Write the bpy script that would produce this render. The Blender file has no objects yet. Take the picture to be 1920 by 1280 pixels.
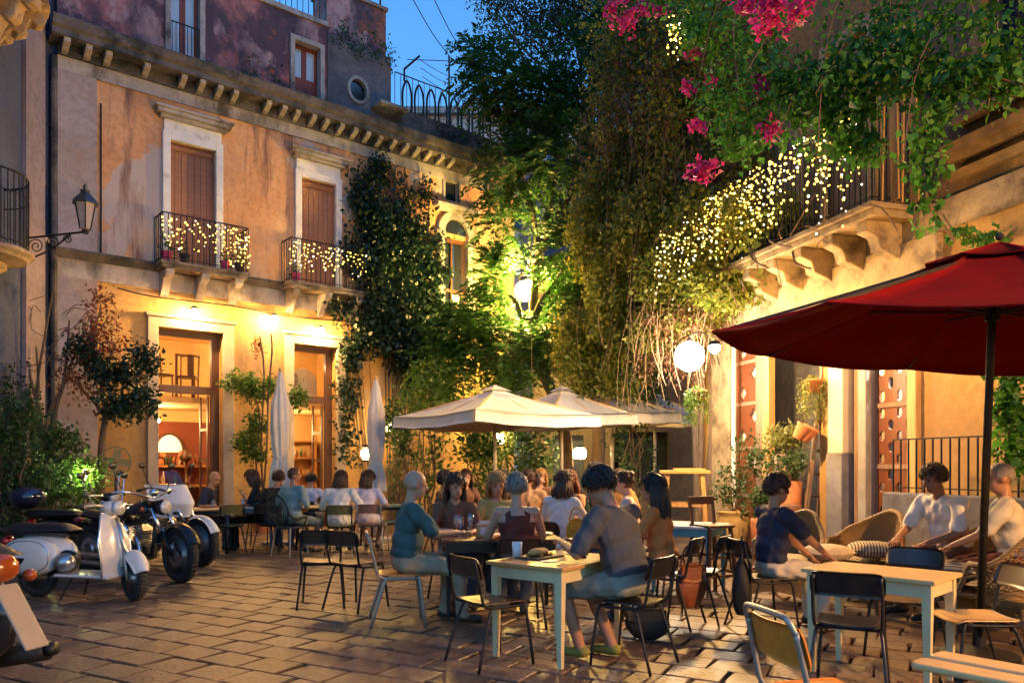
import bpy, math, random
import numpy as np
from mathutils import Vector, Matrix, Euler

R = math.radians
random.seed(7)
rng = np.random.default_rng(7)
scene = bpy.context.scene
COL = scene.collection

# ------------------------------------------------------------------ camera, sky, exposure
FOC, HZ, EYE = 1440.0, 870.0, 1.45          # focal length in photo pixels, horizon row, eye height
cam_d = bpy.data.cameras.new('camera')
cam_d.sensor_width = 36
cam_d.lens = 36 * FOC / 1920
cam_d.shift_y = (HZ - 640) / 1920
cam_d.clip_start, cam_d.clip_end = 0.05, 600
cam = bpy.data.objects.new('camera', cam_d)
cam.location = (0, 0, EYE)
cam.rotation_euler = (R(90), 0, 0)
COL.objects.link(cam)
scene.camera = cam

world = bpy.data.worlds.new('World')
scene.world = world
world.use_nodes = True
wn = world.node_tree
bg = wn.nodes['Background']
sky = wn.nodes.new('ShaderNodeTexSky')
sky.sky_type = 'NISHITA'
sky.sun_disc = False
sky.sun_elevation = R(2.9)
sky.sun_rotation = R(95)
sky.altitude = 0
sky.air_density = 1.0
sky.dust_density = 0.3
sky.ozone_density = 4.0
wn.links.new(sky.outputs[0], bg.inputs[0])
bg.inputs[1].default_value = 0.15

vs = scene.view_settings
vs.view_transform = 'Standard'
vs.look = 'None'
vs.gamma = 1
vs.use_curve_mapping = False
vs.exposure = 2.95
scene.cycles.use_denoising = True
scene.cycles.sample_clamp_indirect = 4
scene.cycles.sample_clamp_direct = 0
scene.cycles.max_bounces = 6
scene.cycles.diffuse_bounces = 3
scene.cycles.glossy_bounces = 3
scene.cycles.transmission_bounces = 4
scene.cycles.transparent_max_bounces = 8
scene.cycles.caustics_reflective = False
scene.cycles.caustics_refractive = False
scene.cycles.use_light_tree = True

# ------------------------------------------------------------------ measuring helpers
def A(px, py, Y):
    return Vector(((px - 960) / FOC * Y, Y, EYE + (HZ - py) / FOC * Y))
def G(px, py):
    Y = EYE * FOC / (py - HZ)
    return Vector(((px - 960) / FOC * Y, Y, 0))

# ------------------------------------------------------------------ object helpers
def tag(o, label=None, cat=None, group=None, kind=None):
    if label: o['label'] = label
    if cat: o['category'] = cat
    if group: o['group'] = group
    if kind: o['kind'] = kind
    return o
def thing(name, label, cat, loc=(0, 0, 0), rotz=0.0, group=None, parent=None):
    o = bpy.data.objects.new(name, None)
    o.empty_display_size = 0.1
    COL.objects.link(o)
    o.location = loc
    o.rotation_euler = (0, 0, rotz)
    return tag(o, label, cat, group)
def link(name, me, parent=None, loc=None, rot=None, kind=None):
    o = bpy.data.objects.new(name, me)
    COL.objects.link(o)
    if parent: o.parent = parent
    if loc is not None: o.location = loc
    if rot is not None: o.rotation_euler = rot
    if kind: o['kind'] = kind
    return o
def copy_tree(o, parent=None):
    c = o.copy()
    COL.objects.link(c)
    c.parent = parent
    for ch in [x for x in bpy.data.objects if x.parent == o]:
        copy_tree(ch, c)
    return c

class MB:
    def __init__(s):
        s.v, s.f, s.mi = [], [], []
    def add(s, vs_, fs, mi=0):
        b = len(s.v)
        s.v += [tuple(v) for v in vs_]
        s.f += [tuple(i + b for i in f) for f in fs]
        s.mi += [mi] * len(fs)
        return s
    def box(s, c, d, rot=None, mi=0):
        hx, hy, hz = d[0] / 2, d[1] / 2, d[2] / 2
        P = [Vector((x, y, z)) for z in (-hz, hz) for y in (-hy, hy) for x in (-hx, hx)]
        if rot is not None:
            m = Euler(rot).to_matrix()
            P = [m @ p for p in P]
        c = Vector(c)
        return s.add([p + c for p in P], [(0, 2, 3, 1), (4, 5, 7, 6), (0, 1, 5, 4), (2, 6, 7, 3), (0, 4, 6, 2), (1, 3, 7, 5)], mi)
    def bb(s, x0, x1, y0, y1, z0, z1, mi=0):
        return s.box(((x0 + x1) / 2, (y0 + y1) / 2, (z0 + z1) / 2), (abs(x1 - x0), abs(y1 - y0), abs(z1 - z0)), None, mi)
    def bar(s, a, b, w, h, mi=0, up=(0, 0, 1)):
        a, b = Vector(a), Vector(b)
        d = b - a
        L = d.length
        d.normalize()
        u = Vector(up)
        if abs(d.dot(u)) > 0.98: u = Vector((0, 1, 0))
        x = d.cross(u).normalized()
        z = x.cross(d)
        P = []
        for t in (0, L):
            for j in (-1, 1):
                for i in (-1, 1):
                    P.append(a + d * t + x * (i * w / 2) + z * (j * h / 2))
        return s.add(P, [(0, 1, 3, 2), (4, 6, 7, 5), (0, 4, 5, 1), (2, 3, 7, 6), (0, 2, 6, 4), (1, 5, 7, 3)], mi)
    def tube(s, pts, r, n=8, cap=True, mi=0, closed=False):
        pts = [Vector(p) for p in pts]
        k = len(pts)
        rr = r if isinstance(r, (list, tuple)) else [r] * k
        T = []
        for i in range(k):
            a = pts[i - 1] if (i > 0 or closed) else pts[i]
            b = pts[(i + 1) % k] if (i < k - 1 or closed) else pts[i]
            t = b - a
            T.append(t.normalized() if t.length > 1e-9 else Vector((0, 0, 1)))
        u = T[0].orthogonal().normalized()
        P, F = [], []
        for i in range(k):
            u = u - T[i] * u.dot(T[i])
            u = u.normalized() if u.length > 1e-6 else T[i].orthogonal().normalized()
            w = T[i].cross(u)
            for j in range(n):
                q = 2 * math.pi * j / n
                P.append(pts[i] + (u * math.cos(q) + w * math.sin(q)) * rr[i])
        for i in range(k if closed else k - 1):
            i2 = (i + 1) % k
            for j in range(n):
                F.append((i * n + j, i * n + (j + 1) % n, i2 * n + (j + 1) % n, i2 * n + j))
        if cap and not closed:
            F.append(tuple(range(n - 1, -1, -1)))
            F.append(tuple((k - 1) * n + j for j in range(n)))
        return s.add(P, F, mi)
    def lathe(s, prof, n=16, c=(0, 0, 0), mi=0, M=None):
        c = Vector(c)
        P, F = [], []
        for (r, z) in prof:
            for j in range(n):
                q = 2 * math.pi * j / n
                p = Vector((r * math.cos(q), r * math.sin(q), z))
                if M is not None: p = M @ p
                P.append(p + c)
        k = len(prof)
        for i in range(k - 1):
            for j in range(n):
                F.append((i * n + j, i * n + (j + 1) % n, (i + 1) * n + (j + 1) % n, (i + 1) * n + j))
        if prof[0][0] > 1e-4: F.append(tuple(range(n - 1, -1, -1)))
        if prof[-1][0] > 1e-4: F.append(tuple((k - 1) * n + j for j in range(n)))
        return s.add(P, F, mi)
    def ball(s, c, r, nu=12, nv=8, mi=0, M=None):
        if not isinstance(r, (list, tuple)): r = (r, r, r)
        c = Vector(c)
        P = [Vector((0, 0, -r[2]))]
        for i in range(1, nv):
            t = math.pi * i / nv - math.pi / 2
            for j in range(nu):
                q = 2 * math.pi * j / nu
                P.append(Vector((r[0] * math.cos(t) * math.cos(q), r[1] * math.cos(t) * math.sin(q), r[2] * math.sin(t))))
        P.append(Vector((0, 0, r[2])))
        F = [(0, 1 + (j + 1) % nu, 1 + j) for j in range(nu)]
        for i in range(nv - 2):
            for j in range(nu):
                a, b = 1 + i * nu, 1 + (i + 1) * nu
                F.append((a + j, a + (j + 1) % nu, b + (j + 1) % nu, b + j))
        e = len(P) - 1
        a = 1 + (nv - 2) * nu
        F += [(a + j, a + (j + 1) % nu, e) for j in range(nu)]
        if M is not None: P = [M @ p for p in P]
        return s.add([p + c for p in P], F, mi)
    def prism(s, poly, y0, y1, mi=0, M=None):
        """polygon in x,z pushed along y"""
        n = len(poly)
        P = [Vector((x, y0, z)) for x, z in poly] + [Vector((x, y1, z)) for x, z in poly]
        if M is not None: P = [M @ p for p in P]
        F = [tuple(range(n)), tuple(range(2 * n - 1, n - 1, -1))]
        F += [(i, i + n, (i + 1) % n + n, (i + 1) % n) for i in range(n)]
        return s.add(P, F, mi)
    def sheet(s, fn, nu, nv, th=0.0, mi=0):
        """surface fn(u,v) with thickness th along its normal"""
        g = [[Vector(fn(i / nu, j / nv)) for j in range(nv + 1)] for i in range(nu + 1)]
        P = [g[i][j] for i in range(nu + 1) for j in range(nv + 1)]
        w = nv + 1
        F = [(i * w + j, (i + 1) * w + j, (i + 1) * w + j + 1, i * w + j + 1) for i in range(nu) for j in range(nv)]
        if th:
            N = []
            for i in range(nu + 1):
                for j in range(nv + 1):
                    du = g[min(i + 1, nu)][j] - g[max(i - 1, 0)][j]
                    dv = g[i][min(j + 1, nv)] - g[i][max(j - 1, 0)]
                    nn = du.cross(dv)
                    N.append(nn.normalized() if nn.length > 1e-9 else Vector((0, 0, 1)))
            b = len(P)
            P2 = [p + n * th for p, n in zip(P, N)]
            F2 = [tuple(x + b for x in reversed(f)) for f in F]
            E_ = [i * w for i in range(nu + 1)] + [nu * w + j for j in range(1, nv + 1)] + [i * w + nv for i in range(nu - 1, -1, -1)] + [j for j in range(nv - 1, 0, -1)]
            F3 = [(E_[k], E_[k] + b, E_[(k + 1) % len(E_)] + b, E_[(k + 1) % len(E_)]) for k in range(len(E_))]
            F3 = [tuple(reversed(f)) for f in F3]
            P, F = P + P2, F + F2 + F3
        return s.add(P, F, mi)
    def xf(s, M):
        s.v = [tuple(M @ Vector(v)) for v in s.v]
        return s
    def mesh(s, name, mats, smooth=False):
        me = bpy.data.meshes.new(name)
        me.from_pydata(s.v, [], s.f)
        if not isinstance(mats, (list, tuple)): mats = [mats]
        for m in mats: me.materials.append(m)
        if len(mats) > 1: me.polygons.foreach_set('material_index', s.mi)
        if smooth: me.polygons.foreach_set('use_smooth', [True] * len(me.polygons))
        me.update()
        return me
    def build(s, name, mats, parent=None, loc=None, rot=None, smooth=False, bevel=0, kind=None):
        o = link(name, s.mesh(name, mats, smooth), parent, loc, rot, kind)
        if smooth == 'auto' or (smooth and bevel == 0 and smooth != True):
            pass
        if bevel:
            b = o.modifiers.new('edge', 'BEVEL')
            b.width = bevel
            b.segments = 2
            b.limit_method = 'ANGLE'
            b.angle_limit = R(40)
        return o

def smooth_path(pts, n=6, closed=False):
    P = [Vector(p) for p in pts]
    out = []
    k = len(P)
    for i in range(k if closed else k - 1):
        p0 = P[(i - 1) % k] if (i > 0 or closed) else P[i]
        p1, p2 = P[i], P[(i + 1) % k]
        p3 = P[(i + 2) % k] if (i + 2 < k or closed) else p2
        for j in range(n):
            t = j / n
            out.append(0.5 * ((2 * p1) + (p2 - p0) * t + (2 * p0 - 5 * p1 + 4 * p2 - p3) * t * t + (3 * p1 - p0 - 3 * p2 + p3) * t ** 3))
    if not closed: out.append(P[-1])
    return out

# ------------------------------------------------------------------ materials
MATS = {}
def nodes_of(m):
    m.use_nodes = True
    return m.node_tree, m.node_tree.nodes['Principled BSDF']
def c4(c): return (c[0], c[1], c[2], 1)
def mat(name, col, rough=0.6, metal=0.0, var=0.2, scale=6.0, bump=0.15, bscale=None, spec=0.5, coat=0.0, dirt=None, stretch=(1, 1, 1), rand=0.0):
    if name in MATS: return MATS[name]
    m = bpy.data.materials.new(name)
    nt, b = nodes_of(m)
    N, L = nt.nodes, nt.links
    tc = N.new('ShaderNodeTexCoord')
    mp = N.new('ShaderNodeMapping')
    mp.inputs['Scale'].default_value = stretch
    L.new(tc.outputs['Object'], mp.inputs[0])
    nz = N.new('ShaderNodeTexNoise')
    nz.inputs['Scale'].default_value = scale
    nz.inputs['Detail'].default_value = 5
    nz.inputs['Roughness'].default_value = 0.65
    L.new(mp.outputs[0], nz.inputs['Vector'])
    rp = N.new('ShaderNodeValToRGB')
    rp.color_ramp.elements[0].position = 0.3
    rp.color_ramp.elements[1].position = 0.7
    rp.color_ramp.elements[0].color = c4([x * (1 - var) for x in col])
    rp.color_ramp.elements[1].color = c4([min(1, x * (1 + var)) for x in col])
    L.new(nz.outputs[0], rp.inputs[0])
    out = rp.outputs[0]
    if dirt:
        n2 = N.new('ShaderNodeTexNoise')
        n2.inputs['Scale'].default_value = dirt[1]
        n2.inputs['Detail'].default_value = 8
        n2.inputs['Roughness'].default_value = 0.7
        m2 = N.new('ShaderNodeMapping')
        m2.inputs['Location'].default_value = (3.1, 7.7, 1.3)
        m2.inputs['Scale'].default_value = dirt[4] if len(dirt) > 4 else (1, 1, 1)
        L.new(tc.outputs['Object'], m2.inputs[0])
        L.new(m2.outputs[0], n2.inputs['Vector'])
        r2 = N.new('ShaderNodeValToRGB')
        r2.color_ramp.elements[0].position = dirt[2]
        r2.color_ramp.elements[1].position = dirt[3]
        L.new(n2.outputs[0], r2.inputs[0])
        mx = N.new('ShaderNodeMix')
        mx.data_type = 'RGBA'
        L.new(r2.outputs[0], mx.inputs['Factor'])
        L.new(out, mx.inputs[6])
        mx.inputs[7].default_value = c4(dirt[0])
        out = mx.outputs[2]
    if rand:
        oi = N.new('ShaderNodeObjectInfo')
        mr = N.new('ShaderNodeMapRange')
        mr.inputs[3].default_value = 1 - rand
        mr.inputs[4].default_value = 1 + rand
        L.new(oi.outputs['Random'], mr.inputs[0])
        mm = N.new('ShaderNodeMix')
        mm.data_type = 'RGBA'
        mm.blend_type = 'MULTIPLY'
        mm.inputs[0].default_value = 1
        L.new(out, mm.inputs[6])
        L.new(mr.outputs[0], mm.inputs[7])
        out = mm.outputs[2]
    L.new(out, b.inputs['Base Color'])
    b.inputs['Metallic'].default_value = metal
    b.inputs['Specular IOR Level'].default_value = spec
    b.inputs['Coat Weight'].default_value = coat
    rr = N.new('ShaderNodeMapRange')
    rr.inputs[3].default_value = max(0.03, rough - 0.1)
    rr.inputs[4].default_value = min(1, rough + 0.1)
    L.new(nz.outputs[0], rr.inputs[0])
    L.new(rr.outputs[0], b.inputs['Roughness'])
    if bump:
        n3 = N.new('ShaderNodeTexNoise')
        n3.inputs['Scale'].default_value = bscale or scale * 4
        n3.inputs['Detail'].default_value = 6
        L.new(mp.outputs[0], n3.inputs['Vector'])
        bp = N.new('ShaderNodeBump')
        bp.inputs['Strength'].default_value = bump
        bp.inputs['Distance'].default_value = 0.02
        L.new(n3.outputs[0], bp.inputs['Height'])
        L.new(bp.outputs[0], b.inputs['Normal'])
    MATS[name] = m
    return m
def emit(name, col, strength):
    if name in MATS: return MATS[name]
    m = bpy.data.materials.new(name)
    nt, b = nodes_of(m)
    b.inputs['Base Color'].default_value = (0.8, 0.8, 0.8, 1)
    b.inputs['Emission Color'].default_value = c4(col)
    b.inputs['Emission Strength'].default_value = strength
    MATS[name] = m
    return m
def leafmat(name, c0, c1, trans=0.35, rough=0.5, c2=None):
    if name in MATS: return MATS[name]
    m = bpy.data.materials.new(name)
    nt, b = nodes_of(m)
    N, L = nt.nodes, nt.links
    g = N.new('ShaderNodeNewGeometry')
    rp = N.new('ShaderNodeValToRGB')
    rp.color_ramp.elements[0].color = c4(c0)
    rp.color_ramp.elements[1].color = c4(c1)
    if c2:
        e = rp.color_ramp.elements.new(0.93)
        e.color = c4(c1)
        rp.color_ramp.elements[2].color = c4(c2)
    L.new(g.outputs['Random Per Island'], rp.inputs[0])
    L.new(rp.outputs[0], b.inputs['Base Color'])
    b.inputs['Roughness'].default_value = rough
    tr = N.new('ShaderNodeBsdfTranslucent')
    L.new(rp.outputs[0], tr.inputs[0])
    mx = N.new('ShaderNodeMixShader')
    mx.inputs[0].default_value = trans
    L.new(b.outputs[0], mx.inputs[1])
    L.new(tr.outputs[0], mx.inputs[2])
    L.new(mx.outputs[0], N['Material Output'].inputs[0])
    MATS[name] = m
    return m
def glassmat(name, fac=0.15, tint=(1, 1, 1), rough=0.03):
    if name in MATS: return MATS[name]
    m = bpy.data.materials.new(name)
    nt, b = nodes_of(m)
    N, L = nt.nodes, nt.links
    t = N.new('ShaderNodeBsdfTransparent')
    t.inputs[0].default_value = c4(tint)
    g = N.new('ShaderNodeBsdfGlossy')
    g.inputs['Roughness'].default_value = rough
    mx = N.new('ShaderNodeMixShader')
    mx.inputs[0].default_value = fac
    L.new(t.outputs[0], mx.inputs[1])
    L.new(g.outputs[0], mx.inputs[2])
    L.new(mx.outputs[0], N['Material Output'].inputs[0])
    MATS[name] = m
    return m

IRON = mat('iron', (0.025, 0.024, 0.026), 0.5, 0.6, 0.3, 20)
BLACK = mat('black_paint', (0.012, 0.012, 0.013), 0.35, 0, 0.3, 10, 0.05)
CHROME = mat('chrome', (0.75, 0.75, 0.76), 0.15, 1, 0.05, 10, 0)
RUBBER = mat('rubber', (0.018, 0.017, 0.016), 0.75, 0, 0.3, 30)
BARK = mat('bark', (0.13, 0.09, 0.06), 0.9, 0, 0.4, 9, 0.6, stretch=(3, 3, 0.6))
TWIG = mat('twig', (0.16, 0.10, 0.055), 0.85, 0, 0.35, 9, 0.3)
STONE = mat('limestone', (0.40, 0.365, 0.345), 0.85, 0, 0.22, 2.5, 0.35, 14, dirt=((0.07, 0.06, 0.055), 1.3, 0.47, 0.66, (1, 1, 0.5)))
STONE_D = mat('weathered_stone', (0.30, 0.255, 0.22), 0.9, 0, 0.3, 3, 0.5, 14, dirt=((0.045, 0.042, 0.045), 1.4, 0.42, 0.62))
WHITE_P = mat('chalky_white', (0.76, 0.75, 0.76), 0.8, 0, 0.1, 3, 0.2, 20, dirt=((0.3, 0.27, 0.25), 3.0, 0.55, 0.8))
WARMGLASS = glassmat('window_glass', 0.10)
DARKGLASS = mat('dark_glass', (0.015, 0.02, 0.03), 0.08, 0, 0.1, 2, 0.02, spec=0.8)
TERRA = mat('terracotta', (0.42, 0.15, 0.06), 0.8, 0, 0.2, 8, 0.2)
WOODP = mat('pine', (0.58, 0.36, 0.15), 0.5, 0, 0.22, 5, 0.12, 30, stretch=(1, 9, 9))
WOODD = mat('dark_wood', (0.095, 0.04, 0.02), 0.5, 0, 0.3, 5, 0.2, 30, stretch=(1, 9, 9))
CREAM = mat('cream_paint', (0.64, 0.54, 0.30), 0.5, 0, 0.08, 7, 0.06)
CANVAS = mat('canvas', (0.60, 0.56, 0.51), 0.9, 0, 0.10, 3, 0.35, 5, dirt=((0.44, 0.40, 0.35), 2.5, 0.5, 0.8))
RED = mat('red_canvas', (0.19, 0.003, 0.003), 0.95, 0, 0.15, 3, 0.35, 4, dirt=((0.14, 0.003, 0.004), 2.0, 0.45, 0.7), spec=0.1)
# ------------------------------------------------------------------ ground and paving stones
MORTAR = mat('paving_joint', (0.035, 0.028, 0.024), 0.95, 0, 0.4, 20, 0.5)
PAVE = mat('basalt_slab', (0.125, 0.08, 0.052), 0.46, 0, 0.5, 4, 0.5, 24, dirt=((0.055, 0.045, 0.04), 1.1, 0.46, 0.72), rand=0.3)
def pave_far():
    m = PAVE.copy()
    m.name = 'basalt_slab_far'
    N, L = m.node_tree.nodes, m.node_tree.links
    oi = [n for n in N if n.type == 'OBJECT_INFO'][0]
    g = N.new('ShaderNodeNewGeometry')
    L.new(g.outputs['Random Per Island'], oi.outputs['Random'].links[0].to_socket)
    return m
PAVE2 = pave_far()
gm = MB().add([(-300, -100, -0.035), (300, -100, -0.035), (300, 400, -0.035), (-300, 400, -0.035)], [(0, 1, 2, 3)])
ground = gm.build('ground', MORTAR, kind='structure')
ground['label'] = 'dark basalt paved square with worn diagonal slabs'

def stone_geo(w, d, jit):
    """top outline w x d with worn edges, centred on 0, top at z=0"""
    c = [(-w / 2, -d / 2), (w / 2, -d / 2), (w / 2, d / 2), (-w / 2, d / 2)]
    sx_, sy_ = random.uniform(0.95, 1.0), random.uniform(0.95, 1.0)
    c = [(x * sx_ + random.uniform(-jit, jit), y * sy_ + random.uniform(-jit, jit)) for x, y in c]
    V = [(x, y, -0.05) for x, y in c]
    V += [(x, y, -0.006 + random.uniform(-0.003, 0.002)) for x, y in c]
    V += [(x * 0.965, y * 0.955, random.uniform(-0.002, 0.002)) for x, y in c]
    V.append((random.uniform(-0.05, 0.05), random.uniform(-0.04, 0.04), random.uniform(-0.002, 0.002)))
    F = []
    for k in (0, 4):
        F += [(k + i, k + (i + 1) % 4, k + 4 + (i + 1) % 4, k + 4 + i) for i in range(4)]
    F += [(8 + i, 8 + (i + 1) % 4, 12) for i in range(4)]
    return V, F
SW, SD, GAP = 0.41, 0.31, 0.012
pave_meshes = []
for k in range(14):
    mb = MB()
    mb.add(*stone_geo(SW - GAP, SD - GAP, 0.014))
    pave_meshes.append(mb.mesh('paving_stone', PAVE, False))
ang = R(-28)
ux, uy = Vector((math.cos(ang), math.sin(ang))), Vector((-math.sin(ang), math.cos(ang)))
cells = []
for i in range(-72, 72):
    for j in range(-76, 76):
        p = ux * ((i + 0.5 * (j % 2) + 0.12 * math.sin(j * 7.1)) * SW) + uy * (j * SD) + Vector((0, 12))
        if not (-11 < p.x < 8 and 1.5 < p.y < 23): continue
        py = HZ + EYE * FOC / p.y
        px = 960 + p.x / p.y * FOC
        vis = -60 < px < 1980 and py < 1310
        cells.append((0 if vis else 1, p.y, p))
cells.sort(key=lambda c: (c[0], c[1]))
farpave = MB()
for k, (h, d, p) in enumerate(cells):
    z = random.uniform(-0.006, 0.004)
    if k < 300:
        o = link('paving_stone', random.choice(pave_meshes), ground, (p.x, p.y, z), (random.uniform(-0.008, 0.008), random.uniform(-0.008, 0.008), ang + random.choice((0, math.pi)) + random.uniform(-0.015, 0.015)))
    else:
        V, F = stone_geo(SW - GAP, SD - GAP, 0.014)
        ca, sa = math.cos(ang), math.sin(ang)
        farpave.add([(p.x + x * ca - y * sa, p.y + x * sa + y * ca, q + z) for x, y, q in V], F)
farpave.build('paving_mass', PAVE2, ground, smooth=False, kind='stuff')

# ------------------------------------------------------------------ wall helper
def wall(mb, x0, x1, z0, z1, y0, y1, holes=()):
    xs = sorted({x0, x1} | {min(max(h[k], x0), x1) for h in holes for k in (0, 1)})
    zs = sorted({z0, z1} | {min(max(h[k], z0), z1) for h in holes for k in (2, 3)})
    for a, b in zip(xs, xs[1:]):
        run = None
        for c, d in zip(zs, zs[1:]):
            mx_, mz = (a + b) / 2, (c + d) / 2
            inside = any(h[0] < mx_ < h[1] and h[2] < mz < h[3] for h in holes)
            if inside:
                if run: mb.bb(a, b, y0, y1, *run)
                run = None
            else:
                run = (run[0], d) if run else (c, d)
        if run: mb.bb(a, b, y0, y1, *run)
    return mb
def plaster(name, base, alt, patch=None, stain=None, pscale=0.55, ppos=(0.52, 0.6), sscale=0.9, spos=(0.5, 0.75), zs=0.35, brick=None, p2=None):
    """plaster with large patches, vertical runs and, where it fell off, brick"""
    m = bpy.data.materials.new(name)
    nt, b = nodes_of(m)
    N, L = nt.nodes, nt.links
    tc = N.new('ShaderNodeTexCoord')
    def noise(sc, loc, scl=(1, 1, 1), det=7, ro=0.62):
        mp = N.new('ShaderNodeMapping')
        mp.inputs['Location'].default_value = loc
        mp.inputs['Scale'].default_value = scl
        L.new(tc.outputs['Object'], mp.inputs[0])
        n = N.new('ShaderNodeTexNoise')
        n.inputs['Scale'].default_value = sc
        n.inputs['Detail'].default_value = det
        n.inputs['Roughness'].default_value = ro
        L.new(mp.outputs[0], n.inputs['Vector'])
        return n.outputs[0]
    def ramp(s, a, c, ca=(0, 0, 0), cb=(1, 1, 1)):
        r = N.new('ShaderNodeValToRGB')
        r.color_ramp.elements[0].position, r.color_ramp.elements[1].position = a, c
        r.color_ramp.elements[0].color, r.color_ramp.elements[1].color = c4(ca), c4(cb)
        L.new(s, r.inputs[0])
        return r.outputs[0]
    def mix(f, a, c):
        x = N.new('ShaderNodeMix')
        x.data_type = 'RGBA'
        L.new(f, x.inputs['Factor'])
        for k, v in ((6, a), (7, c)):
            if isinstance(v, tuple): x.inputs[k].default_value = c4(v)
            else: L.new(v, x.inputs[k])
        return x.outputs[2]
    col = ramp(noise(1.3, (0, 0, 0)), 0.32, 0.68, base, alt)
    fine = noise(9, (5, 2, 1))
    col = mix(ramp(fine, 0.45, 0.9), col, tuple(x * 0.6 for x in base))
    if patch: col = mix(ramp(noise(pscale, (11, 4, 2.5)), *ppos), col, patch)
    if p2: col = mix(ramp(noise(p2[1], (7.3, 2, 15), (1, 1, p2[4])), p2[2], p2[3]), col, p2[0])
    h = fine
    if brick:
        bt = N.new('ShaderNodeTexBrick')
        mp = N.new('ShaderNodeMapping')
        mp.inputs['Rotation'].default_value = (R(90), 0, 0)
        L.new(tc.outputs['Object'], mp.inputs[0])
        L.new(mp.outputs[0], bt.inputs['Vector'])
        bt.inputs['Scale'].default_value = 3.2
        bt.inputs['Color1'].default_value = c4(brick)
        bt.inputs['Color2'].default_value = c4([x * 0.6 for x in brick])
        bt.inputs['Mortar'].default_value = c4((0.16, 0.12, 0.11))
        bt.inputs['Mortar Size'].default_value = 0.03
        col = mix(ramp(noise(0.9, (2.2, 9, 6)), 0.57, 0.60), col, bt.outputs[0])
    if stain: col = mix(ramp(noise(sscale, (3, 1, 8), (1, 1, zs)), *spos), col, stain)
    L.new(col, b.inputs['Base Color'])
    b.inputs['Roughness'].default_value = 0.9
    bp = N.new('ShaderNodeBump')
    bp.inputs['Strength'].default_value = 0.45
    bp.inputs['Distance'].default_value = 0.03
    L.new(h, bp.inputs['Height'])
    L.new(bp.outputs[0], b.inputs['Normal'])
    return m

# ------------------------------------------------------------------ LEFT: the orange palazzo
LO, LA = Vector((-5.38, 16.84, 0)), math.atan2(0.638, 0.770)
def LW(s, q, z):                       # facade coordinates (along, outwards, up) -> world
    return Vector((LO.x + 0.770 * s + 0.638 * q, LO.y + 0.638 * s - 0.770 * q, z))
ORANGE = plaster('orange_plaster', (0.58, 0.28, 0.125), (0.68, 0.40, 0.23), (0.46, 0.40, 0.39), (0.22, 0.11, 0.08), 0.42, (0.58, 0.60), 2.4, (0.53, 0.66), 0.14, p2=((0.62, 0.42, 0.28), 0.9, 0.5, 0.72, 0.6))
OCHRE = plaster('ochre_plaster', (0.52, 0.29, 0.085), (0.60, 0.38, 0.14), (0.38, 0.30, 0.22), (0.20, 0.13, 0.08), 0.6, (0.6, 0.7))
PURPLE = plaster('mauve_plaster', (0.31, 0.105, 0.11), (0.44, 0.20, 0.19), (0.10, 0.055, 0.075), (0.055, 0.042, 0.06), 0.7, (0.46, 0.54), 1.0, (0.48, 0.64), 0.5, brick=(0.42, 0.12, 0.06), p2=((0.42, 0.27, 0.27), 1.1, 0.52, 0.60, 0.8))
GREYP = plaster('grey_plaster', (0.13, 0.13, 0.155), (0.22, 0.21, 0.23), (0.08, 0.078, 0.10), (0.05, 0.05, 0.06), 0.7, (0.5, 0.65), 1.2, (0.5, 0.75), 0.3)
PALEP = plaster('pale_corner_plaster', (0.33, 0.29, 0.31), (0.42, 0.37, 0.38), (0.32, 0.21, 0.16), (0.10, 0.09, 0.10), 0.8, (0.5, 0.7), 1.5, (0.55, 0.75), 0.25)
MOSSY = mat('mossy_stone', (0.13, 0.115, 0.115), 0.95, 0, 0.4, 2.5, 0.5, 12, dirt=((0.03, 0.035, 0.04), 1.6, 0.45, 0.6))
pal = thing('palazzo', 'tall weathered palazzo with orange plaster, stone cornice and two lit balconies', 'building', LO, LA)
XL, XR = -4.0, 7.06
D1, D2 = (-2.25, -0.96), (0.60, 1.66)
holes_g = [(D1[0], D1[1], -1, 4.2), (D2[0], D2[1], -1, 4.15)]
W1, W2 = (-2.02, -1.12), (0.78, 1.62)
holes_u = [(W1[0], W1[1], 5.3, 8.0), (W2[0], W2[1], 5.3, 7.92), (4.66, 5.40, 5.55, 7.35), (4.72, 5.14, 8.30, 8.95)]
wall(MB(), XL, XR, 0, 4.95, 0, 0.45, holes_g).build('wall', OCHRE, pal)
wall(MB(), XL + 0.65, XR, 5.45, 8.8, 0, 0.45, holes_u).build('wall', ORANGE, pal)
MB().bb(XL, XL + 0.65, -0.05, 0.45, 5.45, 8.8).build('corner_pilaster', PALEP, pal)
MB().bb(XL - 0.02, XL + 0.66, -0.06, 0, 0, 4.95).build('corner_pilaster', PALEP, pal)
MB().bb(XL, XR, -0.04, 0.45, 4.95, 5.30).build('frieze_band', STONE, pal)
mb = MB().prism([(0, 5.30), (0, 5.45), (-0.22, 5.45), (-0.22, 5.40), (-0.14, 5.36), (-0.10, 5.30)], XL - 0.05, XR, M=Matrix(((0, 1, 0), (1, 0, 0), (0, 0, 1))))
mb.build('string_course', MOSSY, pal)
MB().bb(XL, XR, -0.05, 0.45, 8.8, 9.05).build('frieze_band', STONE, pal)
prof = [(0.1, 9.25), (-0.46, 9.25), (-0.46, 9.36), (-0.52, 9.40), (-0.56, 9.52), (-0.56, 9.56), (-0.35, 9.64), (0.1, 9.66)]
MB().prism(prof, XL - 0.15, XR, M=Matrix(((0, 1, 0), (1, 0, 0), (0, 0, 1)))).build('cornice', MOSSY, pal)
MB().bb(XL, XR, -0.10, 0.1, 9.05, 9.25).build('bed_moulding', MOSSY, pal)
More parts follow.
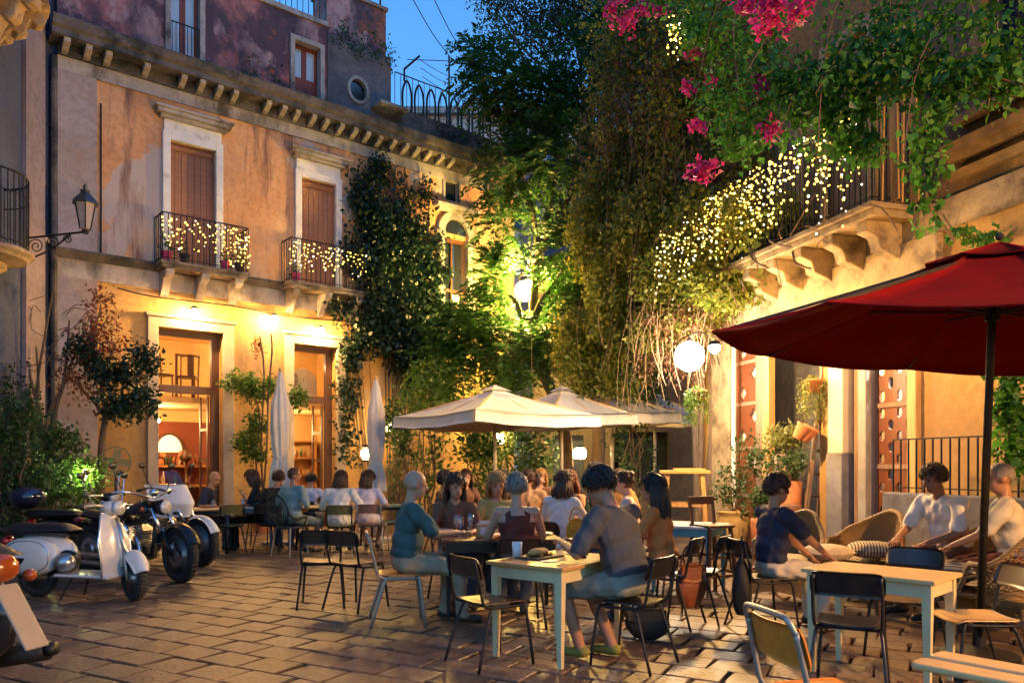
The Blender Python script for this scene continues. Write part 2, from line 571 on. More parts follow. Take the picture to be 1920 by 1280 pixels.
mod = MB().prism([(-0.10, 9.06), (-0.10, 9.248), (-0.42, 9.248), (-0.42, 9.17), (-0.30, 9.12), (-0.16, 9.07)], -0.055, 0.055, M=Matrix(((0, 1, 0), (1, 0, 0), (0, 0, 1)))).mesh('modillion', STONE)
x = XL + 0.1
while x < XR:
    if random.random() > 0.07: link('modillion', mod, pal, (x + random.uniform(-0.02, 0.02), random.uniform(0, 0.04), 0))
    x += 0.345
# attic storey
AW, BW = (-2.02, -1.42), (0.62, 1.26)
wall(MB(), XL, 1.44, 9.6, 11.55, 0.02, 0.4, [(AW[0], AW[1], 9.72, 13), (BW[0], BW[1], 9.66, 10.98)]).build('attic_wall', PURPLE, pal)
wall(MB(), XL, -0.62, 11.55, 15, 0.021, 0.4, [(AW[0], AW[1], 9.72, 12.4)]).build('attic_wall', PURPLE, pal)
MB().bb(-0.62, 1.46, -0.03, 0.45, 11.55, 11.66).build('parapet_coping', STONE, pal)
wall(MB(), 1.44, 3.12, 9.6, 11.4, -0.02, 0.6, [(2.02, 2.42, 10.1, 10.55)]).build('attic_block', GREYP, pal)
MB().bb(1.46, 3.02, 0.05, 0.8, 11.4, 12.52).build('chimney_block', PURPLE, pal)
MB().bb(1.42, 3.06, 0.0, 0.85, 12.52, 12.6).build('coping', STONE_D, pal)
MB().bb(3.12, XR, -0.02, 0.4, 9.6, 10.24).build('terrace_parapet', MOSSY, pal)
MB().bb(2.55, 3.35, -0.5, 0.0, 9.98, 10.05).build('ledge', STONE, pal)
# oval window
ov = MB()
def ring(mb, cx, cz, rx, rz, w, y0, y1, n=24):
    P = []
    for k in range(n):
        q = 2 * math.pi * k / n
        for (rr, yy) in ((0, y0), (w, y0), (w, y1), (0, y1)):
            P.append((cx + (rx + rr) * math.cos(q), yy, cz + (rz + rr) * math.sin(q)))
    F = []
    for k in range(n):
        a, b = k * 4, ((k + 1) % n) * 4
        F += [(a + i, a + (i + 1) % 4, b + (i + 1) % 4, b + i) for i in range(4)]
    return mb.add(P, F)
ring(ov, 2.22, 10.32, 0.22, 0.255, 0.07, -0.06, 0.08).build('oval_window_frame', STONE, pal)
MB().prism([(2.22 + 0.23 * math.cos(k * math.pi / 12), 10.32 + 0.27 * math.sin(k * math.pi / 12)) for k in range(24)], 0.05, 0.07).build('oval_pane', DARKGLASS, pal)
# attic windows: dark red casements
CASE = mat('red_brown_casement', (0.20, 0.045, 0.025), 0.55, 0, 0.25, 7, 0.15, stretch=(4, 4, 1))
SKYGLASS = mat('sky_glass', (0.35, 0.42, 0.5), 0.06, 0, 0.1, 2, 0.02, spec=1.0)
def casement(x0, x1, z0, z1, glass_from, bars=True):
    fr = MB()
    for a, b in ((x0 - 0.09, x0 + 0.012), (x1 - 0.012, x1 + 0.09)):
        fr.bb(a, b, -0.06, 0.12, z0 - 0.02, z1 + 0.09)
    fr.bb(x0 + 0.012, x1 - 0.012, -0.06, 0.12, z1 - 0.01, z1 + 0.09)
    w = fr.build('window', STONE, pal)
    mx_ = (x0 + x1) / 2
    for a, b in ((x0 + 0.012, mx_ - 0.004), (mx_ + 0.004, x1 - 0.012)):
        f = MB()
        t = 0.055
        f.bb(a, a + t, 0.16, 0.21, z0, z1 - 0.01).bb(b - t, b, 0.16, 0.21, z0, z1 - 0.01)
        f.bb(a + t, b - t, 0.16, 0.21, z1 - 0.08, z1 - 0.01).bb(a + t, b - t, 0.165, 0.205, z0, glass_from)
        f.build('sash', CASE, w)
        MB().bb(a + t, b - t, 0.18, 0.19, glass_from, z1 - 0.08).build('pane', SKYGLASS, w)
    return w
casement(BW[0], BW[1], 9.66, 10.98, 10.25)
wa = casement(AW[0], AW[1], 9.72, 12.4, 9.85)
gr = MB().bar((AW[0] + 0.02, -0.04, 10.42), (AW[1] - 0.02, -0.04, 10.42), 0.02, 0.02).bar((AW[0] + 0.02, -0.04, 9.80), (AW[1] - 0.02, -0.04, 9.80), 0.02, 0.02)
for k in range(8): gr.tube([(AW[0] + 0.04 + k * 0.075, -0.04, 9.80), (AW[0] + 0.04 + k * 0.075, -0.04, 10.42)], 0.007, 5)
gr.build('window_grille', IRON, wa)
# parapet railing and terrace railing with hoops
def railing(root, name, pts, h, step, r=0.009, mat_=IRON, top=0.018):
    """straight runs through pts (x,y,z), each bar an object"""
    bar = MB().tube([(0, 0, 0), (0, 0, h)], r, 6).mesh('bar', mat_)
    rl, rb = MB(), MB()
    for a, b in zip(pts, pts[1:]):
        a, b = Vector(a), Vector(b)
        up = Vector((0, 0, 1))
        rl.bar(a + up * h, b + up * h, top * 1.6, top)
        rb.bar(a + up * 0.06, b + up * 0.06, top, top * 0.8)
        n = max(1, int((b - a).length / step))
        for k in range(n + 1):
            link('bar', bar, root, a + (b - a) * (k / n))
    rb.build('bottom_rail', mat_, root)
    return rl.build(name, mat_, root)
railing(pal, 'handrail', [(-0.60, 0.12, 11.66), (1.44, 0.12, 11.66)], 1.0, 0.13)
railing(pal, 'handrail', [(3.3, 0.1, 10.24), (6.4, 0.1, 10.24)], 0.92, 0.17)
hoop = MB().tube(smooth_path([(-0.12, 0, 0), (-0.125, 0, 0.5), (0, 0, 0.78), (0.125, 0, 0.5), (0.12, 0, 0)], 4), 0.028, 6).mesh('hoop', IRON, True)
for k in range(8): link('hoop', hoop, pal, (3.62 + k * 0.36, 0.05, 10.24))
# piano nobile windows: white surrounds, pediments, brown roller blinds
BLIND = mat('brown_roller_blind', (0.32, 0.155, 0.105), 0.75, 0, 0.18, 3, 0.5, 30, stretch=(0.6, 1, 14))
def big_window(x0, x1, zt):
    s = MB()
    w = 0.15
    s.bb(x0 - w, x0, -0.10, 0.06, 5.45, zt + 0.16).bb(x1, x1 + w, -0.10, 0.06, 5.45, zt + 0.16).bb(x0, x1, -0.10, 0.06, zt, zt + 0.16)
    s.bb(x0 - w + 0.03, x1 + w - 0.03, -0.07, 0.05, zt + 0.16, zt + 0.40)
    win = s.build('window_surround', WHITE_P, pal, bevel=0.012)
    s = MB()
    s.bb(x0 - w - 0.06, x1 + w + 0.06, -0.16, 0.05, zt + 0.40, zt + 0.47)
    s.bb(x0 - w - 0.13, x1 + w + 0.13, -0.24, 0.05, zt + 0.47, zt + 0.55)
    s.bb(x0 - w - 0.17, x1 + w + 0.17, -0.28, 0.05, zt + 0.55, zt + 0.60)
    s.build('pediment', STONE, pal, bevel=0.012)
    n = 7
    for k in range(n):
        a = x0 + (x1 - x0) * k / n
        MB().bb(a + 0.004, a + (x1 - x0) / n - 0.004, 0.10 + 0.004 * (k % 2), 0.13, 5.45, zt - 0.12).build('blind_strip', BLIND, win)
    MB().tube([(x0, 0.10, zt - 0.08), (x1, 0.10, zt - 0.08)], 0.07, 10).build('blind_roll', BLIND, win)
    MB().bb(x0, x1, 0.2, 0.22, 5.3, zt).build('pane', DARKGLASS, win)
big_window(W1[0], W1[1], 8.0)
big_window(W2[0], W2[1], 7.92)
def scroll_corbel(x, z1, depth, h, w=0.16):
    return MB().prism([(0, z1), (-depth, z1), (-depth, z1 - 0.10), (-depth * 0.82, z1 - 0.17), (-depth * 0.62, z1 - 0.15), (-depth * 0.45, z1 - h * 0.55), (-depth * 0.2, z1 - h * 0.9), (0, z1 - h)], x - w / 2, x + w / 2, M=Matrix(((0, 1, 0), (1, 0, 0), (0, 0, 1))))
def balcony(root, x0, x1, zs, proj, h, nb):
    s = MB().bb(x0, x1, -proj, -0.0, zs - 0.06, zs).bb(x0 + 0.04, x1 - 0.04, -proj + 0.05, 0, zs - 0.13, zs - 0.06)
    slab = s.build('balcony_slab', STONE_D, root, bevel=0.015)
    for k in range(nb):
        scroll_corbel(x0 + 0.2 + (x1 - x0 - 0.4) * k / (nb - 1), zs - 0.13, proj * 0.85, 0.5).build('corbel', STONE, slab, bevel=0.02)
    railing(slab, 'handrail', [(x0 + 0.04, -0.02, zs), (x0 + 0.04, -proj + 0.05, zs), (x1 - 0.04, -proj + 0.05, zs), (x1 - 0.04, -0.02, zs)], h, 0.11)
    return slab
balcony(pal, -2.34, -0.57, 5.44, 0.58, 0.93, 3)
balcony(pal, 0.30, 2.2, 5.44, 0.58, 0.93, 3)
# arched niche window with pediment, small window above
ARX, ARZ = (4.66, 5.40), 7.35
s = MB()
for a, b in ((ARX[0] - 0.2, ARX[0]), (ARX[1], ARX[1] + 0.2)): s.bb(a, b, -0.12, 0.05, 5.5, ARZ)
s.bb(ARX[0] - 0.26, ARX[0], -0.15, 0.05, ARZ, ARZ + 0.09).bb(ARX[1], ARX[1] + 0.26, -0.15, 0.05, ARZ, ARZ + 0.09)
s.build('niche_jamb', STONE, pal)
cx, rad = (ARX[0] + ARX[1]) / 2, (ARX[1] - ARX[0]) / 2
P = [(cx + rad * math.cos(k * math.pi / 12), ARZ + 0.09 + rad * math.sin(k * math.pi / 12)) for k in range(13)]
Q = [(cx + (rad + 0.2) * math.cos(k * math.pi / 12), ARZ + 0.09 + (rad + 0.2) * math.sin(k * math.pi / 12)) for k in range(13)]
s = MB()
for k in range(12): s.prism([P[k], Q[k], Q[k + 1], P[k + 1]], -0.12, 0.0)
s.build('niche_arch', STONE, pal)
MB().prism(P, -0.03, -0.02).build('arch_pane', DARKGLASS, pal)
s = MB().bb(ARX[0] - 0.3, ARX[1] + 0.3, -0.26, 0, 8.03, 8.12).bb(ARX[0] - 0.22, ARX[1] + 0.22, -0.18, 0, 7.95, 8.03)
s.build('pediment', STONE, pal)
s = MB().bb(cx - 0.025, cx + 0.025, 0.12, 0.17, 5.5, ARZ).bb(ARX[0], ARX[1], 0.125, 0.165, ARZ - 0.1, ARZ + 0.09).bb(ARX[0], cx - 0.03, 0.125, 0.165, 5.95, 6.03).bb(cx + 0.03, ARX[1], 0.125, 0.165, 5.95, 6.03)
s.build('niche_window_bars', WOODD, pal)
MB().bb(ARX[0], ARX[1], 0.2, 0.21, 5.5, ARZ).build('pane', DARKGLASS, pal)
LITP = emit('lit_pane', (1, 0.75, 0.25), 0.12)
MB().bb(cx + 0.05, ARX[1] - 0.08, 0.19, 0.198, 5.56, 5.92).build('lit_pane', LITP, pal)
s = MB().bb(4.66, 4.72, -0.05, 0, 8.3, 8.95).bb(5.14, 5.2, -0.05, 0, 8.3, 8.95)
s.build('window_surround', STONE, pal)
MB().bb(4.72, 5.14, 0.1, 0.12, 8.3, 8.95).build('pane', DARKGLASS, pal)
# shop doors: stone surrounds, wooden frames, transom window over an open door
SHOPWOOD = mat('shop_wood', (0.075, 0.028, 0.014), 0.45, 0, 0.3, 6, 0.15, stretch=(3, 3, 0.6))
SURR = mat('door_stone', (0.44, 0.36, 0.27), 0.85, 0, 0.15, 3, 0.3, 16, dirt=((0.22, 0.16, 0.11), 2, 0.55, 0.8))
def shop_door(x0, x1, zt, ztr):
    s = MB().bb(x0 - 0.2, x0, -0.09, 0.1, 0, zt + 0.2).bb(x1, x1 + 0.22, -0.09, 0.1, 0, zt + 0.2).bb(x0, x1, -0.09, 0.1, zt, zt + 0.2)
    s.bb(x0 - 0.24, x1 + 0.26, -0.13, 0.1, zt + 0.2, zt + 0.27)
    d = s.build('door', SURR, pal, bevel=0.012)
    f = MB().bb(x0, x0 + 0.07, 0.2, 0.32, 0, zt).bb(x1 - 0.16, x1, 0.2, 0.32, 0, zt).bb(x0 + 0.07, x1 - 0.16, 0.2, 0.32, zt - 0.12, zt)
    f.bb(x0 + 0.07, x1 - 0.16, 0.2, 0.32, ztr - 0.16, ztr)
    f.build('door_frame', SHOPWOOD, d, bevel=0.008)
    MB().bb(x0 + 0.07, x1 - 0.16, 0.25, 0.26, ztr, zt - 0.12).build('transom_pane', WARMGLASS, d)
    # door leaf folded inwards
    l = MB()
    hx = x1 - 0.17
    for z0, z1 in ((0.0, 0.75), (0.81, 1.45), (1.51, 2.1), (2.16, ztr - 0.24)):
        l.bb(hx - 0.03, hx, 0.36, 0.85, z0, z0 + 0.06)
    l.bb(hx - 0.03, hx, 0.33, 0.40, 0, ztr - 0.17).bb(hx - 0.03, hx, 0.80, 0.87, 0, ztr - 0.17)
    l.build('door_leaf', WOODD, d)
    return d
shop_door(D1[0], D1[1], 4.2, 3.08)
shop_door(D2[0], D2[1], 4.15, 3.02)
# rooms behind the two doors
ROOM = mat('room_wall', (0.60, 0.40, 0.17), 0.8, 0, 0.1, 2, 0.1)
REDW = mat('room_red', (0.16, 0.03, 0.012), 0.7, 0, 0.25, 2, 0.1)
r = MB().bb(-3.2, 2.9, 3.6, 3.7, 0, 4.6).bb(-3.3, -3.2, 0.45, 3.7, 0, 4.6).bb(2.9, 3.0, 0.45, 3.7, 0, 4.6).bb(-3.2, 2.9, 0.45, 3.6, 4.5, 4.6)
r.build('room_shell', ROOM, pal)
MB().bb(-3.2, 2.9, 0.45, 3.6, 0.004, 0.02).build('room_floor', WOODD, pal)
MB().bb(-3.2, 2.9, 0.9, 3.6, 2.78, 2.9).build('loft_floor', ROOM, pal)
MB().bb(-3.2, 0.1, 3.5, 3.6, 0.02, 2.5).build('red_back_wall', REDW, pal)
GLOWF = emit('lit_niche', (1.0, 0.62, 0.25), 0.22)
for cx_ in (-2.95, -1.95, -1.05):
    P = [(cx_ + 0.30 * math.cos(k * math.pi / 10), 1.75 + 0.42 * math.sin(k * math.pi / 10)) for k in range(11)]
    MB().prism(P, 3.47, 3.49).build('lit_niche', GLOWF, pal)
    ring(MB(), cx_, 1.78, 0.31, 0.40, 0.05, 3.42, 3.47).build('niche_frame', SHOPWOOD, pal)
    s = MB()
    for k in range(9): s.ball((cx_ + random.uniform(-0.3, 0.3), 3.3 + random.uniform(-0.05, 0.1), 1.47 + random.uniform(0, 0.25)), (random.uniform(0.03, 0.08), 0.05, random.uniform(0.04, 0.14)), 8, 6)
    s.build('shelf_ornament', TERRA, pal, smooth=True, kind='stuff')
    MB().lathe([(0.1, 0.0), (0.03, 0.03), (0.03, 0.5), (0.12, 0.55), (0.16, 0.62), (0.06, 0.8), (0.02, 0.82)], 12, (cx_ + 0.22, 2.9, 1.0)).build('table_lamp', SHOPWOOD, pal, smooth=True)
SHELF = mat('shelf_wood', (0.36, 0.16, 0.05), 0.6, 0, 0.2, 5, 0.1)
s = MB()
for z in (0.9, 1.38): s.bb(-3.1, 0.0, 3.05, 3.45, z, z + 0.05)
for x in (-3.0, -2.0, -1.0, -0.1): s.bb(x, x + 0.05, 3.1, 3.45, 0.02, 0.9)
s.build('shelf', SHELF, pal)
MB().bb(-3.1, -1.0, 2.7, 3.1, 0.02, 0.98).build('cabinet', SHOPWOOD, pal)
MB().bb(-2.9, -1.3, 1.9, 2.35, 0.02, 0.95).build('counter', SHELF, pal, bevel=0.01)
MB().bb(-2.95, -1.25, 1.85, 2.4, 0.95, 1.0).build('counter_top', WOODP, pal)
BOT = [mat('bottle_green', (0.03, 0.07, 0.03), 0.15), mat('bottle_amber', (0.25, 0.09, 0.02), 0.15), mat('jar_white', (0.6, 0.55, 0.45), 0.3)]
bot = [MB().lathe([(0, 0), (0.035, 0), (0.035, 0.17), (0.012, 0.23), (0.012, 0.29), (0, 0.29)], 8).mesh('bottle', m, True) for m in BOT]
for k in range(26):
    o = link('bottle', random.choice(bot), None, LW(-3.0 + k * 0.112, -3.2 + random.uniform(-0.08, 0.08), 1.43 if k % 3 else 0.951))
    tag(o, 'small bottle on the back shelf inside the lit shop', 'bottle', 'bottles on the shop shelf')
for k in range(7):
    o = link('bottle', random.choice(bot), None, LW(-2.75 + k * 0.2, -2.1 + random.uniform(-0.1, 0.1), 1.002))
    tag(o, 'small bottle on the counter inside the lit shop', 'bottle', 'bottles on the shop counter')
s = MB()
for z in (0.7, 1.15, 1.6, 2.05): s.bb(0.2, 2.7, 3.2, 3.58, z, z + 0.04)
for x in (0.2, 1.0, 1.8, 2.66): s.bb(x, x + 0.04, 3.2, 3.58, 0.02, 2.09)
s.build('shelf', SHELF, pal)
for k in range(22):
    o = link('bottle', random.choice(bot), None, LW(0.32 + (k % 11) * 0.2, -3.36, (1.19, 1.64)[k // 11]))
    tag(o, 'small bottle on the open shelves behind the second shop door', 'bottle', 'bottles behind the second door')
MB().bb(0.3, 1.5, 1.6, 2.1, 0.02, 1.0).build('counter', SHELF, pal, bevel=0.01)
# loft: chairs, framed picture, round mirror and lamps seen through the transoms
def loft_chair(x, q, rz, label):
    t = thing('antique_chair', label, 'chair', LW(x, q, 2.9), LA + rz)
    MB().bb(-0.2, 0.2, -0.2, 0.2, 0.42, 0.47).build('seat', WOODD, t, bevel=0.01)
    for sx in (-1, 1):
        MB().tube([(sx * 0.18, -0.18, 0), (sx * 0.17, -0.17, 0.43)], 0.018, 6).build('leg', WOODD, t)
        MB().tube([(sx * 0.18, 0.20, 0), (sx * 0.18, 0.18, 0.45), (sx * 0.19, 0.24, 0.95)], 0.018, 6).build('leg', WOODD, t)
    MB().tube([(-0.19, 0.235, 0.93), (0, 0.25, 0.97), (0.19, 0.235, 0.93)], 0.02, 6).bb(-0.05, 0.05, 0.2, 0.215, 0.47, 0.93).build('backrest', WOODD, t)
loft_chair(-1.95, -0.95, 0.4, 'dark antique chair on the loft behind the first transom window, nearer the lamp')
loft_chair(-1.35, -1.05, -0.5, 'dark antique chair on the loft behind the first transom window, by the frame')
t = thing('picture_frame', 'empty dark frame leaning on the loft wall', 'frame', LW(-1.3, -1.45, 2.9), LA)
MB().bb(-0.2, 0.2, -0.02, 0.02, 0.0, 0.05).bb(-0.2, 0.2, -0.02, 0.02, 0.95, 1.0).bb(-0.2, -0.15, -0.02, 0.02, 0.05, 0.95).bb(0.15, 0.2, -0.02, 0.02, 0.05, 0.95).build('frame', WOODD, t)
t = thing('round_mirror', 'pale round plate leaning in the second transom window', 'mirror', LW(1.25, -0.9, 2.9), LA)
MB().prism([(0.36 * math.cos(k * math.pi / 14), 0.42 + 0.42 * math.sin(k * math.pi / 14)) for k in range(28)], -0.03, 0.02).build('plate', mat('plate_white', (0.7, 0.62, 0.45), 0.4), t, bevel=0.01)
t = thing('stone_bust', 'grey carved stone head leaning in the second transom window', 'sculpture', LW(0.86, -0.85, 2.9), LA)
MB().ball((0, 0, 0.5), (0.2, 0.16, 0.3), 12, 8).ball((0.03, 0, 0.14), (0.24, 0.18, 0.2), 12, 8).ball((0.15, -0.04, 0.55), (0.09, 0.07, 0.15), 10, 6).build('bust', mat('bust_stone', (0.32, 0.28, 0.22), 0.9), t, smooth=True)
# drain pipe, cable
MB().tube([(-3.28, -0.05, 5.5), (-3.28, -0.05, 8.35)], 0.018, 6).build('drain_pipe', IRON, pal)
MB().tube([(XL - 0.06, -0.06, 0.2), (XL - 0.06, -0.06, 9.0)], 0.06, 8).build('drain_pipe', MOSSY, pal)
MB().tube(smooth_path([(-3.0, -0.08, 4.86), (-2.3, -0.1, 4.78), (-0.8, -0.1, 4.80), (0.4, -0.09, 4.74), (2.2, -0.1, 4.8)], 5), 0.014, 5).build('cable', BLACK, pal)
# ------------------------------------------------------------------ far left: grey-blue house with round balconies
gx, gy = Vector((0.99, 0.0)), None
GA = math.atan2(-9.25, 0.92)                   # along the wall, towards the camera
GO = Vector((-8.58, 14.22, 0))
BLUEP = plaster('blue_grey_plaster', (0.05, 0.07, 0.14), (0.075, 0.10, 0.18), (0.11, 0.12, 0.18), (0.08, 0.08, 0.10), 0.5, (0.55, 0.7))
PINKP = plaster('rough_pink_grey_stone', (0.22, 0.185, 0.22), (0.30, 0.25, 0.29), (0.25, 0.2, 0.21), (0.12, 0.1, 0.1), 0.9, (0.5, 0.65))
# local frame: x towards the camera along the wall, +y = out into the square (GA makes y point to +X world)
gh = thing('grey_house', 'blue-grey plastered house at the corner with round iron balcony and stone pilaster', 'building', GO, GA)
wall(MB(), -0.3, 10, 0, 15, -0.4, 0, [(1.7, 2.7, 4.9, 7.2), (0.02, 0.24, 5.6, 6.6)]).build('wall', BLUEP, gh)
MB().bb(0.27, 0.92, 0, 0.07, 0, 15).build('pilaster', PINKP, gh)
MB().bb(1.7, 2.7, -0.2, -0.18, 4.9, 7.2).build('pane', DARKGLASS, gh)
MB().bb(0.02, 0.24, -0.2, -0.18, 5.6, 6.6).build('pane', DARKGLASS, gh)
MB().bb(0.0, 0.26, 0, 0.06, 5.52, 5.6).build('window_sill', STONE, gh)
CARVED = mat('carved_stone', (0.42, 0.30, 0.18), 0.85, 0, 0.3, 4, 0.4, 16, dirt=((0.12, 0.08, 0.05), 3, 0.5, 0.7))
def round_balcony(cx, rad, zs, h, name):
    def arc(r, z, n=14): return [(cx + r * math.cos(math.pi * k / n), r * math.sin(math.pi * k / n) * 0.95, z) for k in range(n + 1)]
    s = MB()
    for (r0, z0), (r1, z1) in zip([(0.15, -0.62), (0.30, -0.55), (0.26, -0.42), (0.52, -0.30), (0.50, -0.22), (0.92, -0.16), (0.96, -0.12), (1.06, -0.08), (1.06, -0.03)], [(0.30, -0.55), (0.26, -0.42), (0.52, -0.30), (0.50, -0.22), (0.92, -0.16), (0.96, -0.12), (1.06, -0.08), (1.06, -0.03), (1.0, 0.0)]):
        a, b = arc(rad * r0, zs + z0), arc(rad * r1, zs + z1)
        n = len(a)
        s.add(a + b, [(i, i + 1, n + i + 1, n + i) for i in range(n - 1)])
    top = arc(rad, zs)
    s.add(top, [tuple(range(len(top)))])
    slab = s.build(name, CARVED, gh, smooth=False)
    bar = MB().tube(smooth_path([(0, 0, 0), (0, 0.0, h * 0.6), (0, 0, h)], 3), 0.009, 6).mesh('bar', IRON)
    for p in arc(rad * 0.94, zs, 20): link('bar', bar, slab, p)
    MB().tube(arc(rad * 0.94, zs + h, 20), 0.018, 6).tube(arc(rad * 0.94, zs + 0.07, 20), 0.012, 6).tube(arc(rad * 0.94, zs + h * 0.72, 20), 0.010, 6).build('handrail', IRON, slab)
    return slab
round_balcony(2.15, 0.72, 4.85, 1.15, 'balcony')
ub = round_balcony(2.6, 1.12, 8.75, 1.0, 'balcony')
for k in range(5):
    q = math.pi * (k + 0.5) / 5
    Mr = Matrix.Translation((2.6, 0, 0)) @ Matrix.Rotation(q, 4, 'Z')
    pr = [(0.1, 8.55), (1.05, 8.62), (1.10, 8.55), (1.06, 8.44), (0.96, 8.40), (0.88, 8.46), (0.84, 8.40), (0.80, 8.22), (0.70, 8.16), (0.62, 8.22), (0.55, 8.12), (0.45, 7.9), (0.3, 7.8), (0.1, 7.75)]
    MB().prism(pr, -0.12, 0.12, M=Mr).build('carved_bracket', CARVED, ub, bevel=0.025)
# bracket lantern on that wall
lw = A(160, 400, 13.0)
t = thing('wall_lantern', 'unlit glass street lantern on a scrolled iron bracket by the grey house', 'lamp', (lw.x, lw.y, 5.3), 0)
wl = A(52, 440, 13.35)
dx, dy = wl.x - lw.x, wl.y - lw.y
s = MB().tube([(0, 0, 0.08), (dx, dy, 0.08)], 0.018, 6).tube([(dx, dy, -0.35), (dx, dy, 0.25)], 0.022, 6)
s.tube(smooth_path([(dx, dy, -0.30), (dx * 0.6, dy * 0.6, -0.16), (dx * 0.25, dy * 0.25, 0.06)], 6), 0.016, 6)
for c, r0 in ((0.85, 0.14), (0.55, 0.11), (0.3, 0.08)):
    s.tube([(dx * c + (r0 * (1 - k / 18)) * math.cos(k * 0.7) * (-1), dy * c, 0.06 - r0 + (r0 * (1 - k / 18)) * math.sin(k * 0.7)) for k in range(16)], 0.011, 5)
s.build('bracket', IRON, t)
s = MB().lathe([(0.05, 0.05), (0.06, 0.10), (0.03, 0.12)], 8)
for k in range(6):
    q = k * math.pi / 3
    s.tube([(0.09 * math.cos(q), 0.09 * math.sin(q), 0.13), (0.17 * math.cos(q), 0.17 * math.sin(q), 0.55)], 0.01, 4)
s.tube([(0.05, 0, 0.08), (0.09, 0, 0.13)], 0.01, 4)
s.build('cage', IRON, t)
MB().lathe([(0.085, 0.13), (0.163, 0.55)], 6).build('glass', mat('frosted_lantern_glass', (0.42, 0.36, 0.34), 0.4), t)
MB().lathe([(0.22, 0.55), (0.21, 0.58), (0.10, 0.70), (0.07, 0.74), (0.09, 0.77), (0.03, 0.80), (0.045, 0.85), (0.0, 0.90)], 6).build('cap', mat('lantern_cap', (0.10, 0.11, 0.13), 0.4, 0.7), t)

# ------------------------------------------------------------------ RIGHT: ochre house with long balcony
RO, RA = Vector((3.8, 13.5, 0)), math.atan2(-0.958, 0.286)
def RW(t_, q, z):
    return Vector((RO.x + 0.286 * t_ - 0.958 * q, RO.y - 0.958 * t_ - 0.286 * q, z))
def RT(px):                                   # photo column -> distance along this facade
    k = (px - 960) / FOC
    return (k * RO.y - RO.x) / (0.958 * k + 0.286)
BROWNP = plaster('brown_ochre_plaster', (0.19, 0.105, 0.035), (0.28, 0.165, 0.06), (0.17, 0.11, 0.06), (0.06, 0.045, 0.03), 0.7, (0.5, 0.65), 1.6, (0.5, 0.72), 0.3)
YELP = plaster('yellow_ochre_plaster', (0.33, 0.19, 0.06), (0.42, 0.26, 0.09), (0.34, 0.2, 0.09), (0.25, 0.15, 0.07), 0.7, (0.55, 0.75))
CRSTONE = mat('cream_stone', (0.36, 0.27, 0.15), 0.85, 0, 0.25, 4, 0.5, 16, dirt=((0.08, 0.05, 0.03), 2.4, 0.46, 0.68))
BRSTONE = mat('brown_stone', (0.19, 0.12, 0.05), 0.85, 0, 0.25, 3, 0.4, 14, dirt=((0.07, 0.05, 0.03), 2, 0.45, 0.7))
rh = thing('ochre_house', 'brown ochre old house with long balcony, corbels and carved wooden doors', 'building', RO, RA)
d1, d2, d2b = RT(1380), RT(1640), RT(1708)
rec0, rec1 = RT(1450), RT(1545)
holes = [(d1 - 0.05, rec1, -1, 3.55), (RT(1606), d2b + 0.05, -1, 3.4)]
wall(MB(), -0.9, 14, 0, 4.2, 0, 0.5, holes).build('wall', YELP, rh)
MB().bb(-3.4, -0.9, 0.0, 2.5, 4.55, 14).build('creeper_backing', BROWNP, rh)  # added dark backing, keeps sky from showing through the creeper
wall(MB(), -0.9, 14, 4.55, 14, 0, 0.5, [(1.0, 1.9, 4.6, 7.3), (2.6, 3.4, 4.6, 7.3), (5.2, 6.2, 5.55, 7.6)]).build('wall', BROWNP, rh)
MB().bb(-0.9, 14, -0.08, 0.5, 4.2, 4.55).build('frieze_band', CRSTONE, rh)
MB().bb(-1.0, -0.9, 0.02, 8, 0, 14).build('wall', BROWNP, rh)
MB().bb(d1 - 0.4, rec1 + 0.2, 0.9, 1.0, 0, 3.6).build('recess_wall', GREYP, rh)
MB().bb(RT(1606) - 0.2, d2b + 0.3, 0.8, 0.9, 0, 3.5).build('recess_wall', mat('bright_room', (0.75, 0.72, 0.66), 0.9), rh)
# pilasters, columns and frames
def post(px0, px1, q0, q1, z0, z1, name, m, bev=0.015):
    a, b = RT(px0), RT(px1)
    return MB().bb(a, b, -q1, -q0, z0, z1).build(name, m, rh, bevel=bev)
OLDWOOD = mat('grey_brown_wood', (0.22, 0.14, 0.09), 0.75, 0, 0.3, 4, 0.4, 20, stretch=(4, 4, 0.5))
YWOOD = mat('yellow_wood', (0.44, 0.26, 0.09), 0.6, 0, 0.2, 4, 0.2, 20, stretch=(4, 4, 0.5))
post(1347, 1380, 0.0, 0.14, 0, 3.62, 'pilaster', CRSTONE)
post(1338, 1345, 0.0, 0.10, 0, 3.62, 'pilaster', OLDWOOD)
MB().tube([(RT(1391), -0.16, 0.0), (RT(1391), -0.16, 3.5)], 0.035, 8).build('drain_pipe', WHITE_P, rh)
post(1422, 1434, -0.05, 0.06, 0, 3.5, 'door_post', OLDWOOD)
post(1436, 1449, -0.05, 0.08, 0, 3.5, 'door_post', YWOOD)
post(1547, 1573, 0.0, 0.10, 0, 3.65, 'pilaster', YELP)
post(1574, 1602, 0.0, 0.20, 1.6, 3.65, 'column', mat('cream_white_paint', (0.62, 0.55, 0.38), 0.7, 0, 0.08, 3, 0.15))
post(1573, 1603, 0.0, 0.22, 0, 1.6, 'column_base', GREYP)
post(1606, 1616, -0.1, 0.05, 0, 3.4, 'door_post', OLDWOOD)
post(1622, 1637, -0.1, 0.12, 0, 3.4, 'door_post', mat('grey_door_paint', (0.22, 0.21, 0.20), 0.6))
post(1709, 1727, -0.02, 0.08, 0, 3.45, 'door_post', YWOOD)
s = MB().bb(-0.6, 4.6, -0.20, 0.0, 3.65, 3.75).bb(-0.6, 4.6, -0.12, 0.0, 3.75, 4.2)
s.build('architrave', CRSTONE, rh, bevel=0.015)
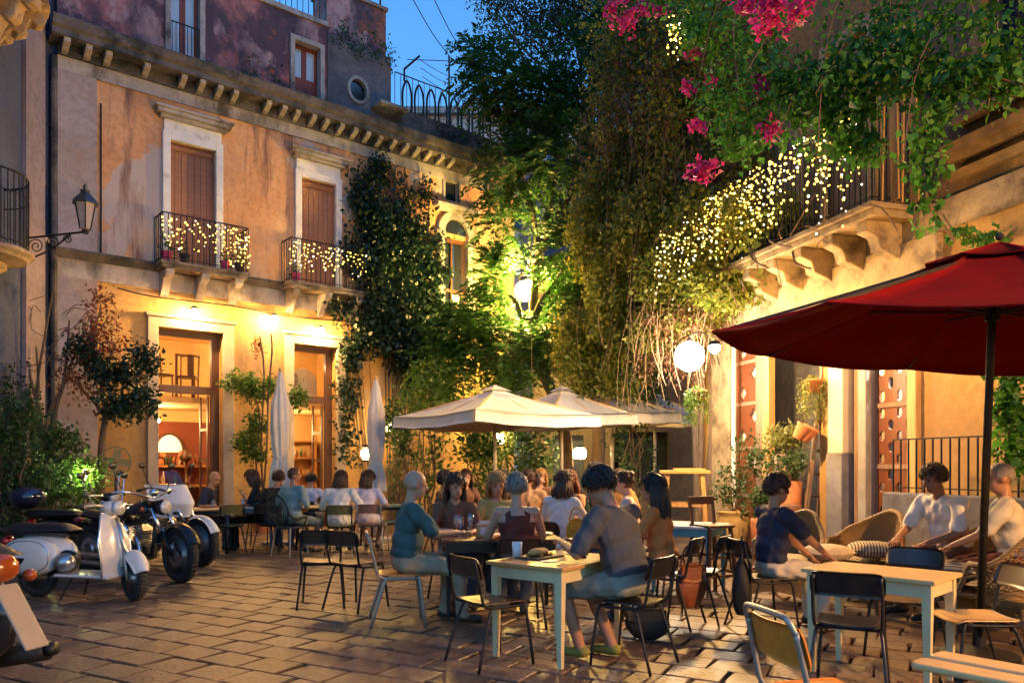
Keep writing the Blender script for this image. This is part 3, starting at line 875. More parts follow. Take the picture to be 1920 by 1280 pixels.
# door leaves with diamond openings
CUTW = mat('carved_orange_wood', (0.135, 0.036, 0.012), 0.5, 0, 0.22, 4, 0.2, 20, stretch=(4, 4, 0.5))
def cut_leaf(x0, x1, zlist, cols, y, name='door_leaf', round_=False):
    """boards with rows of diamond holes, each panel a child"""
    leaf = MB().bb(x0 - 0.03, x0, y - 0.02, y + 0.06, zlist[0], zlist[-1]).bb(x1, x1 + 0.03, y - 0.02, y + 0.06, zlist[0], zlist[-1]).build(name, OLDWOOD, rh)
    w = (x1 - x0) / cols
    for z0, z1 in zip(zlist, zlist[1:]):
        MB().bb(x0, x1, y - 0.02, y + 0.05, z1 - 0.06, z1).build('rail', OLDWOOD, leaf)
        n = max(1, round((z1 - z0 - 0.06) / (w * 1.05)))
        h = (z1 - z0 - 0.06) / n
        s = MB()
        for i in range(n):
            for j in range(cols):
                cx_, cz = x0 + (j + 0.5) * w, z0 + (i + 0.5) * h
                ddx, ddz = w * 0.36, h * 0.42
                hole = (i + j) % 2 == 0
                X0, X1, Z0, Z1 = x0 + j * w, x0 + (j + 1) * w, z0 + i * h, z0 + (i + 1) * h
                if not hole:
                    s.bb(X0, X1, y, y + 0.035, Z0, Z1)
                    continue
                if round_:
                    K = [(cx_ + ddx * 1.15 * math.cos(a) * (0.75 + 0.25 * abs(math.sin(a))), cz + ddz * 1.1 * math.sin(a)) for a in [k * math.pi / 6 for k in range(12)]]
                else:
                    K = [(cx_ + ddx, cz), (cx_, cz + ddz), (cx_ - ddx, cz), (cx_, cz - ddz)]
                # frame around the hole: connect corners of the cell to the hole outline by angle
                C = [(X1, cz), (X1, Z1), (cx_, Z1), (X0, Z1), (X0, cz), (X0, Z0), (cx_, Z0), (X1, Z0)]
                m_ = len(K)
                K8 = []
                for k in range(8):
                    f_ = k * m_ / 8
                    a, b = K[int(f_) % m_], K[(int(f_) + 1) % m_]
                    u = f_ - int(f_)
                    K8.append((a[0] + (b[0] - a[0]) * u, a[1] + (b[1] - a[1]) * u))
                for k in range(8):
                    k2 = (k + 1) % 8
                    s.prism([C[k], C[k2], K8[k2], K8[k]], y, y + 0.035)
        s.build('carved_panel', CUTW, leaf)
    return leaf
cut_leaf(d1, RT(1421), [0.05, 0.95, 1.75, 2.5, 3.2, 3.5], 2, 0.02)
cut_leaf(d2, RT(1706), [0.05, 0.75, 1.45, 2.25, 3.0, 3.38], 4, 0.05, round_=True)
MB().bb(d1 - 0.04, RT(1421) + 0.03, 0.10, 0.12, 0.0, 3.5).build('hole_backing', mat('pale_backing', (0.85, 0.82, 0.76), 0.9), rh)  # pale panel added close behind the leaf so its holes read bright
# balcony with wooden back doors, corbels
B0, B1, BZ, BP = -1.3, 4.25, 4.62, 0.74
s = MB().bb(B0, B1, -BP, -0.08, BZ - 0.07, BZ).bb(B0, B1 - 0.03, -BP + 0.05, -0.08, BZ - 0.16, BZ - 0.07)
bal = s.build('balcony_slab', CRSTONE, rh, bevel=0.012)
k = B0 + 0.3
while k < B1:
    s = MB().prism([(-0.08, BZ - 0.16), (-BP * 0.85, BZ - 0.16), (-BP * 0.85, BZ - 0.3), (-BP * 0.62, BZ - 0.36), (-BP * 0.55, BZ - 0.5), (-0.08, BZ - 0.62)], k - 0.09, k + 0.09, M=Matrix(((0, 1, 0), (1, 0, 0), (0, 0, 1))))
    s.build('corbel', CRSTONE, bal, bevel=0.015)
    k += 0.62
railing(bal, 'handrail', [(B0 + 0.03, -0.1, BZ), (B0 + 0.03, -BP + 0.05, BZ), (B1 - 0.04, -BP + 0.05, BZ), (B1 - 0.04, -0.05, BZ)], 1.22, 0.095, 0.010)
for x0, x1 in ((1.0, 1.9), (2.6, 3.4)):
    nb = 6
    for k in range(nb):
        a = x0 + (x1 - x0) * k / nb
        MB().bb(a + 0.004, a + (x1 - x0) / nb - 0.004, 0.06, 0.10, 4.6, 7.3).build('shutter_board', OLDWOOD, rh)
    MB().bb(x0 - 0.14, x0, -0.06, 0.02, 4.6, 7.45).bb(x1, x1 + 0.14, -0.06, 0.02, 4.6, 7.45).bb(x0, x1, -0.06, 0.02, 7.3, 7.45).build('window_surround', CRSTONE, rh)
# boards propped at the end of the balcony
for k in range(4):
    MB().bar((B1 - 0.02 + 0.10 * (k % 2) - 0.05, -0.56 + k * 0.15, BZ + 0.02), (B1 - 0.05, -0.52 + k * 0.14, BZ + 2.2), 0.12, 0.025).build('plank', YWOOD, bal)
# upper right window surround and cornice
s = MB().bb(5.02, 5.2, -0.1, 0, 5.4, 7.7).bb(6.2, 6.4, -0.1, 0, 5.4, 7.7).bb(5.02, 6.4, -0.12, 0, 7.7, 7.9).bb(4.9, 6.5, -0.2, 0, 5.3, 5.4)
s.build('window_surround', BRSTONE, rh, bevel=0.012)
MB().bb(5.2, 6.2, 0.2, 0.22, 5.4, 7.7).build('pane', DARKGLASS, rh)
MB().prism([(0, 4.92), (-0.1, 4.92), (-0.14, 4.98), (-0.2, 5.0), (-0.24, 5.1), (0, 5.1)], 4.75, 14, M=Matrix(((0, 1, 0), (1, 0, 0), (0, 0, 1)))).build('string_course', BRSTONE, rh)
MB().prism([(0, 4.72), (-0.08, 4.72), (-0.15, 4.80), (0, 4.80)], 4.75, 14, M=Matrix(((0, 1, 0), (1, 0, 0), (0, 0, 1)))).build('string_course', BRSTONE, rh)
MB().prism([(0, 7.9), (-0.35, 8.0), (-0.4, 8.12), (0, 8.12)], 4.9, 6.6, M=Matrix(((0, 1, 0), (1, 0, 0), (0, 0, 1)))).build('pediment', BRSTONE, rh)
# low wall with iron railing in front of that house
lw0, lw1 = RW(4.35, 0.55, 0), RW(6.4, 0.55, 0)
tw = thing('low_wall', 'dark low wall topped by an iron bar railing beside the ochre house', 'wall', lw0, RA)
MB().bb(0, 2.3, -0.12, 0.12, 0, 1.12).build('base', GREYP, tw, bevel=0.02)
railing(tw, 'handrail', [(0.05, 0, 1.12), (2.25, 0, 1.12)], 0.62, 0.115, 0.011)

# ------------------------------------------------------------------ buildings behind
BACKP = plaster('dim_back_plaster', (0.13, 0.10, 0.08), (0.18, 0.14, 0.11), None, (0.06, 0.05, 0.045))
FARP = plaster('far_pink_plaster', (0.55, 0.42, 0.38), (0.62, 0.5, 0.45), (0.45, 0.38, 0.36), None)
t = thing('back_house', 'dim house closing the square behind the cream parasols', 'building', (0, 22.5, 0))
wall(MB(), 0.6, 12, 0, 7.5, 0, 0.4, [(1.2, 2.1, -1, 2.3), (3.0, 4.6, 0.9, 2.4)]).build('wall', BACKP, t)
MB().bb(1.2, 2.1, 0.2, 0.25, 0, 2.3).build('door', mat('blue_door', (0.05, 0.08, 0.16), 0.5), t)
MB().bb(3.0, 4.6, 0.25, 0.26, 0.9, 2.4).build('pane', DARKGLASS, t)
t2 = thing('side_house', 'bluish side house glimpsed through the tree crown', 'building', (0, 27, 0))
wall(MB(), 0.3, 9, 0, 12, 0, 0.5, [(1.2, 2.0, 6.8, 8.6), (2.8, 3.6, 6.8, 8.6), (1.2, 2.0, 9.4, 11), (2.8, 3.6, 9.4, 11)]).build('wall', BLUEP, t2)
for x0 in (1.2, 2.8):
    for z0, z1 in ((6.8, 8.6), (9.4, 11)):
        w = MB().bb(x0 - 0.1, x0, -0.05, 0, z0, z1 + 0.1).bb(x0 + 0.8, x0 + 0.9, -0.05, 0, z0, z1 + 0.1).bb(x0, x0 + 0.8, -0.05, 0, z1, z1 + 0.1).build('window', STONE, t2)
        MB().bb(x0, x0 + 0.8, 0.2, 0.21, z0, z1).build('pane', DARKGLASS, w)
t = thing('far_house', 'pale pink far house rising behind the roof terrace railing', 'building', (0, 46, 0))
hl = [(-6.3 + k * 2.1, -5.3 + k * 2.1, z, z + 1.9) for k in range(5) for z in (15.5, 18.8)]
wall(MB(), -8.5, 4.4, 0, 22.3, 0, 0.6, hl).build('wall', FARP, t)
MB().bb(-8.7, 4.6, -0.4, 0.6, 22.3, 22.7).build('cornice', STONE, t)
for h in hl:
    w = MB().bb(h[0] - 0.15, h[0], -0.08, 0, h[2], h[3]).bb(h[1], h[1] + 0.15, -0.08, 0, h[2], h[3]).bb(h[0] - 0.2, h[1] + 0.2, -0.12, 0, h[3], h[3] + 0.2).build('window', STONE, t)
    MB().bb(h[0], h[1], 0.3, 0.32, h[2], h[3]).build('pane', DARKGLASS, w)
# aerials and wires against the sky
for (px, y0, y1, Y, lab) in ((842, 240, 105, 22.5, 'thin dark aerial pole rising behind the roof terrace'), (713, 30, -40, 21, 'thin dark aerial pole above the brick chimney block')):
    a, b = A(px, y0 + 60, Y), A(px, y1, Y)
    t = thing('aerial_pole', lab, 'pole', a)
    MB().tube([(0, 0, 0), (0, 0, b.z - a.z)], 0.03, 6).build('pole', IRON, t)
    if y1 > 0: MB().tube([(0.0, 0, b.z - a.z - 0.15), (-1.25, 0.2, b.z - a.z - 0.0)], 0.012, 5).build('cross_arm', IRON, t)
for k, (p, q) in enumerate((((772, -5), (842, 105)), ((812, -5), (875, 108)))):
    a, b = A(p[0], p[1], 19.5), A(q[0], q[1], 22.5)
    m_ = (a + b) / 2 - Vector((0, 0, 0.1))
    o = MB().tube(smooth_path([a, m_, b], 6), 0.012, 4).build('overhead_wire', IRON)
    tag(o, ('thin wire slanting down the sky to the aerial pole', 'thin wire slanting down the sky towards the tree crown')[k], 'wire')
for k in range(3):
    a, b = A(786 + k * 3, 112 + k * 16, 20.0), A(868, 150 + k * 16, 22.0)
    o = MB().tube(smooth_path([a, (a + b) / 2 - Vector((0, 0, 0.08)), b], 5), 0.008, 4).build('clothes_line', IRON)
    tag(o, 'thin line strung above the roof terrace railing, %s' % ('topmost of the three', 'middle of the three', 'lowest of the three')[k], 'wire', 'lines above the roof terrace')
a = A(758, 130, 19.6)
t = thing('washing_prop', 'short slanted pole at the corner of the roof terrace', 'pole', a)
MB().tube([(0, 0, -0.3), (0, 0, 0), (A(787, 105, 19.6) - a)], 0.03, 6).build('pole', IRON, t)

# ------------------------------------------------------------------ lamps that are lit
def bulb(name, label, p, r, m, cat='lamp', fix=None, group=None):
    t = thing(name, label, cat, p, 0, group)
    MB().ball((0, 0, 0), r, 14, 10).build('bulb', m, t, smooth=True)
    if fix: fix(t)
    return t
LAMP_W = emit('lamp_warm', (1.0, 0.54, 0.17), 310)
LAMP_G = emit('lamp_globe', (1.0, 0.80, 0.55), 34)
LAMP_F = emit('lamp_flood', (1.0, 0.55, 0.18), 620)
LAMP_S = emit('lamp_street', (1.0, 0.60, 0.13), 230)
LAMP_C = emit('lamp_candle', (1.0, 0.58, 0.2), 38)
LAMP_R = emit('lamp_room', (1.0, 0.62, 0.24), 85)
def wall_arm(v, hood=True):
    def f(t):
        MB().tube(smooth_path([(0, 0, 0.05), (v[0] * 0.5, v[1] * 0.5, 0.12), v], 5), 0.012, 6).build('arm', IRON, t)
        if hood: MB().lathe([(0.10, 0.035), (0.06, 0.08), (0.02, 0.10)], 12).build('shade', IRON, t, smooth=True)
    return f
wallv = (-0.638 * 0.3, 0.770 * 0.3, 0.1)
for (sx, z, lab) in ((-1.62, 4.55, 'lit spotlight above the first shop door'), (0.05, 4.62, 'bright lit wall lamp between the two shop doors'), (1.13, 4.48, 'lit spotlight above the second shop door')):
    bulb('wall_lamp', lab, LW(sx, 0.32, z), 0.06, LAMP_W, fix=wall_arm(wallv))
gp = A(1293, 668, 12.2)
def globe_fix(t):
    MB().lathe([(0.05, 0.20), (0.06, 0.25), (0.03, 0.29)], 10).build('collar', IRON, t)
    MB().tube(smooth_path([(0, 0, 0.27), (0.02, 0.02, 0.36), (0.3, 0.3, 0.42), (0.62, 0.95, 0.40)], 5), 0.014, 6).build('arm', IRON, t)
bulb('globe_lamp', 'large glowing white globe lamp by the door of the ochre house', gp, 0.235, LAMP_G, fix=globe_fix)
fp = A(1340, 652, 10.2)
bulb('flood_lamp', 'dazzling small flood lamp under the tip of the red parasol', fp, 0.07, LAMP_F, fix=wall_arm((0.75, 2.6, 0.12)))
fp2 = RW(2.6, 0.9, 3.35)
bulb('flood_lamp', 'lamp hidden behind the red parasol lighting the balcony corbels', fp2, 0.05, emit('lamp_corbel', (1.0, 0.55, 0.16), 190), fix=wall_arm((0.7, 0.25, 0.1), False))
fp3 = RW(5.2, 0.8, 3.1)
bulb('flood_lamp', 'lamp behind the red parasol lighting the right wall of the ochre house', fp3, 0.05, emit('lamp_corbel2', (1.0, 0.52, 0.15), 80), fix=wall_arm((0.7, 0.25, 0.1), False))
def near_fix(t):
    MB().tube(smooth_path([(0, 0, 0.2), (0.02, 0.0, 0.42), (0.45, 0.1, 0.5), (0.75, 0.2, 0.3)], 5), 0.02, 6).build('arm', IRON, t)
    MB().lathe([(0.24, 0.14), (0.12, 0.26), (0.04, 0.3)], 14).build('shade', IRON, t, smooth=True)
bulb('street_lamp', 'street lamp on the near end of the ochre house, right of the picture', RW(13.0, 0.8, 3.7), 0.13, emit('lamp_near', (1.0, 0.50, 0.15), 620), fix=near_fix)
sp = A(985, 545, 18.3)
def street_fix(t):
    MB().tube(smooth_path([(0, 0, 0.2), (-0.02, 0.1, 0.42), (-0.15, 1.2, 0.55), (-0.28, 2.9, 0.3)], 5), 0.02, 6).build('arm', IRON, t)
    MB().lathe([(0.13, 0.20), (0.10, 0.26), (0.04, 0.3)], 14).build('shade', IRON, t, smooth=True)
bulb('street_lamp', 'glowing yellow street lamp on the palazzo corner beside the tree', sp, 0.24, LAMP_S, fix=street_fix)
def lantern_fix(t):
    MB().lathe([(0.0, -0.17), (0.10, -0.17), (0.11, -0.13), (0.09, -0.12)], 10).lathe([(0.11, 0.13), (0.07, 0.18), (0.0, 0.2)], 10).build('casing', IRON, t)
    s = MB()
    for k in range(4): s.tube([(0.1 * math.cos(k * 1.57), 0.1 * math.sin(k * 1.57), -0.13), (0.1 * math.cos(k * 1.57), 0.1 * math.sin(k * 1.57), 0.14)], 0.006, 4)
    s.build('cage', IRON, t)
for px, py, Y, r, lab in ((685, 850, 16.3, 0.10, 'glowing round lantern behind the second closed parasol'), (730, 802, 18.0, 0.09, 'small lit lantern among leaves right of the second closed parasol'), (936, 822, 18.5, 0.13, 'lit lantern in the bushes behind the first open parasol'), (1087, 850, 18.0, 0.16, 'brightest lantern by the tree trunk under the parasols')):
    bulb('lantern', lab, A(px, py, Y), r, LAMP_C, fix=lantern_fix, group='lanterns along the back')
bulb('garden_spotlight', 'bright garden spotlight among the leaves behind the scooter', A(157, 890, 12.3), 0.05, emit('lamp_garden', (0.95, 1.0, 0.35), 60), fix=lambda t: MB().tube([(0, 0, -0.04), (0, 0, -1.2)], 0.012, 6).build('spike', IRON, t))
for sx, q, z, lab in ((-2.0, -1.6, 3.95, 'pendant lamp on the loft behind the first transom'), (-1.7, -2.2, 2.45, 'pendant lamp inside the first shop door'), (1.1, -2.0, 3.9, 'pendant lamp on the loft behind the second transom'), (1.25, -2.2, 2.3, 'pendant lamp inside the second shop door')):
    bulb('pendant_lamp', lab, LW(sx, q, z), 0.08, LAMP_R, fix=lambda t: MB().tube([(0, 0, 0.07), (0, 0, 0.28)], 0.006, 4).build('flex', IRON, t))
bulb('room_lamp', 'ceiling lamp in the room behind the second carved door', RW(d2 + 0.3, -0.6, 2.9), 0.06, emit('lamp_white', (1, 0.88, 0.7), 200))
# string lights
FAIRY = emit('fairy_bulb', (1.0, 0.52, 0.05), 1.0)
FAIRY2 = emit('fairy_bulb_white', (0.95, 0.9, 0.6), 0.6)
def fairy(label, drops, spread=0.03, r=0.018):
    """drops: list of (top point, length); one thing with cable and bulbs"""
    t = thing('string_lights', label, 'string lights', drops[0][0])
    o = Vector(drops[0][0])
    cb, bl = MB(), MB()
    tops = [Vector(d[0]) - o for d in drops]
    cb.tube(tops, 0.004, 4)
    for (p, L) in drops:
        p = Vector(p) - o
        n = max(2, int(L / 0.085))
        pts = [p + Vector((random.uniform(-spread, spread), random.uniform(-spread, spread), -L * k / n)) for k in range(n + 1)]
        cb.tube(pts, 0.003, 3)
        for q in pts[1:]:
            if random.random() < 0.75:
                q = q + Vector((random.uniform(-0.02, 0.02), random.uniform(-0.02, 0.02), random.uniform(-0.03, 0.03)))
                bl.ball(q, r * random.uniform(0.45, 1.2), 6, 4, mi=1 if random.random() < 0.18 else 0)
    cb.build('cable', BLACK, t)
    bl.build('bulbs', [FAIRY, FAIRY2], t, smooth=True, kind='stuff')
def drops_L(x0, x1, n, lmin, lmax): return [(LW(x0 + (x1 - x0) * k / (n - 1), 0.57, 6.36), random.uniform(lmin, lmax)) for k in range(n)]
fairy('warm string lights hanging over the first balcony railing of the palazzo', drops_L(-2.28, -1.2, 14, 0.2, 0.7) + drops_L(-1.12, -0.62, 12, 0.45, 0.85))
fairy('warm string lights hanging over the second balcony railing beside the ivy', drops_L(0.32, 2.15, 30, 0.2, 0.75))
fairy('dense warm string lights draped along the long balcony of the ochre house', [(RW(-3.0 + k * 0.047, BP + 0.02 + random.uniform(0, 0.12), BZ + 1.25 - (0.35 if k < 36 else 0) * random.random()), random.uniform(0.3, 1.15) if k < 135 else random.uniform(0.2, 1.5)) for k in range(152)], r=0.017)
fairy('warm string lights trailing through the creeper left of the long balcony', [(A(1410 - k * 5.2, 330 + k * 3.2 + random.uniform(-15, 15), 11.75 + k * 0.022), random.uniform(0.3, 1.1)) for k in range(36)], r=0.015)
p0 = A(1268, 20, 11.5)
fairy('short cluster of warm string lights hanging in the dark creeper', [(p0 + Vector((random.uniform(-0.12, 0.12), random.uniform(-0.1, 0.1), 0)), random.uniform(0.3, 0.75)) for k in range(8)])
# ------------------------------------------------------------------ vegetation helpers
def leaf_arrays(P, D, U, ln, wd):
    """P base (N,3), D direction, U side; returns verts, quads (folded diamond leaves)"""
    n = len(P)
    D = D / np.linalg.norm(D, axis=1, keepdims=True)
    U = U - D * (U * D).sum(1, keepdims=True)
    U = U / (np.linalg.norm(U, axis=1, keepdims=True) + 1e-9)
    W = np.cross(D, U)
    ln, wd = ln[:, None], wd[:, None]
    a = P
    b = P + D * ln * 0.42 + U * wd * 0.5 + W * wd * 0.12
    c = P + D * ln - W * ln * 0.12
    d = P + D * ln * 0.42 - U * wd * 0.5 + W * wd * 0.12
    V = np.stack([a, b, c, d], 1).reshape(-1, 3)
    F = np.arange(4 * n).reshape(n, 4)
    return V, F
def np_mesh(name, V, F, m):
    me = bpy.data.meshes.new(name)
    nv, nf, k = len(V), len(F), F.shape[1]
    me.vertices.add(nv)
    me.vertices.foreach_set('co', V.astype(np.float32).ravel())
    me.loops.add(nf * k)
    me.loops.foreach_set('vertex_index', F.astype(np.int32).ravel())
    me.polygons.add(nf)
    me.polygons.foreach_set('loop_start', np.arange(0, nf * k, k, dtype=np.int32))
    me.polygons.foreach_set('loop_total', np.full(nf, k, dtype=np.int32))
    me.materials.append(m)
    me.update(calc_edges=True)
    return me
def rdir(n, bias=(0, 0, 0)):
    d = rng.normal(size=(n, 3)) + np.array(bias)
    return d / np.linalg.norm(d, axis=1, keepdims=True)
def clumps(blobs, per, sig, shell=0.55):
    """leaf positions: clump centres spread through ellipsoids (c, r, count), `per` leaves about each"""
    out = []
    for c, r, cnt in blobs:
        d = rdir(cnt)
        rad = shell + (1 - shell) * rng.random(cnt) ** 0.7
        rad *= 0.85 + 0.35 * rng.random(cnt)
        C = np.array(c) + d * rad[:, None] * np.array(r)
        k = rng.poisson(per, cnt) + 2
        idx = np.repeat(np.arange(cnt), k)
        out.append(C[idx] + rng.normal(size=(len(idx), 3)) * sig)
    return np.concatenate(out)
def foliage(name, P, size, m, parent, bias=(0, 0, -0.5), asp=0.55, loc=None, kind=None):
    n = len(P)
    s = size * (0.45 + 1.1 * rng.random(n) ** 1.3)
    V, F = leaf_arrays(P, rdir(n, bias), rdir(n), s, s * asp)
    return link(name, np_mesh(name, V, F, m), parent, loc, None, kind)
def fronds(name, B, D, L, nl, lsize, m, parent, droop=0.35):
    """pinnate leaves: a drooping rib with leaflets on both sides"""
    PP, DD = [], []
    n = len(B)
    D = D / np.linalg.norm(D, axis=1, keepdims=True)
    S = np.cross(D, np.array([0, 0, 1.0])) + 1e-3
    S /= np.linalg.norm(S, axis=1, keepdims=True)
    L = L * (0.7 + 0.6 * rng.random(n))
    for k in range(nl):
        t = (k + 0.6) / nl
        q = B + D * (L * t)[:, None] + np.array([0, 0, -1.0]) * (L * t * t * droop)[:, None]
        for sg in (-1, 1):
            PP.append(q)
            DD.append(S * sg + D * 0.5 + np.array([0, 0, -0.35]) + rng.normal(size=(n, 3)) * 0.15)
    P, Dn = np.concatenate(PP), np.concatenate(DD)
    sz = lsize * (0.7 + 0.6 * rng.random(len(P)))
    V, F = leaf_arrays(P, Dn, np.cross(Dn, rdir(len(P), (0, 0, 2))), sz, sz * 0.36)
    return link(name, np_mesh(name, V, F, m), parent)
def branch_mesh(starts, tips, r0, seed=0, n=6):
    rr = random.Random(seed)
    mb = MB()
    for a, b, r in zip(starts, tips, r0):
        a, b = Vector(a), Vector(b)
        pts = [a]
        for k in range(1, n):
            t = k / n
            j = (b - a).length * 0.05
            pts.append(a.lerp(b, t) + Vector((rr.uniform(-j, j), rr.uniform(-j, j), rr.uniform(-j, j))))
        pts.append(b)
        pts = smooth_path(pts, 2)
        mb.tube(pts, [r * (1 - 0.75 * i / (len(pts) - 1)) for i in range(len(pts))], 7)
    return mb

L_IVY = leafmat('ivy_leaf', (0.005, 0.02, 0.012), (0.018, 0.048, 0.026), 0.25, 0.4)
L_TREE = leafmat('tree_leaf', (0.02, 0.075, 0.014), (0.06, 0.17, 0.03), 0.45)
L_CREEP = leafmat('creeper_leaf', (0.09, 0.15, 0.018), (0.34, 0.33, 0.055), 0.55, 0.45, (0.52, 0.38, 0.12))
L_BOUG = leafmat('bougainvillea_leaf', (0.03, 0.12, 0.012), (0.10, 0.30, 0.04), 0.5)
L_PINK = leafmat('bougainvillea_bract', (0.45, 0.02, 0.16), (0.62, 0.05, 0.26), 0.4)
L_DRY = leafmat('dry_red_leaf', (0.10, 0.025, 0.012), (0.22, 0.07, 0.03), 0.3)
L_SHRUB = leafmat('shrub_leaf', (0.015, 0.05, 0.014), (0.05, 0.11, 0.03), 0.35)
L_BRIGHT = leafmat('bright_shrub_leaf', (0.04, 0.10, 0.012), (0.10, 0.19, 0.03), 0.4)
L_GOLD = leafmat('yellow_grass_leaf', (0.12, 0.14, 0.03), (0.24, 0.26, 0.07), 0.4)
SOIL = mat('soil', (0.03, 0.02, 0.014), 1.0, 0, 0.4, 20, 0.6)

# ivy hanging on the palazzo between balcony and arched window
base = LW(3.2, 0.0, 0)
t = thing('ivy', 'dark ivy smothering the palazzo wall beside the second balcony', 'ivy', base, LA)
bl = []
for (s_, q, z, rs, rq, rz, n) in ((2.75, 0.2, 8.5, 0.28, 0.15, 0.5, 34), (2.3, 0.22, 7.9, 0.35, 0.2, 0.55, 50), (2.55, 0.3, 7.2, 0.65, 0.28, 0.6, 110), (3.3, 0.25, 7.6, 0.3, 0.2, 0.9, 40), (2.45, 0.35, 6.3, 0.75, 0.33, 0.65, 150), (3.3, 0.35, 6.5, 0.5, 0.3, 0.6, 80), (2.9, 0.4, 5.4, 0.95, 0.38, 0.65, 190), (3.9, 0.3, 5.6, 0.5, 0.3, 0.55, 70), (3.3, 0.4, 4.5, 0.95, 0.38, 0.6, 170), (4.2, 0.3, 4.6, 0.55, 0.3, 0.5, 80), (3.7, 0.35, 3.8, 0.7, 0.3, 0.45, 90), (2.3, 0.3, 4.6, 0.5, 0.3, 0.45, 70), (1.95, 0.2, 4.0, 0.3, 0.2, 0.5, 40), (1.88, 0.16, 3.0, 0.2, 0.15, 0.7, 36), (1.85, 0.12, 2.0, 0.16, 0.12, 0.6, 20), (3.95, 0.2, 8.1, 0.2, 0.12, 0.5, 16), (4.3, 0.2, 7.0, 0.25, 0.15, 0.35, 16), (4.5, 0.2, 6.3, 0.3, 0.15, 0.25, 16), (1.6, 0.35, 5.0, 0.3, 0.2, 0.3, 22), (4.6, 0.25, 3.7, 0.4, 0.25, 0.4, 40), (4.05, 0.3, 6.4, 0.4, 0.2, 0.5, 40), (4.3, 0.3, 5.2, 0.35, 0.25, 0.5, 40), (3.6, 0.3, 7.1, 0.35, 0.2, 0.5, 34)):
    bl.append(((s_ - 3.2, -q, z), (rs, rq, rz), n))
foliage('crown', clumps(bl, 15, 0.11, 0.2), 0.10, L_IVY, t, (0, -0.6, -0.9), 0.75)
st = MB()
for k in range(26):
    x = random.uniform(-1.3, 1.0)
    st.tube(smooth_path([(x * 0.5, -0.05, 0), (x * 0.8, -0.06, 2.5), (x, -0.07, 5), (x * 0.9 + random.uniform(-0.3, 0.3), -0.08, random.uniform(6.5, 8.8))], 4), random.uniform(0.008, 0.025), 5)
st.build('stems', BARK, t, kind='stuff')
# low wall plants along the attic ledges of the palazzo
for k, (s0, s1, z, lab) in enumerate(((1.5, 3.2, 11.35, 'weedy plants growing on the ledge under the brick chimney block'), (-0.6, 0.2, 9.75, 'grey weeds on the cornice right of the tall attic window'), (4.2, 6.9, 9.9, 'dark creeper trailing over the terrace parapet'))):
    t = thing('ledge_plants', lab, 'plant', LW((s0 + s1) / 2, 0.1, z), LA)
    n = int((s1 - s0) * 34)
    C = np.stack([rng.uniform(-(s1 - s0) / 2, (s1 - s0) / 2, n), rng.normal(-0.05, 0.12, n), rng.normal(-0.02 if k < 2 else -0.1, 0.14 if k < 2 else 0.3, n)], 1)
    P = np.repeat(C, 14, 0) + rng.normal(size=(n * 14, 3)) * 0.08
    foliage('crown', P, 0.07, L_SHRUB if k < 2 else L_IVY, t, (0, -0.3, 0.3), 0.4)

# the tall tree behind the street lamp
TB = Vector((1.25, 17.6, 0))
t = thing('tall_tree', 'tall feathery-leaved tree growing behind the parasols beside the street lamp', 'tree', TB)
def TL(px, py, Y): return A(px, py, Y) - TB
trunk = [Vector((0, 0, 0)), TL(1058, 800, 17.6), TL(1020, 700, 17.8), TL(1000, 600, 18), TL(1010, 480, 18), TL(1040, 330, 18), TL(1050, 180, 18.2)]
mb = MB().tube(smooth_path(trunk, 4), [0.17 - 0.005 * i for i in range(25)], 9)
mb.build('trunk', BARK, t, smooth=True)
tips = [TL(930, 180, 18.3), TL(900, 130, 19), TL(960, 270, 17.5), TL(1090, 440, 17.2), TL(1100, 250, 17), TL(900, 520, 17.8), TL(1130, 560, 17), TL(1075, 480, 17.3), TL(880, 620, 18), TL(1150, 680, 16.8), TL(960, 60, 18.5), TL(1120, 80, 18)]
stt = [trunk[5], trunk[6], trunk[4], trunk[3], trunk[4], trunk[3], trunk[2], trunk[2], trunk[2], trunk[1], trunk[6], trunk[6]]
branch_mesh(stt, tips, [0.09, 0.07, 0.08, 0.10, 0.09, 0.08, 0.08, 0.09, 0.07, 0.07, 0.06, 0.06], 3).build('limb', BARK, t, smooth=True)
bl = []
for px, py, Y, rx, rz, n in ((935, 150, 18.3, 0.85, 0.75, 60), (985, 190, 18, 0.9, 0.8, 60), (900, 105, 19, 0.55, 0.45, 26), (1040, 300, 17.5, 1.0, 1.0, 85), (960, 330, 17.8, 0.8, 0.8, 55), (1080, 470, 17.2, 1.0, 0.9, 95), (932, 520, 17.6, 0.5, 0.55, 50), (1100, 620, 16.9, 1.05, 0.9, 110), (890, 650, 17.9, 0.8, 0.7, 70), (970, 660, 17.4, 0.8, 0.6, 60), (1150, 560, 16.6, 0.9, 1.1, 90), (1020, 230, 18.6, 1.0, 1.1, 70), (1090, 110, 18.0, 1.0, 0.9, 60), (830, 690, 18.2, 0.6, 0.7, 55), (1165, 690, 16.5, 0.7, 0.5, 50), (940, 420, 18.5, 0.6, 0.7, 35), (905, 585, 17.9, 0.55, 0.35, 45), (1040, 560, 18.3, 0.6, 0.6, 45), (1000, 640, 18.2, 0.7, 0.4, 50), (860, 620, 18.2, 0.5, 0.35, 35)):
    c = TL(px, py, Y)
    bl.append((tuple(c), (rx, rx, rz), n))
B, D = [], []
for c, r, n in bl:
    n = int(n * 1.9)
    d = rdir(n, (0, -0.2, 0.2))
    B.append(np.array(c) + d * np.array(r) * (0.25 + 0.7 * rng.random((n, 1))))
    D.append(d + rdir(n) * 0.5 + np.array([0, 0, -0.1]))
B, D = np.concatenate(B), np.concatenate(D)
Wd = B + np.array(TB)
tip = Wd + D / np.linalg.norm(D, axis=1, keepdims=True) * 0.45
ok = np.ones(len(B), bool)
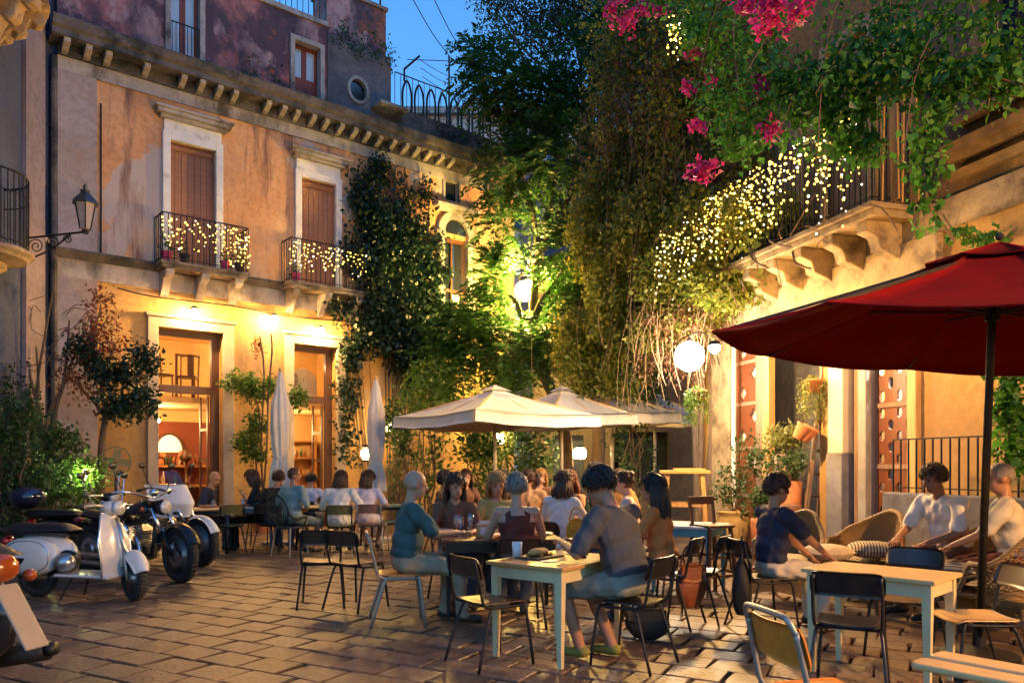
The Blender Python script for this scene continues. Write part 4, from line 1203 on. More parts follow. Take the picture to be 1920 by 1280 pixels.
for q in (Wd, tip):                       # the crown keeps clear of the lamp head
    ok &= ~((np.abs(960 + FOC * q[:, 0] / q[:, 1] - 985) < 34) & (np.abs(HZ - FOC * (q[:, 2] - EYE) / q[:, 1] - 545) < 40) & (q[:, 1] < 18.6))
    ok &= np.linalg.norm(q - np.array(sp), axis=1) > 0.45
fronds('crown', B[ok], D[ok], 0.62, 9, 0.17, L_TREE, t)
# small-leaved dark crown high against the sky
t = thing('high_tree', 'small-leaved dark crown speckling the sky above the tall tree', 'tree', Vector((2.2, 20.2, 0)))
O = Vector((2.2, 20.2, 0))
MB().tube(smooth_path([(0, 0, 0), (0.1, 0, 4), (-0.2, 0.1, 8), (0, 0, 13)], 4), [0.2 - 0.011 * i for i in range(13)], 8).build('trunk', BARK, t, smooth=True)
bl = []
for px, py, Y, rx, rz, n in ((960, 20, 20, 1.0, 0.8, 130), (1040, 60, 20, 1.1, 1.0, 220), (1110, 20, 19.5, 1.2, 1.2, 330), (1150, 140, 19, 1.0, 1.3, 330), (930, -20, 20.5, 0.8, 0.5, 70), (1040, -60, 20, 1.6, 0.9, 200), (1120, 260, 19, 0.8, 1.3, 300), (1190, 60, 18, 1.0, 1.6, 420), (1180, 330, 17.5, 0.8, 1.6, 420), (1120, 420, 18.5, 0.6, 1.2, 200)):
    bl.append((tuple(A(px, py, Y) - O), (rx, rx, rz), n))
foliage('crown', clumps(bl, 11, 0.12, 0.2), 0.085, leafmat('dark_small_leaf', (0.01, 0.03, 0.014), (0.035, 0.06, 0.02), 0.3), t, (0, 0, -0.4), 0.6)
st, tp = [], []
for c, r, n in bl:
    for k in range(3):
        st.append((0, 0, max(3, c[2] - 3.5)))
        tp.append(Vector(c) + Vector((random.uniform(-1, 1) * r[0], random.uniform(-1, 1) * r[1], random.uniform(-0.6, 0.8) * r[2])))
branch_mesh(st, tp, [0.05] * len(st), 5).build('limb', BARK, t)

# the huge creeper over the corner of the ochre house
CB = RW(-0.6, 0.1, 0)
t = thing('creeper', 'huge dense creeper cascading over the corner of the ochre house', 'creeper', CB)
def CL(px, py, Y): return tuple(A(px, py, Y) - CB)
bl, drybl = [], []
for px, py, Y, rx, rz, n in ((1130, 420, 15.0, 0.7, 1.2, 330), (1160, 560, 14.6, 0.6, 1.0, 300), (1190, 330, 15.0, 0.8, 1.2, 300), (1230, 450, 14.0, 0.85, 1.1, 520), (1290, 520, 13.3, 0.8, 0.7, 420), (1330, 430, 13.0, 0.7, 0.7, 300), (1380, 480, 12.5, 0.5, 0.5, 200), (1240, 620, 13.8, 0.6, 0.5, 240), (1300, 590, 13.2, 0.5, 0.4, 200), (1180, 200, 15.2, 0.9, 1.4, 260), (1280, 260, 13.8, 0.9, 1.4, 200), (1210, 60, 15, 1.2, 1.2, 240), (1330, 100, 13.5, 1.2, 1.4, 260), (1420, 520, 12.2, 0.3, 0.3, 80), (1090, 650, 15.5, 0.6, 0.9, 220), (1170, 690, 14.9, 0.5, 0.5, 130), (1400, 250, 12.6, 0.6, 1.2, 90), (1440, 440, 11.6, 0.35, 0.35, 70), (1480, 400, 11.2, 0.25, 0.25, 34), (1400, 400, 11.9, 0.4, 0.45, 90), (1350, 540, 12.4, 0.45, 0.35, 110)):
    bl.append((CL(px, py, Y), (rx, rx * 0.8, rz), int(n * 1.7)))
foliage('crown', clumps(bl, 12, 0.085, 0.3), 0.085, L_CREEP, t, (-0.3, -0.5, -0.7), 0.6)
for px, py, Y, rx, rz, n in ((1150, 250, 14.6, 0.6, 1.2, 110), (1250, 200, 13.6, 0.9, 1.6, 140), (1350, 330, 12.8, 0.7, 0.9, 90), (1210, 120, 14.5, 0.9, 1.0, 90), (1290, 600, 13.0, 0.7, 0.45, 160), (1260, 680, 13.3, 0.6, 0.4, 90)):
    drybl.append((CL(px, py, Y), (rx, rx * 0.8, rz), n))
foliage('dry_leaves', clumps(drybl, 9, 0.10, 0.2), 0.075, leafmat('dry_brown_leaf', (0.07, 0.028, 0.012), (0.16, 0.075, 0.03), 0.3), t, (0, -0.3, -1.2), 0.35)
st = MB()
for k in range(64):
    px = random.gauss(1240, 80)
    y0 = random.uniform(0, 560)
    y1 = min(780 if px > 1180 else 700, y0 + random.uniform(150, 420))
    Y = 15.2 - (px - 1100) * 0.0075 - random.uniform(0.2, 1.0)
    a, b = Vector(CL(px, y0, Y)), Vector(CL(px + random.uniform(-45, 45), y1, Y - random.uniform(-0.2, 0.3)))
    m1 = a.lerp(b, 0.35) + Vector((random.uniform(-0.25, 0.25), random.uniform(-0.2, 0.2), 0))
    m2 = a.lerp(b, 0.7) + Vector((random.uniform(-0.2, 0.2), random.uniform(-0.2, 0.2), 0))
    st.tube(smooth_path([a, m1, m2, b], 3), random.uniform(0.003, 0.007), 4, cap=False)
for k in range(46):
    px = random.uniform(1200, 1345)
    y0 = random.uniform(540, 650)
    Y = 12.9 + random.uniform(-0.4, 0.6)
    a = Vector(CL(px, y0, Y))
    b = Vector(CL(px + random.uniform(-35, 35), y0 + random.uniform(50, 150), Y + random.uniform(-0.2, 0.2)))
    st.tube(smooth_path([a, a.lerp(b, 0.5) + Vector((random.uniform(-0.12, 0.12), random.uniform(-0.1, 0.1), 0.05)), b], 3), random.uniform(0.003, 0.006), 4, cap=False)
st.build('hanging_stems', TWIG, t, kind='stuff')
st = MB()
for k in range(7):
    st.tube(smooth_path([(random.uniform(-0.2, 0.2), 0, 0), (random.uniform(-0.3, 0.3), -0.1, 3), (random.uniform(-0.5, 0.4), -0.3, 7), (random.uniform(-1.5, 0.5), -0.3, 11.5)], 4), [0.06 - 0.003 * i for i in range(13)], 6)
st.build('trunk', BARK, t)
# leafless twisted vine on the corbels under the long balcony
t = thing('bare_vine', 'bare twisted vine stems over the corbels under the long balcony', 'vine', RW(1.2, 0.85, 4.0))
o0 = RW(1.2, 0.85, 4.0)
st = MB()
for k in range(26):
    a = RW(random.uniform(-0.4, 4.2), 0.82, random.uniform(3.9, 4.7))
    b = a + (RW(random.uniform(-0.6, 0.6), 0, 0) - RW(0, 0, 0)) + Vector((0, 0, random.uniform(-0.5, 0.5)))
    m_ = a.lerp(b, 0.5) + Vector((random.uniform(-0.1, 0.1), -0.05, random.uniform(-0.2, 0.2)))
    st.tube(smooth_path([a - o0, m_ - o0, b - o0], 4), random.uniform(0.006, 0.018), 5)
st.build('stems', TWIG, t, kind='stuff')

# bougainvillea hanging from above at the upper right, close to the camera
BO = A(1560, -220, 7.6)
t = thing('bougainvillea', 'bright green bougainvillea with magenta flowers hanging across the upper right', 'bougainvillea', BO)
def BLc(px, py, Y): return tuple(A(px, py, Y) - BO)
bl, pk = [], []
for px, py, Y, rx, rz, n in ((1330, 60, 8.4, 0.35, 0.3, 30), (1420, 130, 8.2, 0.4, 0.35, 42), (1500, 170, 8.0, 0.4, 0.3, 48), (1580, 150, 7.8, 0.45, 0.35, 58), (1660, 110, 7.6, 0.45, 0.4, 56), (1560, 240, 8.0, 0.28, 0.3, 34), (1620, 270, 8.0, 0.2, 0.35, 28), (1450, 220, 8.1, 0.3, 0.3, 26), (1720, 130, 7.2, 0.3, 0.15, 26), (1830, 140, 6.9, 0.35, 0.12, 34), (1870, 150, 6.8, 0.25, 0.12, 22), (1700, 30, 7.4, 0.5, 0.3, 44), (1800, 40, 7.0, 0.5, 0.25, 34), (1760, 200, 7.2, 0.1, 0.35, 14), (1740, 330, 7.2, 0.09, 0.4, 16), (1738, 250, 7.2, 0.1, 0.15, 10), (1600, 30, 7.8, 0.6, 0.35, 46), (1430, 10, 8.3, 0.5, 0.3, 36), (1900, 60, 6.6, 0.3, 0.3, 30), (1350, 180, 8.4, 0.25, 0.35, 20), (1380, 260, 8.4, 0.2, 0.25, 14), (1290, 20, 8.8, 0.4, 0.3, 24)):
    bl.append((BLc(px, py, Y), (rx * 1.1, rx, rz * 1.1), int(n * (0.45 if py < 100 and px > 1550 else 0.8))))
foliage('crown', clumps(bl, 17, 0.075, 0.2), 0.078, L_BOUG, t, (0, -0.5, -0.9), 0.7)
for px, py, Y, rx, rz, n in ((1455, 30, 6.2, 0.16, 0.11, 26), (1400, 5, 6.3, 0.1, 0.06, 12), (1500, 20, 6.2, 0.08, 0.05, 8), (1175, 40, 9.0, 0.10, 0.22, 14), (1145, 25, 9.0, 0.06, 0.14, 8), (1210, 20, 9.0, 0.1, 0.08, 8), (1290, 165, 8.6, 0.06, 0.06, 6), (1308, 230, 8.5, 0.05, 0.12, 7), (1335, 155, 8.6, 0.05, 0.08, 5), (1422, 160, 8.1, 0.05, 0.1, 8), (1440, 245, 8.0, 0.09, 0.14, 14), (1318, 322, 7.4, 0.12, 0.08, 18), (1240, 20, 9, 0.06, 0.05, 6), (1435, 170, 8, 0.04, 0.06, 4), (1300, 100, 8.6, 0.05, 0.05, 4)):
    pk.append((BLc(px, py, Y), (rx * 1.25, rx, rz * 1.3), n))
foliage('blossoms', clumps(pk, 8, 0.03, 0.1), 0.055, L_PINK, t, (0, -0.6, 0), 0.85)
st = MB()
for k in range(18):
    px0, px1 = random.uniform(1280, 1900), 0
    px1 = px0 + random.uniform(-120, 120)
    Y = 8.4 - (px0 - 1330) * 0.0028
    a, b = Vector(BLc(px0, random.uniform(-180, -20), Y)), Vector(BLc(px1, random.uniform(60, 300), Y - 0.1))
    st.tube(smooth_path([a, a.lerp(b, 0.5) + Vector((random.uniform(-0.3, 0.3), 0, 0.1)), b], 4), random.uniform(0.003, 0.007), 5)
st.tube(smooth_path([Vector(BLc(1560, 90, 7.8)), Vector(BLc(1700, 100, 7.4)), Vector(BLc(1800, 130, 7.0)), Vector(BLc(1960, 170, 6.5))], 5), 0.012, 5)
st.tube(smooth_path([Vector(BLc(1745, 150, 7.2)), Vector(BLc(1735, 260, 7.2)), Vector(BLc(1738, 370, 7.2)), Vector(BLc(1790, 450, 7.4))], 5), 0.018, 5)
st.build('stems', TWIG, t, kind='stuff')
# ivy strand on the right edge and on the wall
t = thing('wall_vine', 'leafy green vine hanging down the right edge below the red parasol', 'vine', A(1900, 700, 7.4))
o0 = A(1900, 700, 7.4)
bl = [(tuple(A(px, py, 7.4) - o0), (rx, 0.12, rz), n) for px, py, rx, rz, n in ((1895, 730, 0.13, 0.2, 16), (1890, 780, 0.14, 0.2, 20), (1910, 840, 0.12, 0.2, 18), (1885, 870, 0.07, 0.15, 8), (1935, 760, 0.2, 0.5, 30), (1900, 690, 0.12, 0.1, 10))]
foliage('crown', clumps(bl, 9, 0.05, 0.2), 0.085, L_BOUG, t, (0, -0.5, -0.7), 0.75)
MB().tube(smooth_path([A(1900, 690, 7.4) - o0, A(1895, 780, 7.4) - o0, A(1890, 880, 7.42) - o0, A(1930, 900, 7.45) - o0, Vector((0.12, 0.1, -A(1900, 700, 7.4).z))], 4), 0.012, 5).build('stem', TWIG, t)
t = thing('wall_vine', 'thin leafy vine trailing along the cornice above the red parasol', 'vine', A(1850, 440, 8.3))
o0 = A(1850, 440, 8.3)
bl = [(tuple(A(px, py, 8.3) - o0), (0.18, 0.1, 0.06), 9) for px, py in ((1800, 440), (1840, 448), (1880, 440), (1910, 455))]
foliage('crown', clumps(bl, 7, 0.04, 0.2), 0.075, L_BOUG, t, (0, -0.5, -0.4), 0.75)
MB().tube(smooth_path([A(1765, 400, 8.4) - o0, A(1800, 440, 8.3) - o0, A(1870, 445, 8.3) - o0, A(1960, 470, 8.1) - o0], 4), 0.014, 5).build('stem', TWIG, t)

# bushes at the back of the square, under the ivy and behind the parasols
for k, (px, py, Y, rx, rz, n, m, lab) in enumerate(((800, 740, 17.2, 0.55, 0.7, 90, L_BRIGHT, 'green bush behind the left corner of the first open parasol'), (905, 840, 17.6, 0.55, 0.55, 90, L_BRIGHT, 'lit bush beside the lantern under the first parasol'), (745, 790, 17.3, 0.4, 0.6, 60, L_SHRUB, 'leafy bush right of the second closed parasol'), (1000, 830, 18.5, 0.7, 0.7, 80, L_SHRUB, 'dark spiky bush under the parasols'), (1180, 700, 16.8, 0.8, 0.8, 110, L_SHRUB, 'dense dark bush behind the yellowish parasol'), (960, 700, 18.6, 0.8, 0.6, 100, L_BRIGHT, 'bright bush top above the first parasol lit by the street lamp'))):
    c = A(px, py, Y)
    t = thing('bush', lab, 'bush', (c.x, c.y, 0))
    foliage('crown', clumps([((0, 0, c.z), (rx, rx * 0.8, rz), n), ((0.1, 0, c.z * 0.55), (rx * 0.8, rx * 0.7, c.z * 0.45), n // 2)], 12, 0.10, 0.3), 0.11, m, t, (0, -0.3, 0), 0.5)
    branch_mesh([(0, 0, 0)] * 6, [(random.uniform(-rx, rx) * 0.7, random.uniform(-0.3, 0.3), c.z + random.uniform(-0.2, 0.4) * rz) for _ in range(6)], [0.03] * 6, k).build('stems', BARK, t, kind='stuff')

# tree in front of the palazzo at the left
TB = A(190, 900, 13.6); TB.z = 0
t = thing('small_tree', 'small half-dry tree with green clumps left of the first shop door', 'tree', TB)
def T2(px, py, Y=13.6): return A(px, py, Y) - TB
tr = [Vector((0, 0, 0)), T2(190, 850), T2(198, 780), T2(190, 720), T2(170, 650), T2(175, 600)]
MB().tube(smooth_path(tr, 4), [0.075 - 0.0025 * i for i in range(21)], 8).build('trunk', BARK, t, smooth=True)
tips = [T2(140, 660), T2(215, 640, 13.3), T2(245, 690, 13.3), T2(265, 650, 13.2), T2(280, 680, 13.1), T2(160, 720, 13.2), T2(135, 700), T2(240, 760, 13.2), T2(205, 590), T2(150, 600), T2(185, 560), T2(265, 735, 13.2)]
branch_mesh([tr[3]] * 4 + [tr[2]] * 4 + [tr[4]] * 4, tips, [0.035] * 12, 4).build('limb', BARK, t)
foliage('dry_leaves', clumps([(tuple(T2(px, py, Y)), (r, r, r), n) for px, py, Y, r, n in ((165, 650, 13.5, 0.42, 46), (145, 700, 13.5, 0.35, 30), (190, 600, 13.7, 0.35, 26), (215, 645, 13.4, 0.3, 20), (175, 720, 13.4, 0.3, 20), (190, 560, 14, 0.2, 12))], 9, 0.09, 0.2), 0.075, L_DRY, t, (0, 0, -0.8), 0.5)
foliage('crown', clumps([(tuple(T2(px, py, Y)), (r, r, rz), n) for px, py, Y, r, rz, n in ((245, 750, 13.1, 0.42, 0.28, 80), (225, 700, 13.2, 0.3, 0.2, 36), (265, 665, 13.1, 0.2, 0.16, 22), (160, 660, 13.4, 0.3, 0.25, 36), (282, 690, 13.1, 0.12, 0.15, 10), (190, 700, 13.3, 0.25, 0.2, 26), (215, 760, 13.2, 0.25, 0.2, 26))], 13, 0.08, 0.2), 0.085, L_IVY, t, (0, 0, -0.4), 0.6)
# bare climbing stems and shrubs in the left corner
t = thing('climber', 'bare twisted climber stems against the grey house', 'climber', A(70, 900, 13.4) * 1.0)
o0 = A(70, 900, 13.4)
st = MB()
for px0, px1, px2, y2 in ((60, 72, 68, 650), (72, 60, 40, 600), (80, 118, 130, 600), (95, 120, 150, 640), (66, 70, 100, 540), (58, 50, 30, 560)):
    st.tube(smooth_path([Vector((A(px0, 900, 13.4) - o0).xy.to_3d()) - Vector((0, 0, o0.z)), A(px0 + 6, 800, 13.4) - o0, A(px1, 720, 13.4) - o0, A(px2, y2, 13.5) - o0], 4), [0.05 - 0.003 * i for i in range(13)], 6)
for k in range(16):
    a = A(random.uniform(40, 130), random.uniform(580, 700), 13.4) - o0
    st.tube(smooth_path([a, a + Vector((random.uniform(-0.3, 0.3), 0, random.uniform(0, 0.2))), a + Vector((random.uniform(-0.6, 0.6), 0, random.uniform(-0.3, 0.4)))], 3), 0.008, 4)
st.build('stems', BARK, t, kind='stuff')
for k, (px, py, Y, rx, rz, n, m, lab) in enumerate(((25, 810, 11.6, 0.5, 0.75, 120, L_SHRUB, 'dark green shrub at the left edge behind the scooters'), (10, 780, 12.6, 0.5, 0.9, 110, L_IVY, 'dark shrub against the grey house wall'), (110, 840, 12.8, 0.38, 0.38, 90, L_SHRUB, 'flower-dotted shrub left of the small tree'), (150, 890, 12.5, 0.42, 0.32, 110, L_BRIGHT, 'bright leafy plants around the garden spotlight'), (75, 900, 11.9, 0.45, 0.35, 80, L_SHRUB, 'low plants behind the dark scooter'))):
    c = A(px, py, Y)
    t = thing('shrub', lab, 'shrub', (c.x, c.y, 0))
    foliage('crown', clumps([((0, 0, c.z), (rx, rx * 0.8, rz), n), ((0, 0, c.z * 0.5), (rx * 0.8, rx * 0.6, c.z * 0.5), n // 2)], 12, 0.07, 0.25), 0.075, m, t, (0, -0.3, 0.2), 0.5)
    branch_mesh([(0, 0, 0)] * 5, [(random.uniform(-rx, rx) * 0.7, random.uniform(-0.2, 0.2), c.z + random.uniform(-0.2, 0.4) * rz) for _ in range(5)], [0.02] * 5, k).build('stems', BARK, t, kind='stuff')
# climbing rose between the doors
PB = LW(-0.25, 0.35, 0)
t = thing('climbing_plant', 'pot-grown climber with leafy clumps between the two shop doors', 'plant', PB)
def PL(px, py, Y=16.0): return A(px, py, Y) - PB
stems = [[Vector((0, 0, 0.3)), PL(480, 860), PL(487, 780), PL(470, 720)], [Vector((0, 0, 0.3)), PL(500, 840), PL(503, 740), PL(510, 660), PL(508, 625)], [Vector((0.05, 0, 0.3)), PL(490, 840), PL(495, 700), PL(487, 630)]]
st = MB()
for s_ in stems: st.tube(smooth_path(s_, 4), 0.022, 6)
st.build('stems', BARK, t, kind='stuff')
foliage('crown', clumps([(tuple(PL(px, py)), (r, r * 0.7, rz), n) for px, py, r, rz, n in ((450, 715, 0.32, 0.16, 40), (475, 730, 0.3, 0.25, 46), (560, 745, 0.2, 0.22, 30), (480, 800, 0.22, 0.25, 36), (460, 830, 0.28, 0.18, 36), (480, 850, 0.25, 0.15, 26), (505, 720, 0.15, 0.15, 14))], 11, 0.07, 0.2), 0.09, L_BRIGHT, t, (0, -0.3, -0.2), 0.5)
foliage('dry_leaves', clumps([(tuple(PL(485, 650)), (0.12, 0.1, 0.35), 20)], 6, 0.05, 0.1), 0.06, L_DRY, t)
MB().lathe([(0.0, 0), (0.16, 0), (0.22, 0.38), (0.24, 0.38), (0.24, 0.42), (0.2, 0.42), (0.19, 0.36), (0, 0.36)], 16).build('pot', TERRA, t, smooth=False)
# balcony pots
for sx, m, lab in ((-2.2, mat('magenta_pot', (0.35, 0.02, 0.14), 0.5), 'small magenta pot at the left end of the first balcony'), (-1.85, IRON, 'small dark pot on the first balcony beside the magenta one'), (-0.75, IRON, 'small dark pot at the right end of the first balcony'), (-1.05, MATS['magenta_pot'], 'small pink pot near the right end of the first balcony'), (0.5, MATS['magenta_pot'], 'small pink pot at the left end of the second balcony')):
    t = thing('flower_pot', lab, 'pot', LW(sx, 0.42, 5.441), 0, 'pots on the palazzo balconies')
    MB().lathe([(0, 0), (0.07, 0), (0.10, 0.16), (0.11, 0.16), (0.11, 0.19), (0.09, 0.19), (0, 0.17)], 12).build('pot', m, t)
    P = rng.normal(size=(70, 3)) * np.array([0.07, 0.07, 0.09]) + np.array([0, 0, 0.28])
    foliage('crown', P, 0.07, L_SHRUB, t, (0, 0, 0.5), 0.5)
# ------------------------------------------------------------------ parasols
def red_parasol():
    c = Vector((3.388, 5.453, 2.307))
    n = Vector((0.070, -0.041, 1)).normalized()
    x = Vector((0, 1, 0)).cross(n).normalized()
    y = n.cross(x)
    Rr, rise, rot = 1.911, 0.677, 1.374
    base = Vector((3.476, 5.72, 0))
    t = thing('red_parasol', 'big red octagonal parasol on a dark pole over the near tables', 'parasol', base)
    def W(r, a, h): return c + x * (r * math.cos(a)) + y * (r * math.sin(a)) + n * h - base
    s = MB()
    N = 8
    for k in range(N):
        a0, a1 = rot + k * math.pi / 4, rot + (k + 1) * math.pi / 4
        def f(u, v, a0=a0, a1=a1):
            r = Rr * (0.16 + 0.84 * u)
            p = W(r, a0, 0).lerp(W(r, a1, 0), v)
            sag = -0.05 * math.sin(math.pi * v) * u - 0.045 * math.sin(math.pi * u)
            return p + n * (rise * (1 - (0.16 + 0.84 * u)) + sag)
        s.sheet(f, 8, 6, 0.004)
    s.build('canopy', RED, t, smooth=True)
    s = MB()
    for k in range(N):
        a0, a1 = rot + k * math.pi / 4, rot + (k + 1) * math.pi / 4
        s.sheet(lambda u, v: W(Rr * 0.24 * u + 0.01, a0, 0).lerp(W(Rr * 0.24 * u + 0.01, a1, 0), v) + n * (rise * (1.05 - 0.24 * u) - 0.02 * math.sin(math.pi * v) * u), 3, 4, 0.004)
    s.build('vent_cap', RED, t, smooth=True)
    for k in range(N):
        a = rot + k * math.pi / 4
        MB().tube([W(Rr * (0.2 + 0.8 * j / 8), a, rise * (1 - (0.2 + 0.8 * j / 8)) - 0.045 * math.sin(math.pi * (j / 8) * 0.97) + 0.008) for j in range(9)], 0.006, 5).build('seam', RED, t)
    edge = []
    for k in range(N):
        a0, a1 = rot + k * math.pi / 4, rot + (k + 1) * math.pi / 4
        for j in range(6): edge.append(W(Rr, a0, 0).lerp(W(Rr, a1, 0), j / 6) - n * 0.05 * math.sin(math.pi * j / 6))
    MB().tube(edge, 0.007, 5, closed=True).build('hem', RED, t)
    hub = c + n * 0.22 - base
    top = c + n * (rise * 1.02) - base
    for k in range(N):
        a = rot + k * math.pi / 4
        MB().bar(W(Rr * 0.03, a, rise * 0.97 - 0.02), W(Rr * 0.985, a, rise * 0.015 - 0.012), 0.016, 0.022).build('rib', IRON, t)
        MB().bar(hub, W(Rr * 0.5, a, rise * 0.5 - 0.03), 0.012, 0.016).build('strut', IRON, t)
    MB().lathe([(0.05, -0.06), (0.055, 0.05), (0.03, 0.07)], 12, hub).build('hub', IRON, t)
    MB().tube([(0, 0, 0.02), hub, top], 0.028, 12).build('pole', mat('bronze_pole', (0.05, 0.045, 0.035), 0.35, 0.7, 0.2, 10, 0.02), t, smooth=True)
    MB().lathe([(0, 0.0), (0.27, 0.0), (0.27, 0.05), (0.10, 0.09), (0.045, 0.10), (0.045, 0.3), (0, 0.3)], 20).build('base', IRON, t)
    MB().lathe([(0.0, 0.0), (0.018, 0.0), (0.018, 0.03), (0, 0.03)], 8, Vector((0.03, -0.02, 1.35))).build('pole_joint', IRON, t)
    MB().ball(top + n * 0.06, 0.03, 8, 6).build('finial', IRON, t)
red_parasol()

def cream_parasol(c, Rr, zrim, apex, rot, label):
    t = thing('cream_parasol', label, 'parasol', (c[0], c[1], 0), rot, 'open cream parasols')
    K = [Vector((Rr * math.cos(k * math.pi / 2), Rr * math.sin(k * math.pi / 2), 0)) for k in range(4)]
    s, v = MB(), MB()
    for k in range(4):
        a, b = K[k], K[(k + 1) % 4]
        s.sheet(lambda u, w: a.lerp(b, w) * (0.1 + 0.9 * u) + Vector((0, 0, apex + (zrim + 0.19 - apex) * (0.1 + 0.9 * u) - 0.05 * math.sin(math.pi * u) - 0.05 * math.sin(math.pi * w) * u)), 8, 10, 0.004)
        v.sheet(lambda u, w: a.lerp(b, w) * (1.0 + 0.012 * u + 0.008 * math.sin(w * 25) * u) + Vector((0, 0, zrim + 0.19 - 0.05 * math.sin(math.pi * w) - 0.19 * u + 0.006 * math.sin(w * 18))), 3, 18, 0.003)
    s.build('canopy', CANVAS, t, smooth=True)
    v.build('valance', CANVAS, t, smooth=True)
    s = MB()
    for k in range(4):
        a, b = K[k] * 0.16, K[(k + 1) % 4] * 0.16
        s.sheet(lambda u, w: a.lerp(b, w) * (0.02 + 0.98 * u) + Vector((0, 0, apex + 0.07 + (zrim - apex) * 0.16 * u)), 3, 3, 0.004)
    s.build('vent_cap', CANVAS, t, smooth=True)
    for k in range(4):
        MB().bar((0, 0, apex - 0.03), K[k] * 0.97 + Vector((0, 0, zrim + 0.17)), 0.03, 0.03).build('rib', WOODP, t)
        m_ = (K[k] + K[(k + 1) % 4]) / 2
        MB().bar((0, 0, apex - 0.04), m_ * 0.97 + Vector((0, 0, zrim + 0.11)), 0.025, 0.025).build('rib', WOODP, t)
        MB().bar((0, 0, zrim + 0.05), K[k] * 0.5 + Vector((0, 0, (zrim + 0.17 + apex) / 2 - 0.05)), 0.02, 0.02).build('strut', WOODP, t)
    MB().tube([(0, 0, 0.02), (0, 0, apex + 0.08)], 0.03, 10).build('pole', mat('pale_pole', (0.4, 0.36, 0.3), 0.5), t, smooth=True)
    MB().bb(-0.3, 0.3, -0.3, 0.3, 0.002, 0.06).bb(-0.06, 0.06, -0.06, 0.06, 0.06, 0.3).build('base', STONE, t, bevel=0.01)
cream_parasol((-0.3, 13.6), 1.85, 2.11, 2.78, R(-8), 'large cream parasol open over the middle tables, nearest of the row')
cream_parasol((1.0, 15.4), 1.5, 2.25, 2.95, R(-10), 'greyish cream parasol open behind the nearest one')
cream_parasol((2.15, 16.5), 1.45, 2.34, 3.05, R(-12), 'yellow-lit cream parasol, third of the open row')
cream_parasol((3.22, 17.3), 1.3, 2.36, 3.0, R(-12), 'farthest open cream parasol under the hanging creeper')

def closed_parasol(p, ztop, zbot, label, seed):
    rr = random.Random(seed)
    t = thing('closed_parasol', label, 'parasol', p, rr.uniform(0, 1), 'closed cream parasols')
    prof = [(0.03, ztop), (0.07, ztop - 0.10), (0.10, ztop - 0.35), (0.155, ztop - 0.55), (0.165, ztop - 0.95), (0.15, ztop - 1.25), (0.125, ztop - 1.45), (0.11, ztop - 1.55), (0.155, ztop - 1.75), (0.19, zbot)]
    def f(u, v):
        k = u * (len(prof) - 1)
        i = min(int(k), len(prof) - 2)
        w = k - i
        r, z = prof[i][0] * (1 - w) + prof[i + 1][0] * w, prof[i][1] * (1 - w) + prof[i + 1][1] * w
        a = 2 * math.pi * v
        r *= 1 + (0.04 + 0.13 * u) * math.sin(a * 8 + 0.8 * math.sin(u * 5 + seed)) + 0.05 * math.sin(a * 3 + u * 4 + seed)
        return (r * math.cos(a), r * math.sin(a), z + 0.02 * math.sin(a * 8) * u)
    MB().sheet(f, 36, 72).build('canopy', CANVAS, t, smooth=True)
    def g(u, v):
        a = 2 * math.pi * v
        r = (0.035 + 0.08 * u) * (1 + 0.12 * math.sin(a * 8) * u)
        return (r * math.cos(a), r * math.sin(a), ztop + 0.03 - 0.42 * u - 0.06 * u * abs(math.sin(a * 4)))
    MB().sheet(g, 10, 64).build('vent_cap', CANVAS, t, smooth=True)
    MB().lathe([(0.118, -0.03), (0.122, 0), (0.118, 0.03)], 20, (0, 0, ztop - 1.54)).build('tie_strap', CANVAS, t)
    MB().tube([(0, 0, 0.02), (0, 0, ztop + 0.06)], 0.024, 10).build('pole', MATS['pale_pole'], t, smooth=True)
    MB().bb(-0.28, 0.28, -0.28, 0.28, 0.002, 0.06).bb(-0.05, 0.05, -0.05, 0.05, 0.06, 0.3).build('base', STONE, t, bevel=0.01)
    MB().ball((0, 0, ztop + 0.07), 0.04, 10, 6).build('finial', WOODP, t, smooth=True)
p = A(526, 900, 14.0)
closed_parasol((p.x, p.y, 0), A(526, 700, 14.0).z, 0.85, 'closed cream parasol standing before the second shop door', 1)
p = A(705, 900, 14.6)
closed_parasol((p.x, p.y, 0), A(705, 715, 14.6).z, 0.95, 'closed cream parasol standing before the ivy', 2)

# ------------------------------------------------------------------ tables
def table(name, label, p, rz, w, d, h, topm, legm, leg=0.055, apron=0.09, group='tables', taper=True):
    t = thing(name, label, 'table', (p[0], p[1], 0), rz, group)
    MB().bb(-w / 2, w / 2, -d / 2, d / 2, h - 0.028, h).build('table_top', topm, t, bevel=0.005)
    i = 0.03
    for sx in (-1, 1):
        for sy in (-1, 1):
            x, y = sx * (w / 2 - i - leg / 2), sy * (d / 2 - i - leg / 2)
            if taper:
                s = MB()
                k = leg * 0.62
                P = [(x + a * (k if z == 0.004 else leg) / 2, y + b * (k if z == 0.004 else leg) / 2, z) for z in (0.004, h - 0.13, h - 0.029) for a, b in ((-1, -1), (1, -1), (1, 1), (-1, 1))]
                F = [tuple(reversed(range(4))), (8, 9, 10, 11)]
                for q in (0, 4): F += [(q + j, q + (j + 1) % 4, q + 4 + (j + 1) % 4, q + 4 + j) for j in range(4)]
                s.add(P, F).build('leg', legm, t)
            else:
                MB().tube([(x * 1.06, y * 1.06, 0.004), (x, y, h - 0.029)], leg / 2, 10).build('leg', legm, t, smooth=True)
    if apron:
        for sy in (-1, 1): MB().box((0, sy * (d / 2 - i - 0.02), h - 0.029 - apron / 2), (w - 2 * i - 2 * leg, 0.02, apron)).build('apron', legm, t)
        for sx in (-1, 1): MB().box((sx * (w / 2 - i - 0.02), 0, h - 0.029 - apron / 2), (0.02, d - 2 * i - 2 * leg, apron)).build('apron', legm, t)
    return t
